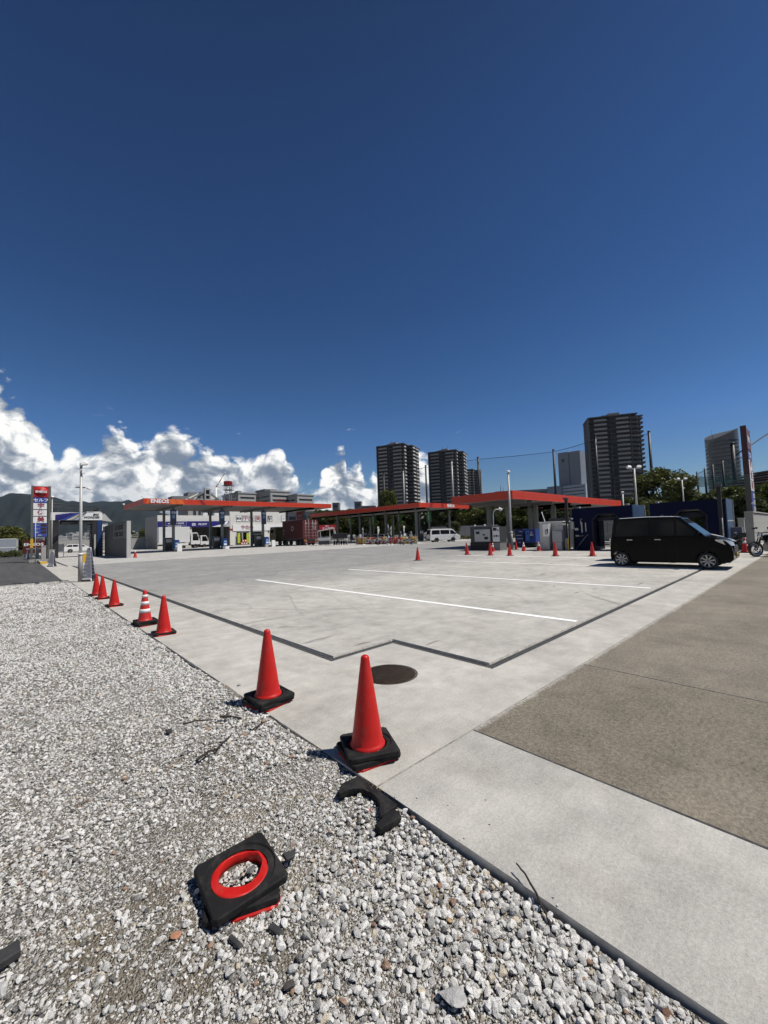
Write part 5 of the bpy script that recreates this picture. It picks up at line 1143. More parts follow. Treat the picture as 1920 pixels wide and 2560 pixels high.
t = thing('hanging_sign', 'narrow red hanging sign above the container', 'sign', (38.0, 63.4, 4.6)); b = MB(); b.box(-.06, .06, -1.0, 1.0, 0, 1.45); b.build('panel', m_signred, t); c = MB(); c.cyl((0, .6, 1.45), (0, .6, 1.75), .03, n=6); c.cyl((0, -.6, 1.45), (0, -.6, 1.75), .03, n=6); c.build('hanger', m_mgrey, t); write(t, 'セルフ', (-.07, -.3, .7), .5, m_lett, '-x', .006, world=False)

# ------------------------------------------------------------------ left side: price pylon, wash gate, walls
def pylon():
    Y = 49.0; t = thing('price_pylon', 'tall price pylon with red round emblem, white character panels and blue price rows', 'sign', (1.7, 49.2, 0)); B = lambda nm, m, *b: (lambda q: (q.box(*b), q.build(nm, m, t, world=True))[1])(MB())
    m_py = mat('pylon_grey', (.115, .115, .10), .5, .1, .1, streak=.3)
    B('post', m_py, 1.00, 1.17, Y, Y + .45, 0, 7.13); B('post', m_py, 2.23, 2.41, Y, Y + .45, 0, 7.13); B('backing', m_py, 1.172, 2.228, Y + .08, Y + .40, 2.3, 7.10)
    r = B('emblem_panel', m_signred, 1.18, 2.22, Y - .01, Y + .078, 6.06, 7.05)
    m_er = mat('emblem_bright_red', (.58, .035, .018), .4)
    for rr, m in ((.50, m_er), (.45, m_signred), (.40, m_er), (.36, m_cred)):
        d = MB(); k = {.50: .012, .45: .016, .40: .020, .36: .024}[rr]; d.lathe([(.001, -k), (rr, -k), (rr, 0)], 40, ax='y'); o = d.build('emblem_ring', m, r); o.location = (1.70, Y - .011, 6.555); o.scale = (1, 1, .94)
    write(t, 'ENEOS', (1.70, Y - .045, 6.56), .27, m_lett, '-y', .010)
    B('self_panel', m_sblue, 1.18, 2.18, Y - .01, Y + .078, 5.52, 6.00); write(t, 'セルフ', (1.70, Y - .02, 5.76), .36, m_lett, '-y', .006)
    for z0, z1, ch in ((4.93, 5.49, '宇'), (4.29, 4.85, '佐'), (3.64, 4.21, '美')): B('character_panel', m_board, 1.16, 2.12, Y - .01, Y + .078, z0, z1); write(t, ch, (1.70, Y - .02, (z0 + z1) / 2), .52, m_cred, '-y', .012)
    B('price_panel', m_sblue, 1.18, 2.12, Y - .01, Y + .078, 2.36, 3.60)
    for z, tx, p in ((3.32, 'レギュラー', '165'), (2.98, 'ハイオク', '176'), (2.66, '軽油', '145')):
        d = B('price_display', m_dark, 1.70, 2.10, Y - .018, Y - .011, z - .02, z + .22); write(t, tx, (1.44, Y - .02, z + .10), .10, m_lett, '-y', .001); write(t, p, (1.90, Y - .024, z + .10), .19, mat('led_dull_red', (.14, .015, .02), .4), '-y', .002)
    write(t, 'ETC', (1.65, Y - .02, 2.47), .14, m_lett, '-y', .003); B('yellow_notice', m_yel, .985, 1.185, Y - .02, Y - .001, 1.33, 2.17); B('footing', m_conc2, .9, 2.5, Y - .1, Y + .6, -.02, .25)
pylon()
def pole_lamp(label, x, y, h, r=.07, head='cap', cam_z=None, base=None, m=None, name='lamp_pole'):
    t = thing(name, label, 'lamp pole', (x, y, 0)); p = MB(); p.cyl((0, 0, 0), (0, 0, h), r, r * .75, 14); p.build('pole', m or m_lgrey, t)
    if base: b = MB(); b.cyl((0, 0, 0), (0, 0, base), r * 1.35, r * 1.3, 14); b.build('sleeve', m_mgrey, t); c = MB(); c.cyl((0, 0, base), (0, 0, base + .07), r * 1.55, n=14); c.build('collar', m_board, t)
    if head == 'cap': a = MB(); a.lathe([(.001, .15), (.10, .13), (.17, .06), (.16, .02), (.06, 0), (.05, -.08)], 18); o = a.build('lamp_head', m_lett, t); o.location = (0, 0, h)
    if head == 'tilt':
        a = MB(); a.cyl((0, 0, h - .02), (.05, -.02, h + .12), .03, n=8); a.build('arm', m_mgrey, t); l = MB(); l.ext([(-.12, 0), (.16, .05), (.20, .12), (.05, .20), (-.10, .14)], 'y', -.13, .13); o = l.build('lamp_head', m_lett, t, .03); o.location = (.06, 0, h + .02)
        j = MB(); j.cbox((.07, -.06, h - .22), (.12, .10, .20)); j.build('junction_box', m_lett, t, .01)
    if cam_z: k = MB(); k.cbox((-.02, 0, cam_z), (.34, .05, .04)); k.build('camera_bracket', m_dgrey, t); c = MB(); c.cyl((.20, -.05, cam_z - .02), (.32, -.14, cam_z - .07), .045, n=10); c.build('camera', m_lett, t)
    return t
pole_lamp('tall grey lamp pole with a small camera, at the end of the gravel', 1.99, 20.8, 4.85, .062, 'tilt', 3.95, 1.12)
pole_lamp('thin grey lamp pole beside the price pylon', 2.52, 49.4, 6.1, .055, 'cap')
pole_lamp('tall grey lamp pole standing before the right canopy', 27.7, 15.55, 5.95, .085, 'cap', None, 1.3)
pole_lamp('slim grey pole in front of the price panels', 1.20, 44.0, 3.95, .03, None)
y_ = MB(); y_.cbox((2.12, 20.78, .98), (.16, .04, .36)); tag(y_.build('warning_plate', m_yel), 'small yellow plate strapped to the tall lamp pole', 'sign')
def aframe(label, x, y, rz, h, w, m, slats=8, name='a_frame_sign'):
    t = thing(name, label, 'sign stand', (x, y, 0), rz)
    for s in (-1, 1):
        for k in range(slats):
            a, b = .12 + (h - .2) * k / slats, .12 + (h - .2) * (k + 1) / slats - .012; f = lambda z: (s * (.15 - .12 * z / h), w * (.5 - .33 * z / h)); (x0, w0), (x1, w1) = f(a), f(b)
            q = MB(); q.add([(x0, -w0, a), (x0, w0, a), (x1, w1, b), (x1, -w1, b), (x0 - s * .03, -w0, a), (x0 - s * .03, w0, a), (x1 - s * .03, w1, b), (x1 - s * .03, -w1, b)], [(0, 1, 2, 3), (7, 6, 5, 4), (0, 4, 5, 1), (1, 5, 6, 2), (2, 6, 7, 3), (3, 7, 4, 0)]); q.build('slat', m, t)
        c = MB(); c.box(s * .16 - .03, s * .16 + .03, -w * .52, w * .52, .02, .12); c.build('foot', m_board, t, .01)
    hd = MB(); hd.tube([(0, -.07, h - .12), (0, -.06, h - .02), (0, .06, h - .02), (0, .07, h - .12)], .022, 8); hd.build('handle', m_board, t); b = MB(); b.cbox((0, 0, .05), (.40, w * 1.02, .08)); b.build('ballast', m_dgrey, t, .01)
m_agr = mat('sign_grey_plastic', (.27, .275, .31), .5, var=.06, grime=.2)
aframe('grey slatted folding sign stand next to the tall lamp pole', 2.28, 20.75, R(47), 1.42, .40, m_agr)
aframe('grey slatted tapered stand on the pale strip by the road corner', 1.95, 37.3, R(47), 1.14, .42, m_agr)
for lab, x, y in (('slim pale cone on the asphalt beside the price pylon', 1.05, 62.), ('slim pale cone on the kerb behind the price pylon', 1.75, 58.)):
    t = thing('slim_cone', lab, 'cone', (x, y, 0), 0, 'slim pale cones'); c = MB(); c.lathe([(.20, 0), (.20, .03), (.14, .04), (.03, 1.12), (.001, 1.14)], 20); c.build('cone_body', mat('pale_plastic', (.5, .5, .5), .5), t); f = MB(); f.box(-.24, .24, -.24, .24, 0, .03); f.build('foot', m_dgrey, t)
k = MB(); k.box(1.50, 1.72, 44.3, 72, -.05, .16); struct('kerb', k, m_conc2, bevel=.02); k = MB(); k.box(1.49, 1.95, 43.6, 44.28, -.02, .165); tag(k.build('kerb_end', m_yel, None, .03), 'yellow painted end block of the kerb below the pylon', 'kerb block')
for lab, x, y, w, h in (('grey concrete post in front of the price pylon', 1.85, 47.2, .34, 1.45), ('broad grey concrete post right of the price pylon', 2.45, 47.9, .42, 1.05), ('grey post behind the others at the pylon foot', 1.5, 50.6, .30, 1.3)):
    t = thing('guard_post', lab, 'post', (x, y, 0), 0, 'concrete guard posts'); b = MB(); b.box(-w / 2, w / 2, -w / 2, w / 2, 0, h); b.build('shaft', m_conc2, t, .03); c = MB(); c.box(-w / 2 - .02, w / 2 + .02, -w / 2 - .02, w / 2 + .02, h, h + .05); c.build('cap', m_lgrey, t)
def wash_gate_left():
    Y = 58.0; t = thing('truck_wash_gate', 'white-topped truck wash gate with striped header and dark legs on the left', 'car wash', (5.3, 59.3, 0)); B = lambda nm, m, *b: (lambda q: (q.box(*b), q.build(nm, m, t, world=True))[1])(MB())
    hd = B('header', m_board, 2.72, 7.62, Y, Y + 2.6, 4.31, 5.2)
    for pts, m in (([(3.25, 4.34), (3.6, 4.34), (5.2, 5.15), (4.6, 5.15), (3.25, 4.9)], m_navy), ([(3.35, 4.33), (4.2, 4.33), (5.6, 5.17), (5.1, 5.17), (4.3, 4.75)], m_sblue), ([(4.35, 4.33), (4.6, 4.33), (5.85, 5.17), (5.65, 5.17)], mat('pale_gold', (.55, .46, .24), .45)), ([(4.7, 4.33), (4.8, 4.33), (6.1, 5.17), (6.0, 5.17)], m_navy), ([(3.25, 5.0), (4.3, 5.17), (3.25, 5.17)], m_board)):
        s = MB(); s.ext(pts, 'y', Y - .012 - .003 * len(pts), Y - .002); s.build('header_stripe', m, hd)
    write(t, 'BIG', (6.95, Y - .02, 4.95), .36, m_cblk, '-y', .014, .35); write(t, 'WONDER', (6.55, Y - .02, 4.62), .34, m_cblk, '-y', .012, .35)
    B('beam', m_dark, 3.8, 6.65, Y + .1, Y + 2.2, 3.86, 4.31); B('leg', m_dark, 2.8, 3.55, Y + .05, Y + 2.4, 0, 4.305); B('leg', m_dark, 6.64, 7.12, Y + .05, Y + 2.4, 0, 4.305); B('leg_panel', mat('wash_blue', (.015, .04, .14), .4, var=.1), 7.122, 7.62, Y + .02, Y + 2.4, .9, 4.305); B('leg', m_dgrey, 7.122, 7.6, Y + .1, Y + 2.3, 0, .898)
    for z in range(7): b = MB(); b.lathe([(.001, .2), (.18, .17), (.22, .1), (.2, .02), (.001, 0)], 14); o = b.build('brush', mat('brush_bristle', (.45, .45, .43), .9, var=.3, scale=30), t, world=False); o.location = (6.42 - 5.3, Y + .6 - 59.3, 2.0 + z * .26)
    B('control_post', m_lgrey, 6.8, 6.95, Y - .3, Y - .2, 0, 2.6); B('hopper', m_board, 7.5, 8.3, Y + 1, Y + 2.4, 3.6, 4.0); s = MB(); s.ext([(7.63, 4.3), (8.75, 4.15), (8.35, 4.6), (7.95, 5.15), (7.63, 4.95)], 'y', Y + .8, Y + 1.6); s.build('side_cover', m_lgrey, t, world=True); B('roof_box', m_lgrey, 6.2, 7.55, Y + .6, Y + 1.8, 5.2, 5.38)
    st = MB()
    for x in (7.75, 8.2): st.cyl((x, Y + 1, 0), (x, Y + 1, 3.6), .06, n=8)
    for z in np.arange(.4, 3.6, .35): st.cyl((7.75, Y + 1, z), (8.2, Y + 1, z), .03, n=6)
    st.build('ladder', m_lgrey, t, world=True)
wash_gate_left()
t = thing('overhead_pipes', 'dark overhead pipes crossing from the pylon to the top of the truck wash gate', 'pipes', (4.5, 56, 0)); B = MB()
for z, r in ((5.98, .05), (5.72, .035), (5.62, .05)): B.tube([(2.3, 53.5, z - .1), (4.2, 55.8, z - .06 - .08 * (z < 5.7)), (7.1, 58.7, z)], r, 6)
B.build('pipe', m_dgrey, t, world=True); p = MB(); p.cyl((2.3, 53.5, 0), (2.3, 53.5, 6.6), .11, n=10); p.build('pole', m_dgrey, t, world=True); p = MB()
for x in (6.95, 7.1, 7.25): p.cyl((x, 58.9, 5.38), (x, 58.9, 6.1), .06, n=8)
p.build('riser', m_dark, t, world=True); p = MB(); p.cbox((2.25, 53.4, 5.7), (.7, .15, .12)); p.cbox((2.1, 53.4, 6.0), (.3, .3, .25)); p.build('bracket', m_dark, t, world=True)
t = thing('signboard_wall', 'dark free-standing wall with a faint framed notice, left of the canopy', 'wall', (8.15, 52, 0)); b = MB(); b.box(8.0, 8.28, 45.8, 58.9, 0, 3.62); b.build('wall', mat('shaded_wall_render', (.10, .10, .10), .8, var=.1, streak=.2), t, world=True); b = MB(); b.box(7.97, 8.31, 45.62, 45.798, 0, 3.66); b.build('sunlit_end', m_lgrey, t, world=True)  # long face coloured dark for shade, near end coloured pale as sunlit
b = MB(); b.box(7.975, 7.998, 46.05, 53.0, 2.0, 3.5); nb = b.build('notice_board', mat('faint_notice', (.16, .155, .145), .7, var=.3, scale=2.5), t, world=True); write(t, '注意 大型洗車機', (7.965, 49.8, 3.1), .62, m_dark, '-x', .006); write(t, '高さ制限 ご利用方法', (7.965, 49.8, 2.4), .55, m_dark, '-x', .004)
def long_wall(label, x0, x1, y, h, n, m=None, thick=.2, rail=False, along='x', z0=0.):
    t = thing('boundary_wall', label, 'wall', (x0, y, 0)); L = (x1 - x0) / n
    for i in range(n): b = MB(); b.box(x0 + i * L + .008, x0 + (i + 1) * L - .008, y, y + thick, z0, h); b.build('wall_panel', m or m_conc2, t, world=True)
    c = MB(); c.box(x0, x1, y - .03, y + thick + .03, h, h + .08); c.build('coping', m_lgrey, t, world=True)
    if rail:
        r = MB()
        for z in (.35, .65): r.cyl((x0, y + thick / 2, h + z), (x1, y + thick / 2, h + z), .04, n=6)
        for i in range(n + 1): r.cyl((x0 + i * L, y + thick / 2, h + .05), (x0 + i * L, y + thick / 2, h + .7), .04, n=6)
        r.build('railing', m_lgrey, t, world=True)
    return t
long_wall('pale panel boundary wall with railing, seen through the truck wash gate', 4.2, 19.4, 92.0, 2.25, 6, rail=True)
for lab, x, c in (('white parked car seen through the truck wash gate', 8.3, m_white), ): wagon(lab, x, 88.5, 0, c)
t = thing('notice_stand', 'white notice board on a dark stand inside the truck wash', 'sign', (3.92, 60.6, 0)); b = MB(); b.box(-.24, .24, -.03, .03, .7, 1.58); b.build('board', m_board, t); b = MB(); b.tube([(-.27, 0, 0), (-.27, 0, 1.62), (.27, 0, 1.62), (.27, 0, 0)], .025, 6); b.build('frame', m_dgrey, t)
t = thing('sign_wall', 'dark red board with white lettering beyond the pylon', 'sign', (1.9, 70, 0)); b = MB(); b.box(.7, 3.0, 70, 70.2, .5, 2.2); b.build('board', mat('dark_red_board', (.075, .008, .010), .5, var=.15), t, world=True); write(t, 'ENEOS', (1.75, 69.98, 1.65), .5, m_lett, '-y', .01, wide=1.3); b = MB(); b.box(1.0, 2.9, 69.985, 69.998, 1.08, 1.14); b.build('rule', m_lgrey, t, world=True); b = MB(); b.box(.8, .95, 70.02, 70.18, 0, .5); b.box(2.7, 2.85, 70.02, 70.18, 0, .5); b.build('leg', m_dgrey, t, world=True)
t = thing('grey_trailer', 'long grey trailer body at the left edge, behind the hedge', 'trailer', (-3.5, 79, 0)); b = MB(); b.box(-9, .25, 78, 80.4, .75, 2.6); b.build('body', mat('trailer_grey', (.30, .33, .37), .5, .1, .1, streak=.25), t, world=True)
for z in (1.30, 2.52): b = MB(); b.box(-9.02, .27, 77.97, 78.0, z, z + .09); b.build('rail', m_lett, t, world=True)
b = MB(); b.box(.05, .28, 77.97, 77.995, .75, 2.6); b.build('corner_post', m_lgrey, t, world=True)
for x in (-7.5, -6.4, -1.2): 
    for y in (78.3, 80.1): w = MB(); w.lathe([(.25, -.13), (.46, -.13), (.48, 0), (.46, .13), (.25, .13)], 20, ax='y', closed=True); o = w.build('wheel', m_tyre, t); o.location = (x + 3.5, y - 79, .48)
# lower drain and joint lines by the wash lane
drain('trench drain between the truck wash lane and the apron', [(3.5, 62.5), (3.52, 38.7)], 0)

# ------------------------------------------------------------------ right side machines
def BX(t):
    def f(nm, m, *b, bev=0, par=None):
        q = MB(); q.box(*b); return q.build(nm, m, par or t, bev, world=par is None)
    return f
m_dblue = mat('gate_shaded_blue', (.003, .0055, .028), .6, spec=.1, var=.08, streak=.15); m_mblue = mat('gate_sunlit_blue', (.022, .055, .125), .45, var=.10, streak=.3)  # portal blue darkened for its shaded face, end panel blue lightened as sunlit
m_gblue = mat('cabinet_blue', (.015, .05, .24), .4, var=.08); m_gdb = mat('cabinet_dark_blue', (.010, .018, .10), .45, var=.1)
def wash_gate(label, y0, y1, o0, o1, X=27.8, dep=2.5, top=2.83):
    t = thing('car_wash_gate', label, 'car wash', (X + 1, (y0 + y1) / 2, 0), 0, 'blue drive-through car wash gates'); B = BX(t)
    pts = [(y0, 0), (o0, 0), (o0, 2.0), (o0 + .32, 2.33), (o1 - .32, 2.33), (o1, 2.0), (o1, 0), (y1, 0), (y1, top), (y0, top)]
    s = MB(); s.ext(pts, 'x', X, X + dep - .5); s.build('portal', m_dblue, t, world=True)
    B('end_panel', m_mblue, X + .02, X + dep, y0 - .05, y0 - .003, .10, top + .02); B('end_panel', m_mblue, X + .02, X + dep, y1 + .003, y1 + .05, .10, top - .02)
    B('panel_trim', m_lgrey, X + .02, X + dep, y0 - .062, y0 - .052, 1.62, 1.68); B('rear_frame', m_lgrey, X + dep - .03, X + dep + .03, y0 - .09, y0 - .06, .1, top + .04)
    tr = MB(); tr.tube([(X - .02, o0 - .02, .1), (X - .02, o0 - .02, 2.02), (X - .02, o0 + .31, 2.36), (X - .02, o1 - .31, 2.36), (X - .02, o1 + .02, 2.02), (X - .02, o1 + .02, .1)], .035, 6); tr.build('opening_trim', m_dark, t, world=True)
    for y in (o0 + .14, o1 - .14): br = MB(); br.cyl((X + 1.0, y, .25), (X + 1.0, y, 1.9), .16, n=16); br.build('side_brush', mat('brush_dark', (.02, .025, .04), .95, var=.4, scale=30), t, world=True)
    tb = MB(); tb.cyl((X + .6, o0 + .1, 2.1), (X + .6, o1 - .1, 2.1), .17, n=16); tb.build('top_brush', mat('brush_dark'), t, world=True)
    for k, (yy, z, w, h) in enumerate(((y1 - .25, 1.35, .22, .16), (y1 - .28, .95, .2, .08), (y1 - .60, 1.2, .06, .7), (y1 - .85, 1.25, .05, .6))): B('fitting', m_lgrey, X - .05, X - .004, yy - w / 2, yy + w / 2, z, z + h)
    pp = MB(); pp.tube([(X - .08, y1 - .12, .02), (X - .09, y1 - .85, .95), (X - .06, y1 - 1.0, 1.05)], .022, 6); pp.tube([(X - .08, y1 - .12, .9), (X - .09, y1 - .7, 1.0)], .018, 6); pp.build('pipework', m_mgrey, t, world=True); l = MB(); l.tube([(X - .05, y1 - .55, 1.75), (X - .05, y1 - .55, 2.1), (X - .05, y1 - .68, 2.1)], .016, 6); l.build('conduit', m_lgrey, t, world=True)
    for yy in (y0 + .25, y1 - .4): B('roof_fitting', m_lgrey, X + .3, X + .5, yy, yy + .16, top + .001, top + .12)
    return t
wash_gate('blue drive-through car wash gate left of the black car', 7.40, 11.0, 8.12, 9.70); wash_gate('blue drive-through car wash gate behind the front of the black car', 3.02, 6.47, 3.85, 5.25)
def guide_post(label, x, y):
    t = thing('gate_post', label, 'post', (x, y, 0), 0, 'black posts by the wash gates'); p = MB(); p.cbox((0, 0, 1.75), (.17, .17, 3.4)); p.build('shaft', m_dark, t, .01); h = MB(); h.cbox((0, .02, 3.52), (.26, .30, .14)); h.build('head', m_dgrey, t, .02)
    b = MB(); b.cbox((-.12, -.03, .42), (.07, .09, .82)); b.build('yellow_guard', m_yel, t); c = MB(); c.cbox((-.12, .10, .42), (.10, .14, .84)); c.build('footing', m_mgrey, t); l = MB(); l.cyl((-.10, -.06, .8), (-.10, -.06, 1.8), .022, n=6); l.build('conduit', m_lgrey, t)
guide_post('black post with yellow foot at the left car wash gate', 27.45, 11.2); guide_post('black post standing by the right car wash gate', 27.0, 3.14)
t = thing('vehicle_barrier', 'pale panelled screen wall seen through the left car wash gate', 'wall', (33, 10.5, 0)); B = BX(t)
for i in range(5):
    for j in range(3): B('wall_panel', m_conc2, 33.0, 33.12, 8.2 + i * 1.15, 9.33 + i * 1.15, .42 + j * .62, 1.02 + j * .62)
B('post', m_lgrey, 32.9, 32.98, 11.55, 11.63, 0, 2.5); B('rail', m_lgrey, 32.93, 32.98, 8.2, 13.9, 2.3, 2.36); B('kerb_board', m_board, 32.6, 32.9, 8.2, 13.9, .24, .38); B('timber', mat('timber_brown', (.22, .13, .07), .8, var=.3), 32.5, 32.8, 8.4, 13.6, .10, .22)

def genset():
    t = thing('diesel_generator', 'grey boxed generator set on a dark tank, left of the machines', 'generator', (27, 17.4, 0)); B = BX(t)
    B('tank_base', m_dark, 26.4, 27.9, 16.42, 18.42, .03, .62, bev=.02); B('enclosure', m_dgrey, 26.42, 27.85, 16.50, 18.38, .622, 1.86, bev=.03); p = B('control_panel', m_lgrey, 26.38, 26.418, 16.58, 17.96, .70, 1.63)
    for y0, y1, z0, z1 in ((17.5, 17.82, 1.28, 1.48), (17.02, 17.2, 1.16, 1.28), (16.76, 17.08, .86, 1.06)): B('display', m_dark, 26.365, 26.379, y0, y1, z0, z1)
    B('name_strip', mat('pale_cyan', (.20, .42, .52), .4), 26.368, 26.379, 17.1, 17.8, 1.52, 1.57)
    for k in range(5): B('vent', m_blk, 26.375, 26.399, 16.55 + k * .37, 16.80 + k * .37, .42, .54)
    for q in ((26.7, 18.1, .05), (27.3, 17.6, .07)): c = MB(); c.cyl((q[0], q[1], 1.86), (q[0], q[1], 2.02), q[2], n=10); c.build('exhaust_cap', m_lett, t, world=True)
genset()
t = thing('switch_cabinet', 'white control cabinet standing against the right end of the generator', 'cabinet', (26.8, 16.05, 0)); B = BX(t)
B('plinth', m_mgrey, 26.42, 27.4, 15.78, 16.38, .03, .60); B('case', m_dgrey, 26.43, 27.4, 15.77, 16.40, .602, 1.80); B('door', m_board, 26.39, 26.428, 15.80, 16.36, .68, 1.78)
for y0, y1, z0, z1 in ((16.0, 16.3, 1.5, 1.72), (15.84, 15.93, 1.48, 1.6), (16.18, 16.26, 1.02, 1.18), (15.95, 16.1, 1.04, 1.18), (15.83, 15.88, 1.02, 1.16)): B('display', m_dark, 26.375, 26.389, y0, y1, z0, z1)
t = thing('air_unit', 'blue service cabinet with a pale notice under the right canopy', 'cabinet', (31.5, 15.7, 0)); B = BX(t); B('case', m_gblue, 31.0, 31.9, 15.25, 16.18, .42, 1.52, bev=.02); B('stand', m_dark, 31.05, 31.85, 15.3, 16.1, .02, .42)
B('notice', m_lett, 30.985, 30.998, 15.45, 15.72, 1.0, 1.08); B('notice', mat('pink_notice', (.50, .25, .28), .5), 30.985, 30.998, 15.50, 15.68, 1.12, 1.32); B('display', m_dark, 30.985, 30.998, 15.5, 15.66, .78, .92); B('display', m_dark, 30.985, 30.998, 15.85, 15.98, 1.1, 1.22); B('hatch', mat('cabinet_pale_blue', (.06, .16, .46), .4), 30.99, 30.999, 15.78, 16.1, .55, 1.4)
t = thing('tyre_inflator', 'dark blue machine with pale strips left of the blue cabinet', 'cabinet', (31.2, 16.6, 0)); B = BX(t); B('case', m_gdb, 30.9, 31.7, 16.24, 17.0, .06, 1.56, bev=.02)
for z, y0, y1 in ((1.32, 16.3, 16.65), (1.0, 16.4, 16.9), (.72, 16.3, 16.85), (.40, 16.5, 16.7)): B('strip', mat('pale_blue_strip', (.34, .38, .50), .5), 30.885, 30.898, y0, y1, z, z + .07)
def cabinets():
    t = thing('equipment_cabinet', 'large pale grey cabinet with a narrow door, right of the lamp pole', 'cabinet', (27.9, 12.4, 0)); B = BX(t); B('case', m_lgrey, 27.5, 28.6, 11.55, 13.20, .03, 1.96); B('lid', m_board, 27.45, 28.65, 11.5, 13.25, 1.962, 2.02); B('corner_strip', m_board, 27.48, 27.498, 13.02, 13.14, .1, 1.95); B('seam', m_mgrey, 27.490, 27.499, 11.56, 12.25, 1.68, 1.70)
    t = thing('vacuum_unit', 'self-service unit with white panel and hose hook before the grey cabinets', 'vacuum cleaner', (27.2, 12.6, 0)); B = BX(t); B('case', m_lgrey, 27.0, 27.44, 12.32, 12.96, .05, 1.88, bev=.02); B('upper_panel', m_board, 26.965, 26.998, 12.32, 12.72, .99, 1.84); B('lower_panel', m_lgrey, 26.97, 26.998, 12.40, 12.72, .10, .92); h = MB(); h.tube([(26.95, 12.42, 1.4), (26.88, 12.40, 1.48), (26.88, 12.5, 1.45), (26.93, 12.5, 1.15), (26.93, 12.42, 1.12)], .022, 6); h.build('hose_hook', m_blk, t, world=True); B('notch', m_dgrey, 26.96, 26.966, 12.33, 12.42, 1.2, 1.5)
    t = thing('meter_cabinet', 'lower grey two-part cabinet beside the vacuum unit', 'cabinet', (27.4, 11.8, 0)); B = BX(t); B('case', m_mgrey, 27.1, 27.48, 11.48, 12.12, .03, .60); B('door', mat('cabinet_grey', (.33, .335, .34), .5, .1, .06), 27.08, 27.48, 11.47, 12.13, .605, 1.34, bev=.01); B('door', mat('cabinet_grey'), 27.07, 27.098, 11.52, 12.06, .08, .57)
    t = thing('control_booth', 'dark booth behind the grey cabinets under the canopy', 'booth', (30.6, 12.9, 0)); B = BX(t); B('wall', mat('booth_dark', (.05, .055, .06), .5), 30.0, 31.4, 12.3, 13.6, .02, 2.2); B('roof', m_dgrey, 29.95, 31.45, 12.25, 13.65, 2.202, 2.29)
    c = MB(); c.cyl((27.9, 12.95, 2.03), (27.75, 13.1, 2.75), .028, n=8); tag(c.build('leaning_pipe', m_board), 'pale pipe leaning up from the lid of the grey cabinet', 'pipe')
    t = thing('electric_box', 'small grey electric box on the black post of the left wash gate', 'electric box', (27.6, 10.75, 0)); B = BX(t); B('case', m_lgrey, 27.62, 27.76, 10.88, 11.06, 1.45, 1.95); B('bracket', m_mgrey, 27.66, 27.72, 10.93, 11.0, .02, 1.449); B('lamp', m_lett, 27.64, 27.74, 10.92, 11.02, 2.1, 2.2)
    t = thing('bin_cabinet', 'grey box cabinet beside the right wash gate, behind the bicycle', 'cabinet', (29.0, 2.75, 0)); B = BX(t); B('case', mat('cabinet_bluegrey', (.12, .125, .155), .5), 28.9, 29.6, 2.52, 3.02, .78, 1.28); B('stand', m_dark, 28.95, 29.55, 2.55, 3.0, .02, .779)
cabinets()
# right-hand block wall
t = thing('block_wall', 'grey concrete block wall at the right edge behind the motorcycles', 'wall', (45, 2.8, 0)); B = BX(t)
for i in range(12):
    for j in range(3): B('wall_panel', m_conc2, 36.62 + i * 1.8, 38.41 + i * 1.8 - .006, 2.60, 2.92, .02 + j * .70, .715 + j * .70)
B('pillar', mat('wall_end_concrete', (.26, .255, .235), .85, var=.12, streak=.3), 36.2, 36.61, 2.55, 2.98, 0, 2.16); B('coping', m_conc2, 36.15, 58.4, 2.52, 2.99, 2.165, 2.25)
t = thing('gate_pillar', 'short grey pillar left of the block wall', 'post', (34.0, 3.0, 0)); B = BX(t); B('shaft', m_conc2, 33.8, 34.15, 2.82, 3.12, 0, 1.75, bev=.02); B('cap', m_lgrey, 33.77, 34.18, 2.79, 3.15, 1.752, 1.81)
def right_pylon():
    t = thing('price_pylon', 'very tall narrow price pylon seen edge-on above the block wall', 'sign', (45.1, 3.2, 0)); B = BX(t); m_pd = mat('pylon_dark_red_edge', (.045, .012, .014), .5, var=.1)
    B('side', m_pd, 43.55, 43.70, 3.05, 3.42, 5.4, 9.42); B('side', mat('pylon_dark_grey', (.065, .06, .058), .5, var=.1), 43.55, 43.70, 3.05, 3.42, 0, 5.398); B('side', m_mgrey, 46.5, 46.66, 3.05, 3.42, 0, 9.42); B('core', m_dgrey, 43.72, 46.48, 3.12, 3.36, 1.9, 9.38)
    for z0, z1, m, ch, cm in ((7.55, 9.3, mat('pylon_faded_red', (.16, .05, .055), .5), 'ENEOS', m_lett), (6.75, 7.4, m_sblue, 'セルフ', m_lett), (5.85, 6.65, m_board, '宇', m_cred), (4.98, 5.78, m_board, '佐', m_cred), (4.10, 4.9, m_board, '美', m_cred)):
        B('panel', m, 43.8, 46.4, 3.06, 3.118, z0, z1); write(t, ch, (45.1, 3.05, (z0 + z1) / 2), .62 if len(ch) > 1 else .72, cm, '-y', .01, wide=1.0 if len(ch) > 1 else 2.2)
    B('price_panel', m_sblue, 43.8, 46.4, 3.06, 3.118, 2.25, 4.02)
    for z in (2.4, 2.95, 3.5): B('price_display', m_lgrey, 44.9, 46.2, 3.045, 3.059, z, z + .4)
    c = MB(); c.cyl((43.5, 3.05, 3.0), (43.35, 2.95, 3.0), .07, n=8); c.build('lamp', m_lett, t, world=True)
right_pylon()
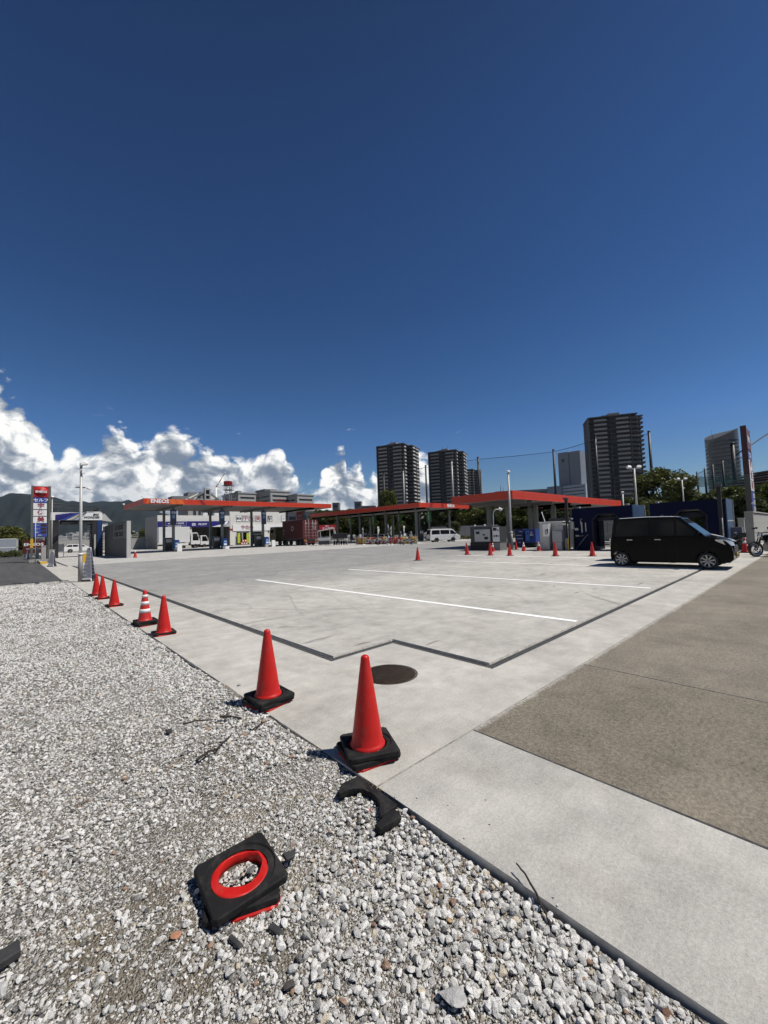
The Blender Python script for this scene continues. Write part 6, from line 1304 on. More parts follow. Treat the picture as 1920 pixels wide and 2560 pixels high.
def flood(label, x, y, h, d=(1, 1)):
    t = thing('floodlight_mast', label, 'lamp pole', (x, y, 0), R(-43), 'twin floodlight masts'); p = MB(); p.cyl((0, 0, 0), (0, 0, h), .11, .08, 12); p.build('pole', m_lgrey, t); a = MB(); a.cbox((0, 0, h), (1.3, .08, .10)); a.build('crossarm', m_lgrey, t)
    for s in (-1, 1): l = MB(); l.ext([(-.26, 0), (.26, 0), (.30, .18), (.22, .36), (-.22, .36), (-.30, .18)], 'y', -.18, .14); o = l.build('floodlight', m_lett, t, .02); o.location = (s * .5, 0, h + .06); o.rotation_euler = (R(-25), 0, R(-12 * s)); o.scale = (.72, .8, .72)
    c = MB(); c.tube([(-.45, .02, h + .1), (-.55, .05, h - .5), (-.35, .05, h - 1.0), (-.08, .02, h - 1.2)], .02, 6); c.build('cable', mat('cable_red_brown', (.12, .06, .05), .6), t)
flood('nearer twin floodlight mast, rising behind the black car', 46.0, 11.8, 7.3); flood('farther twin floodlight mast among the tree branches', 68.0, 11.75, 7.6)
pole_lamp('grey pole with a round cap lamp behind the right end of the canopy', 50.6, 14.3, 5.3, .10, 'cap')
t = thing('curved_lamp', 'pale swan-neck pole with a round sign behind the right canopy', 'lamp pole', (42.4, 26.1, 0)); p = MB(); p.tube([(0, 0, 0), (.03, 0, 3.3), (.08, -.06, 3.75), (.25, -.22, 4.0), (.62, -.56, 4.06)], .05, 8); p.build('pole', m_board, t); d = MB(); d.lathe([(.001, -.02), (.26, -.02), (.26, .02), (.001, .02)], 20, ax='y'); o = d.build('round_sign', m_board, t); o.location = (.72, -.62, 4.02); o.rotation_euler = (0, 0, R(-30))

# ------------------------------------------------------------------ vegetation
def leafmat(name, a, b, c, sc=.5):
    m, N, bs = newmat(name); g = N.n('ShaderNodeNewGeometry'); oi = N.n('ShaderNodeObjectInfo').outputs['Random']; p = g.outputs['Position']
    n1 = N.noise(p, sc, 4, .6).outputs[0]; n2 = N.noise(p, sc * 14, 2, .6).outputs[0]
    f = N.math('ADD', N.math('MULTIPLY', n1, .6), N.math('ADD', N.math('MULTIPLY', n2, .5), N.math('MULTIPLY', oi, .12)))
    col = N.ramp(f, [(.38, a), (.56, b), (.76, c)])
    N.put(bs.inputs['Base Color'], col); bs.inputs['Roughness'].default_value = .55; bs.inputs['Specular IOR Level'].default_value = .35
    tr = N.n('ShaderNodeBsdfTranslucent'); N.put(tr.inputs[0], N.mix(.4, col, (.16, .20, .02))); mx = N.n('ShaderNodeMixShader'); mx.inputs[0].default_value = .22
    N.L.new(bs.outputs[0], mx.inputs[1]); N.L.new(tr.outputs[0], mx.inputs[2]); out = [n for n in m.node_tree.nodes if n.type == 'OUTPUT_MATERIAL'][0]; N.L.new(mx.outputs[0], out.inputs[0])
    return m
m_leaf = leafmat('leaf_dark_green', (.012, .020, .007), (.026, .040, .012), (.060, .075, .022)); m_leaf2 = leafmat('leaf_olive_green', (.024, .032, .008), (.062, .074, .016), (.13, .135, .032)); m_bark = mat('tree_bark', (.045, .036, .028), .9, var=.3, scale=6, bump=.5, bscale=12)
def leaves(name, centers, radii, per, size, seed, flat=.8):
    r = np.random.default_rng(seed); P = []
    for c, rad in zip(centers, radii):
        n = int(per * rad ** 2); v = r.normal(size=(n, 3)); v /= np.linalg.norm(v, axis=1)[:, None]; v *= (r.random(n) ** .45)[:, None] * rad; v[:, 2] *= flat; P.append(v + np.array(c))
    P = np.concatenate(P); n = len(P); a = r.normal(size=(n, 3)); a[:, 2] *= .55; a /= np.linalg.norm(a, axis=1)[:, None]
    b = np.cross(a, r.normal(size=(n, 3))); b /= np.linalg.norm(b, axis=1)[:, None]; s = (size * (.55 + .9 * r.random(n)))[:, None]
    V = np.stack([P - a * s, P + b * s * .45, P + a * s, P - b * s * .45], 1).reshape(-1, 3)
    me = bpy.data.meshes.new(name); me.vertices.add(4 * n); me.vertices.foreach_set('co', V.ravel().astype(np.float32)); me.loops.add(4 * n); me.loops.foreach_set('vertex_index', np.arange(4 * n, dtype=np.int32)); me.polygons.add(n); me.polygons.foreach_set('loop_start', np.arange(0, 4 * n, 4, dtype=np.int32)); me.update(calc_edges=True)
    return me
def crown_data(seed, rx, rz, z0, n=26, cr=(.28, .5)):
    rs = random.Random(seed); C = []; Q = []
    for k in range(n):
        u = rs.uniform(-.75, 1); a = rs.uniform(0, 6.28); q = math.sqrt(max(1 - u * u, 0)) * rs.uniform(.55, 1.0); C.append((rx * q * math.cos(a) * .85, rx * q * math.sin(a) * .85, z0 + rz * (u * .72 + .8))); Q.append(rx * rs.uniform(*cr))
    return C, Q
def tree_proto(seed, rx, rz, z0, per, leaf, m, n=26, cr=(.28, .5), trunk=.22):
    C, Q = crown_data(seed, rx, rz, z0, n, cr); me = leaves('crown', C, Q, per, leaf, seed); me.materials.append(m)
    t = MB(); rs = random.Random(seed); t.tube([(0, 0, -.1), (.1, .05, z0 * .6), (.05, -.1, z0 + rz * .5), (0, 0, z0 + rz)], [trunk * 1.25, trunk, trunk * .7, trunk * .3], 8)
    for k in range(0, n, 2): c = Vector(C[k]); b = Vector((.05, 0, z0 * .7 + rz * .25 * rs.random())); t.tube([b, b.lerp(c, .5) + Vector((0, 0, .15 * rz * rs.random())), c], [trunk * .45, trunk * .26, trunk * .08], 5)
    return me, t.mesh('trunk', m_bark)
PROT = [tree_proto(s, 3.4, 3.6, 1.2, 300, .26, m_leaf if s % 2 else m_leaf2, 30) for s in range(1, 6)]
def tree(label, x, y, k, sc, group=None, cat='tree', rz=None, zsc=1., pr=None):
    t = thing('tree', label, cat, (x, y, 0), rz if rz is not None else random.uniform(0, 6.28), group); t.scale = (sc, sc, sc * zsc); c, tr = (pr or PROT)[k]; obj('crown', c, t); obj('trunk', tr, t); return t
# belt of trees behind the station (a line from behind the shop to behind the right canopy)
pos = []
for k in range(17):
    f = k / 16; bx, by = 54 + 66 * f, 82 - 70 * f; pos.append((bx + random.uniform(-1, 1), by + random.uniform(-1, 1), random.uniform(.92, 1.12)))
for k, (x, y, s) in enumerate(pos): tree('%s tree in the belt behind the station, number %s from the container truck' % (('bushy dark green', 'broad olive green', 'rounded dark')[k % 3], ('one', 'two', 'three', 'four', 'five', 'six', 'seven', 'eight', 'nine', 'ten', 'eleven', 'twelve', 'thirteen', 'fourteen', 'fifteen', 'sixteen', 'seventeen')[k]), x, y, k % 5, s, 'tree belt behind the station')
for k in range(14):
    f = k / 13; o = tree('rear tree of the belt behind the station, closing the gaps between the front ones', 60 + 66 * f, 88 - 70 * f, (k + 2) % 5, 1.1, 'rear trees of the belt')
# conifers in front of the first tower
for lab, px, y, h in (('tall narrow dark conifer in front of the left tower', 80.5, 84.5, 1.), ('slim dark conifer next to the tall one in front of the left tower', 83.5, 86., .85)): tree(lab, px, y, 1, .85 * h, 'dark conifers', zsc=2.25)
# big tree on the right
BIG = [tree_proto(31, 5.3, 4.4, 2.6, 190, .24, m_leaf2, 46, (.16, .30), .30)]
tree('large spreading tree with gaps of sky behind the car wash gates', 72.0, 14.8, 0, 1.0, rz=1.0, pr=BIG)
tree('smaller leafy tree at the right of the large spreading tree', 76.5, 10.2, 3, .80)
for k, (x, y, s, lab) in enumerate(((64.5, 8.6, .70, 'low dark tree right of the large tree, above the wash gate'), (65.6, 6.6, .78, 'dark tree left of the edge-on pylon'), (68.2, 4.2, .82, 'dark tree behind the edge-on pylon'), (70, 1.4, .92, 'dark tree right of the edge-on pylon'), (66.0, -.9, .9, 'dark tree over the block wall at the picture edge'), (62.5, 4.6, .66, 'low dark bush behind the block wall'), (60.5, 13.5, .62, 'low dark tree between the two wash gates'), (66, 17.5, .75, 'low dark tree below the globe lamp'), (63, 22.5, .7, 'low tree behind the far corner of the right canopy'))): tree(lab, x, y, k % 5, s, 'dark trees beyond the right wall')
tree('young tree on the verge behind the white van', 58.4, 44.0, 4, .40, zsc=1.15)
for k, (x, y, s, lab) in enumerate(((-3.2, 96, .62, 'round tree above the grey trailer at the left edge'), (-.6, 95, .66, 'dark tree right of the round one above the trailer'), (1.1, 100, .5, 'low tree left of the price pylon'), (24.0, 112., .62, 'low tree behind the pale wall, left of the shop'), (20.5, 116., .6, 'leftmost low tree behind the pale wall'))): tree(lab, x, y, k, s)
def hedge(label, x0, x1, y0, y1, h, seed, rz=0, m=None, leaf=.09):
    r = random.Random(seed); L = x1 - x0; C = []; Q = []
    n = int(L * 3)
    for k in range(n): C.append((x0 + L * (k + .5) / n, r.uniform(y0, y1), h * r.uniform(.25, .62))); Q.append(h * r.uniform(.38, .55))
    cx, cy_ = (x0 + x1) / 2, (y0 + y1) / 2; C = [(c[0] - cx, c[1] - cy_, c[2]) for c in C]; t = thing('hedge', label, 'hedge', (cx, cy_, 0), rz); me = leaves('foliage', C, Q, 900, leaf, seed, 1.); me.materials.append(m or m_leaf2); obj('foliage', me, t)
    b = MB()
    for k in range(0, n, 2): b.cyl((C[k][0], C[k][1], -.05), (C[k][0], C[k][1], h * .5), .03, n=5)
    b.build('stems', m_bark, t)
hedge('low scrubby hedge at the left edge in front of the trailer', -6, .75, 75.2, 76.6, 1.0, 3); hedge('low clipped hedge along the verge behind the white van', 52, 64, 42.2, 43.4, .85, 5, R(-43)); hedge('clipped hedge under the right canopy, behind the generator', 56, 70, 34.4, 35.6, .85, 6, R(-43))

# verge wall behind the van
t = thing('verge_wall', 'low grey panel wall on the verge behind the white van', 'wall', (61, 46.5, 0), R(-43))
for i in range(8): b = MB(); b.box(-4 + i * 1.6, -4 + i * 1.6 + 1.585, 0, .15, .02, 2.5); b.build('wall_panel', mat('verge_wall_grey', (.20, .205, .22), .8, var=.1, streak=.2), t)

# ------------------------------------------------------------------ buildings over the left canopy
m_bg = mat('far_concrete', (.33, .325, .31), .8, var=.06, scale=.2, streak=.15); m_bgd = mat('far_dark_concrete', (.16, .165, .17), .8, var=.06, scale=.2); m_strip = glass('far_window', (.025, .028, .032), .15)
def office(label, x, y, w, d, h, rows, up=None, mast=False):
    t = thing('office_block', label, 'building', (x, y, 0)); B = lambda nm, m, *b: (lambda q: (q.box(*b), q.build(nm, m, t))[1])(MB())
    B('wall', m_bg, 0, w, 0, d, 0, h - .5); B('parapet', m_bg, -.25, w + .25, -.25, d + .25, h - .5, h)
    for k in range(rows):
        z = h - 2.6 - k * 1.75; f = B('window_band', m_strip, .9, w - .7, -.06, -.004, z, z + .62); s = MB(); s.box(.85, w - .65, -.18, -.065, z + .66, z + .86); s.build('sunshade', m_bg, f)
        for q in range(2): B('window_band', m_strip, -.06, -.004, 1.6 + q * d * .48, 1.6 + q * d * .48 + d * .38, z, z + .6)
    B('roof_edge', m_bgd, -.3, 0, -.3, d, h, h + .12)
    if up: B('roof_block', m_bgd, up[0], up[1], up[2], up[3], h, h + up[4])
    return t
office('office block with banded windows behind the canopy, largest of the row', 75.6, 148.3, 9.0, 17., 20.6, 3, (.5, 6, 6, 15, 1.2)); office('office block with banded windows at the right of the row', 83.5, 140.9, 7.8, 9., 18.7, 3); office('office block with a dark side, left of the row beside the radio mast', 66.0, 157.2, 7.5, 17., 20.3, 3, (-.2, 1.2, 0, 3, .5))
t = thing('sign_letters', 'row of dark red rooftop letters along the foot of the largest office block', 'sign', (80, 148.2, 16.8)); b = MB(); b.box(-3, 3, 0, .15, -.9, -.75); b.build('rail', m_bgd, t); write(t, 'ＫＯＢＥＸ', (0, -.1, -.2), 1.0, m_cred, '-y', .02, world=False)
def mill():
    t = thing('industrial_building', 'industrial building with a framed tower and sloping braces behind the canopy', 'building', (55.5, 167, 0)); B = lambda nm, m, *b: (lambda q: (q.box(*b), q.build(nm, m, t))[1])(MB())
    B('hall', m_bg, -5.5, 7.0, 0, 14, 0, 17.3); s = MB(); s.ext([(-6.6, 17.2), (6.6, 17.2), (6.4, 18.4), (1.5, 20.4), (-1.2, 20.4), (-4.6, 18.6)], 'y', 1.2, 12); s.build('roof', m_wallw, t)
    for x in (.2, 2.1): B('tower_leg', m_bg, x, x + .5, -1.4, -.4, 0, 22.1)
    for z in (17.3, 19.2, 21.5): B('tower_beam', m_bg, .7, 2.1, -1.35, -.45, z, z + .6)
    B('tower_back', m_dgrey, .7, 2.1, -.5, -.4, 0, 22.0); B('tower_side', m_bgd, -1.2, .19, -.8, 1.0, 0, 20.6)
    for pts in ([(.2, 21.0), (.2, 20.3), (-5.0, 17.4), (-5.6, 17.6)], [(2.6, 20.4), (2.6, 19.7), (5.6, 17.6), (6.1, 18.0)]): b = MB(); b.ext(pts, 'y', -1.2, -.6); b.build('brace', m_bgd, t)
    for x in (-6, -3, 4.2, 6.6): B('frame_post', m_bg, x, x + .5, -1.0, -.4, 0, 18.0)
    B('frame_beam', m_bg, -6, 7, -1.0, -.42, 17.5, 17.9); b = MB(); b.ext([(-11.0, 17.2), (-.5, 17.2), (-.5, 20.8), (-4.6, 20.8), (-5.0, 19.2), (-10.5, 19.0)], 'y', 3, 9); b.build('conveyor_house', m_bgd, t)
mill()
def radio():
    t = thing('radio_tower', 'red and white radio mast with platforms above the canopy roof', 'mast', (63.0, 160.0, 0), R(-43)); m_rw = mat('mast_red', (.36, .02, .02), .5); B = lambda nm, m, *b: (lambda q: (q.box(*b), q.build(nm, m, t))[1])(MB())
    lg = MB()
    for sx in (-.9, .9):
        for sy in (-.9, .9): lg.cyl((sx, sy, 0), (sx, sy, 24.7), .12, n=6)
    for z in np.arange(16, 24, 1.3):
        for s in (-.9, .9): lg.cyl((-.9, s, z), (.9, s, z + 1.2), .06, n=5); lg.cyl((s, -.9, z + 1.2), (s, .9, z), .06, n=5)
    lg.build('lattice', m_bgd, t)
    for z in (21.1, 22.9): B('platform', m_bgd, -1.7, 2.0, -1.6, 1.6, z, z + .18)
    rl = MB()
    for z in (21.9, 22.5): rl.tube([(-1.7, -1.6, z), (2.0, -1.6, z), (2.0, 1.6, z), (-1.7, 1.6, z), (-1.7, -1.6, z)], .05, 5)
    rl.build('railing', m_lgrey, t)
    for i in range(8): a = PI / 4 * i; B('red_panel', m_rw, 1.25 * math.cos(a) - .38, 1.25 * math.cos(a) + .38, 1.25 * math.sin(a) - .38, 1.25 * math.sin(a) + .38, 23.15, 24.75)
    m = MB(); m.cyl((0, 0, 24.7), (0, 0, 27.6), .10, .05, 6); m.build('antenna', m_dgrey, t); w = MB(); w.cyl((-1.6, 0, 0), (-1.6, 0, 19.8), .18, n=6); w.build('white_pole', m_lett, t)
radio()
t = thing('tower_crane_boom', 'far red and white crane boom slanting up beside the radio mast', 'crane', (66, 180, 0), R(-43)); a, b_ = Vector((-.6, 0, 24.6)), Vector((3.9, 0, 31.6)); m_rw2 = mat('crane_red', (.42, .10, .08), .6)
for k in range(6): q = MB(); p0, p1 = a.lerp(b_, k / 6), a.lerp(b_, (k + 1) / 6); q.tube([p0, p1], .26 - .025 * k, 4); q.build('boom_section', m_rw2 if k % 2 == 0 else m_wallw, t)
q = MB(); q.cyl((-.6, 0, 0), (-.6, 0, 24.6), .5, n=6); q.build('mast', m_wallw, t)
for lab, x, y, w, h in (('small dark flat-roofed block just beyond the end of the left canopy', 118.5, 163.0, 3.2, 17.6), ('small grey rooftop block above the middle canopy', 126.8, 155.3, 3.4, 17.8), ('pale low rooftop beside the small grey block', 132., 153., 7., 15.6)):
    t = thing('distant_building', lab, 'building', (x, y, 0), R(-43)); b = MB(); b.box(-w / 2, w / 2, 0, 8, 0, h); b.build('wall', m_bgd, t); b = MB(); b.box(-w / 2 - .2, w / 2 + .2, -.2, 8.2, h, h + .3); b.build('parapet', m_bg, t)
    for k in range(3): b = MB(); b.box(-w * .35, w * .35, -.05, -.004, h - 2 - k * 2.6, h - 1 - k * 2.6); b.build('window', m_strip, t)
t = thing('warehouse', 'grey low building with dark windows behind the container truck', 'building', (58, 103, 0), R(-43)); b = MB(); b.box(-1, 16, 0, 8, 0, 8.3); b.build('wall', mat('warehouse_grey', (.20, .205, .22), .7, var=.06), t); b = MB(); b.box(-1.4, 16.4, -.4, 8.4, 8.3, 8.7); b.build('roof', m_bgd, t)
for k in range(5): w = MB(); w.box(.2 + k * 3, 2.2 + k * 3, -.06, -.004, 6.3, 7.3); w.build('window', m_strip, t)
t = thing('low_hall', 'low grey hall roof with masts behind the right canopy', 'building', (112, 57, 0), R(-43)); b = MB(); b.box(-9, 6, 0, 10, 0, 12.4); b.build('wall', m_bgd, t); b = MB(); b.ext([(-9.4, 12.4), (6.4, 12.4), (6.4, 13.2), (-9.4, 12.9)], 'y', -.4, 10.4); b.build('roof', m_bgd, t); b = MB(); b.cyl((-7, 3, 12.9), (-7, 3, 15.2), .07, n=5); b.cyl((-6.2, 3, 12.9), (-6.2, 3, 14.4), .07, n=5); b.cyl((7.5, 3, 9), (7.5, 3, 13.8), .09, n=5); b.build('mast', m_dgrey, t)

# ------------------------------------------------------------------ towers
m_tw = mat('tower_wall', (.030, .028, .027), .7, var=.2, scale=.15); m_tp = mat('tower_parapet', (.31, .285, .255), .7, var=.06, scale=.1); m_ts = mat('tower_slab', (.105, .094, .082), .7, var=.08, scale=.1); m_tl = mat('tower_sunlit_parapet', (.48, .47, .45), .7, var=.05, scale=.1)  # last parapet colour whitened as sunlit; wall near black for balcony recess shade
def tower(label, c, lt, h, floors, bays, side=(-5.2, 3.0, 7.8), fl=None, roof=(.3, .55)):
    c = Vector(c); lt = Vector(lt); W = (lt - c).length; d = (lt - c) / W; rz = math.atan2(d.y, d.x)   # local x runs to the left along the face, local -y... faces the camera
    t = thing('apartment_tower', label, 'apartment tower', (c.x, c.y, 0), rz); S = 1
    B = lambda nm, m, x0, x1, y0, y1, z0, z1, par=None: (lambda q: (q.box(x0, x1, min(-y0, -y1), max(-y0, -y1), z0, z1), q.build(nm, m, par or t))[1])(MB())
    D = 18.
    B('wall', m_tw, .3, W, 1.5, D, 0, h); B('wing_wall', m_tw, side[0] + 1.2, side[1], side[2] + 1.3, D + 8, 0, h - .8); B('end_wall', m_ts, W - .5, W + .35, .2, 3.2, 0, h + .2)
    fh_ = fl or h / floors
    def proto(nm, m, x0, x1, y0, y1, z0, z1): q = MB(); q.box(x0, x1, min(-y0, -y1), max(-y0, -y1), z0, z1); return q.mesh(nm, m)
    items = [proto('floor_slab', m_ts, -1.0, W - .52, .1, 3.0, -.16, .16), proto('floor_slab', m_ts, side[0], side[1] + .2, side[2], D, -.16, .16)]
    for a, b in bays: items.append(proto('balcony', m_tp, W * (1 - b), W * (1 - a), -.25, .06, .18, 1.25))
    items.append(proto('balcony', m_ts, -1.0, 3.2, .12, .3, .2, 1.05)); items.append(proto('balcony', m_tl, -1.25, -1.02, .3, 4.0, .18, 1.15)); items.append(proto('balcony', m_ts, side[0], side[1] - .6, side[2] - .12, side[2] - .01, .2, 1.1)); items.append(proto('balcony', m_tl, side[0] - .25, side[0] - .01, side[2] + .5, side[2] + 6.2, .18, 1.2)); items.append(proto('balcony', m_tl, side[0] - .25, side[0] - .01, side[2] + 8.2, side[2] + 14., .18, 1.2))
    items.append(proto('window', m_strip, W * (1 - bays[0][1]), W * (1 - bays[0][0]), 1.4, 1.497, .2, 2.1)); items.append(proto('window', m_strip, W * (1 - bays[-1][1]), W * (1 - bays[-1][0]), 1.4, 1.497, .2, 2.1))
    items.append(proto('partition', m_ts, W * .52, W * .53, .2, 1.49, .17, fh_ - .17)); items.append(proto('pier', m_ts, W * .10, W * .115, .15, 1.49, .17, fh_ - .17))
    for k in range(floors):
        z = h - fh_ * (k + 1)
        for me in items: o = obj(me.name.split('.')[0], me, t); o.location = (0, 0, z)
    B('roof_slab', m_ts, -1.2, W + .4, -.1, D, h - .2, h + .5); B('roof_slab', m_ts, side[0] - .2, side[1], side[2] - .2, D + 8, h - .9, h - .3)
    B('plant_room', m_tp, W * roof[0], W * roof[1], 3, 9, h + .5, h + 2.6); B('plant_room', m_ts, W * roof[1], W * (roof[1] + .14), 3, 8, h + .5, h + 1.6)
    a_ = MB()
    for x in (W * .32, W * .5): a_.cyl((x, -5, h), (x, -5, h + 6), .07, n=5)
    a_.build('antenna', m_dgrey, t); return t
BAY = ((.08, .40), (.63, .94))
tower('left one of the two paired apartment towers, with stacked grey balconies', (223.5, 215.3), (214.6, 236.7), 72, 22, BAY, fl=2.88); tower('right one of the two paired apartment towers, with stacked grey balconies', (279.3, 206.1), (269.4, 228.5), 72, 22, BAY, (-5.5, 3.0, 7.0), fl=2.95)
tower('nearest and tallest apartment tower, with broad stacked balconies', (286.6, 70.9), (273.3, 94.3), 72, 25, ((.12, .39), (.59, .86)), (-5.0, 3.0, 3.8), fl=2.85); tower('smaller tower peeping out behind the right paired tower', (386, 262), (372, 290), 72, 22, BAY, (-8.5, 3.0, 5.0), fl=2.95)
def slab_tower():
    t = thing('office_tower', 'blank grey-blue slab tower with a dark slit and an emblem', 'tower', (364, 153.7, 0), PI); m_sl = mat('slab_grey', (.20, .22, .25), .5, var=.05, scale=.05); B = lambda nm, m, *b: (lambda q: (q.box(*b), q.build(nm, m, t))[1])(MB())
    # local: x points back towards the camera side, y runs to the right along the face
    B('face', m_sl, -16, 0, 0, 9.4, 0, 69.5); B('face', m_sl, -16, -.3, 9.9, 19.3, 0, 69.0); B('slit', m_dark, -15.5, -.8, 9.4, 9.9, 0, 68.6)
    for k in range(9): B('panel_line', m_tp, 0.004, .06, .05, 9.35, 6 + k * 7.1, 6.25 + k * 7.1)
    em = MB(); em.lathe([(.001, -.02), (1.6, -.02), (1.6, .02), (.001, .02)], 20, ax='y'); o = em.build('emblem', mat('emblem_dark', (.03, .06, .10), .4), t); o.location = (.1, 4.4, 62.3); o.rotation_euler = (0, 0, PI / 2); o.scale = (1, 1, .7); b = MB(); b.box(.06, .12, 3.0, 6.0, 60.2, 60.6); b.build('emblem_bar', mat('emblem_dark'), t)
    B('podium', mat('podium_blue', (.20, .24, .32), .5, var=.06), -20, 6, -9, 4.2, 0, 39.0); B('podium', mat('podium_pale', (.36, .40, .46), .4, var=.15, scale=.4), -20, 4, 4.3, 24, 0, 38.4)
    for k in range(3): B('window_band', m_strip, 4.004, 4.06, 5, 23, 35.6 - k * 3, 36.4 - k * 3)
slab_tower()
def oval_tower():
    c = D_ = (436., 46.5); t = thing('oval_tower', 'curved tower with banded floors and a slanted top at the right', 'tower', (436, 46.5, 0), R(-43) + R(8)); a, b = 9.6, 12.; n = 40
    el = [(a * math.cos(2 * PI * i / n), b * math.sin(2 * PI * i / n)) for i in range(n)]; m_ob = mat('oval_band', (.10, .097, .093), .45, .1, .05, scale=.05); ztop = lambda x: 79.0 - 8.0 * (max(a - x, 0) / (2 * a)) ** 1.7
    core = MB(); core.add([(x * .97, y * .97, 0) for x, y in el] + [(x * .97, y * .97, ztop(x) - 1.0) for x, y in el], [(i, (i + 1) % n, n + (i + 1) % n, n + i) for i in range(n)] + [tuple(range(n, 2 * n))]); core.build('core', m_strip, t)
    for k in range(19): z = 4 + k * 3.25; p = MB(); p.prism(el, z, z + 2.1); p.build('floor_band', m_ob, t)
    cr_ = MB(); cr_.add([(x, y, 65.9) for x, y in el] + [(x, y, ztop(x)) for x, y in el], [(i, (i + 1) % n, n + (i + 1) % n, n + i) for i in range(n)] + [tuple(range(n, 2 * n)), tuple(range(n))[::-1]]); cr_.build('crown_wall', m_ob, t); q = MB(); q.prism([(x * 1.004, y * 1.004) for x, y in el], 67.2, 68.8); q.build('crown_window', m_strip, t)
    m = MB(); m.cyl((-11, -3, 70), (-12.5, -3, 78), .12, n=5); m.build('antenna', m_dgrey, t)
oval_tower()

# ------------------------------------------------------------------ ball-park nets
def netmat(name, col, op):
    m, N, b = newmat(name); b.inputs['Base Color'].default_value = col + (1,); b.inputs['Roughness'].default_value = .9; tr = N.n('ShaderNodeBsdfTransparent'); mx = N.n('ShaderNodeMixShader'); mx.inputs[0].default_value = op
    N.L.new(tr.outputs[0], mx.inputs[1]); N.L.new(b.outputs[0], mx.inputs[2]); out = [n for n in m.node_tree.nodes if n.type == 'OUTPUT_MATERIAL'][0]; N.L.new(mx.outputs[0], out.inputs[0]); return m
m_net = netmat('net_fine', (.10, .13, .14), .09); m_netg = netmat('net_green', (.02, .16, .10), .55); m_netp = netmat('net_pale_green', (.08, .20, .17), .25)
NP = [(93, 99.3, 22), (93.9, 90.7, 22), (93.6, 80.6, 22), (93.7, 70.6, 22), (96.1, 63.1, 22), (104.5, 45.2, 22), (99, 32.9, 22), (103, 23.1, 22)]; names = ('first', 'second', 'third', 'fourth', 'fifth', 'sixth', 'seventh', 'last')
m_npole = mat('net_pole', (.022, .022, .026), .5, .3, .1); m_npole2 = mat('net_pole_pale', (.28, .28, .28), .5, .3, .1)
for k, (x, y, h) in enumerate(NP):
    t = thing('net_pole', '%s dark ball-net pole from the left, before the towers' % names[k], 'pole', (x, y, 0), 0, 'ball-net poles'); p = MB(); p.cyl((0, 0, 0), (0, 0, h), .34, .26, 10); p.build('shaft', m_npole2 if k in (1, 3) else m_npole, t); c = MB(); c.cyl((0, 0, h), (0, 0, h + .4), .28, n=10); c.build('cap', m_npole, t)
def net(label, P_, z0, z1, m, name='ball_net'):
    t = thing(name, label, 'net', (P_[0][0], P_[0][1], 0)); b = MB(); cb = MB()
    for (x0, y0), (x1, y1) in zip(P_[:-1], P_[1:]): b.quad((x0, y0, z0), (x1, y1, z0), (x1, y1, z1), (x0, y0, z1)); cb.tube([(x0, y0, z1), ((x0 + x1) / 2, (y0 + y1) / 2, z1 - .15), (x1, y1, z1)], .06, 5)
    b.build('netting', m, t, world=True); cb.build('top_cable', m_npole, t, world=True)
net('fine ball net strung between the tall poles before the towers', [(p[0], p[1]) for p in NP], 3, 21.7, m_net)
NP2 = [(130.9, 19.3, 15), (124.6, 16.8, 15), (119, 14.6, 15), (113.6, 12.2, 15)]
for k, (x, y, h) in enumerate(NP2): t = thing('net_pole', '%s short net pole left of the oval tower foot' % ('leftmost', 'second', 'third', 'rightmost')[k], 'pole', (x, y, 0), 0, 'short net poles'); p = MB(); p.cyl((0, 0, 0), (0, 0, h), .28, .22, 8); p.build('shaft', m_npole, t)
t = thing('net_pole', 'thick dark net pole in front of the oval tower', 'pole', (125.3, 11.4, 0)); p = MB(); p.cyl((0, 0, 0), (0, 0, 20), .5, .42, 10); p.build('shaft', m_npole, t); p = MB(); p.cyl((.4, -.5, 17.5), (18, -6.0, 24.5), .16, n=6); p.build('stay', m_npole, t); p = MB(); p.cyl((0, 0, 20), (0, 0, 20.4), .5, n=10); p.build('cap', m_npole, t)
net('pale green ball net between the short poles', [(p[0], p[1]) for p in NP2] + [(106, 8)], 3, 14.5, m_netp); net('green net canopy sagging low before the oval tower', [(126.8, 18.5), (129.1, 16.3), (131.4, 14.2), (135.8, 10.1), (139.6, 6.6), (144, 2)], 10.6, 13.2, m_netg, 'green_net')
t = thing('gabled_hall', 'dark hall with a stepped red-brown tiled roof at the right edge', 'building', (113.0, 4.0, 0), R(-43)); m_rt = mat('roof_tile_red', (.10, .045, .035), .7, var=.2, scale=2); b = MB(); b.box(-3, 14, 0, 12, 0, 8.2); b.build('wall', mat('hall_wall', (.06, .05, .045), .8), t)
for k in range(7): b = MB(); b.ext([(-3.8 + k * .95, 8.2 + k * .62), (16, 8.2 + k * .62), (16, 8.5 + k * .62), (-3.6 + k * .95, 8.5 + k * .62)], 'y', -1.2 + k * .8, 13 - k * .8); b.build('roof_tier', m_rt if k % 2 else mat('roof_tile_pale', (.16, .14, .12), .7, var=.2), t)

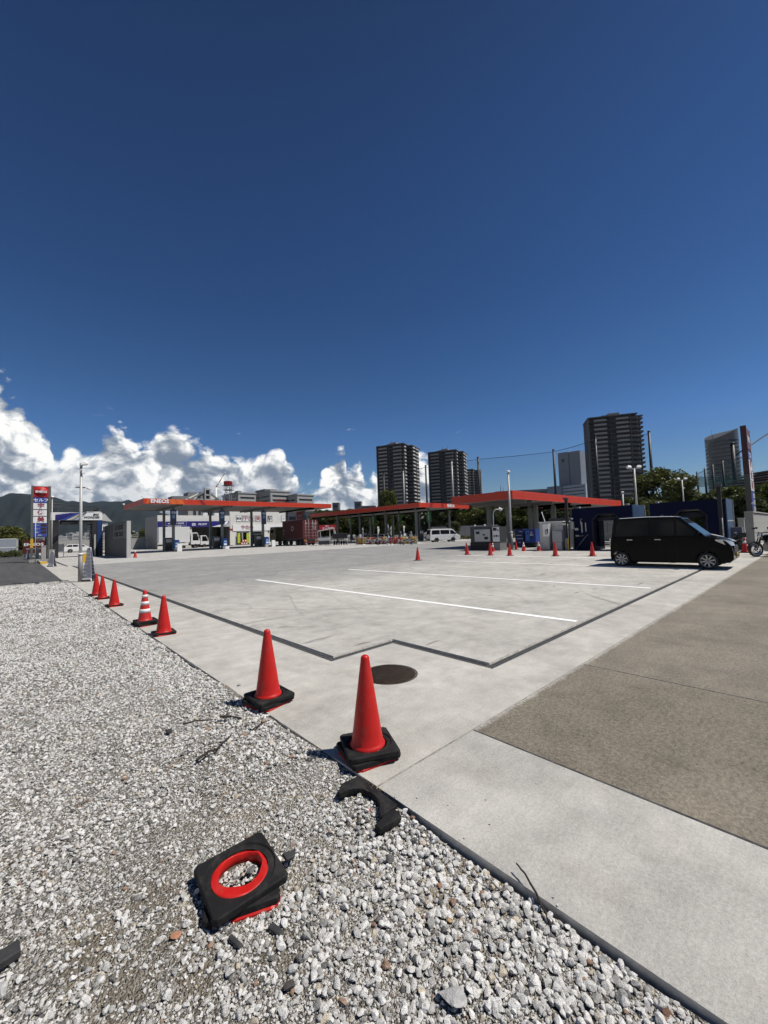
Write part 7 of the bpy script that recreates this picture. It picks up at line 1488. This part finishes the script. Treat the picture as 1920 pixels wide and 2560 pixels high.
# ------------------------------------------------------------------ far city and hills
m_city = [mat('city_wall_%d' % i, c, .8, var=.1, scale=.05) for i, c in enumerate(((.34, .34, .34), (.24, .245, .26), (.42, .41, .40), (.17, .175, .18)))]
rc = random.Random(12)
for k in range(64):
    az = rc.uniform(-.86, -.46); d = rc.uniform(520, 1150); w = rc.uniform(9, 26); h = d * rc.uniform(.004, .020) + 3; P_ = r0 * (d * math.sin(az)) + fh * (d * math.cos(az))
    t = thing('city_building', 'tiny far-off city building at the foot of the hills', 'building', (P_.x, P_.y, 0), rc.uniform(-.4, .4), 'city buildings at the foot of the hills'); b = MB(); b.box(-w / 2, w / 2, -w / 3, w / 3, 0, h); b.build('wall', m_city[k % 4], t); b = MB(); b.box(-w * .2, w * .15, -w * .15, w * .15, h, h + 2.2); b.build('roof_block', m_city[(k + 1) % 4], t)
    b = MB()
    for q in range(int(h / 3.4)): b.box(-w * .45, w * .45, -w / 3 - .12, -w / 3 - .02, 1.4 + q * 3.4, 2.9 + q * 3.4)
    if b.v: b.build('window_bands', m_strip, t)
def hills():
    ridge = [(-2.4, .03), (-1.6, .07), (-1.2, .09), (-.95, .082), (-.85, .086), (-.772, .088), (-.756, .093), (-.733, .096), (-.72, .096), (-.696, .092), (-.676, .082), (-.657, .080), (-.63, .085), (-.589, .084), (-.572, .085), (-.545, .075), (-.511, .059), (-.46, .05), (-.38, .046), (-.25, .03), (-.1, .018), (.1, .012), (.3, .008)]
    A = np.array([p[0] for p in ridge]); Hh = np.array([p[1] for p in ridge]); na, nr = 420, 46; az = np.linspace(-1.7, .3, na); rad = np.concatenate([np.linspace(1500, 3000, nr - 8), np.linspace(3050, 4200, 8)]); V = []
    for j, rr in enumerate(rad):
        f = min(max((rr - 1500) / 1500, 0), 1); prof = (f * f * (3 - 2 * f)) if rr <= 3000 else max(1 - (rr - 3000) / 1600, .2)
        for a in az:
            h = np.interp(a, A, Hh) * 3000; gul = math.sin(a * 61 + 2.2 * math.sin(rr * .004 + a * 9)) * .5 + math.sin(a * 137 + rr * .006) * .3 + math.sin(a * 271 - rr * .011) * .2
            z = h * prof + gul * h * .13 * math.sin(min(f, 1) * PI) - 2; p = r0 * (rr * math.sin(a)) + fh * (rr * math.cos(a)); V.append((p.x, p.y, z))
    F = [(j * na + i, j * na + i + 1, (j + 1) * na + i + 1, (j + 1) * na + i) for j in range(nr - 1) for i in range(na - 1)]; mb = MB(); mb.add(V, [f[::-1] for f in F], 0, True)
    m, N, b = newmat('forest_hillside'); g = N.n('ShaderNodeNewGeometry').outputs['Position']; n1 = N.noise(g, .006, 8, .65).outputs[0]; n2 = N.noise(g, .05, 5, .7).outputs[0]
    N.put(b.inputs['Base Color'], N.ramp(N.math('ADD', N.math('MULTIPLY', n1, .6), N.math('MULTIPLY', n2, .4)), [(.35, (.006, .010, .010)), (.5, (.011, .016, .014)), (.66, (.018, .024, .020))])); b.inputs['Roughness'].default_value = .95; b.inputs['Specular IOR Level'].default_value = .1; N.put(b.inputs['Normal'], N.bump(n2, .6, 12.))
    struct('hills', mb, m)
hills()

# ------------------------------------------------------------------ haze
hz = MB(); hz.box(-6500, 6500, -6500, 6500, -1.3, 340); ho = hz.build('haze', []); ho['kind'] = 'stuff'; ho['label'] = 'thin blue summer haze'
hm = bpy.data.materials.new('haze'); hm.use_nodes = True; hn = hm.node_tree; hn.nodes.clear(); hv = hn.nodes.new('ShaderNodeVolumePrincipled'); hout = hn.nodes.new('ShaderNodeOutputMaterial'); hn.links.new(hv.outputs[0], hout.inputs['Volume'])
hv.inputs['Color'].default_value = (.62, .78, 1.0, 1); hv.inputs['Density'].default_value = .00004; hv.inputs['Anisotropy'].default_value = .0; ho.data.materials.append(hm)
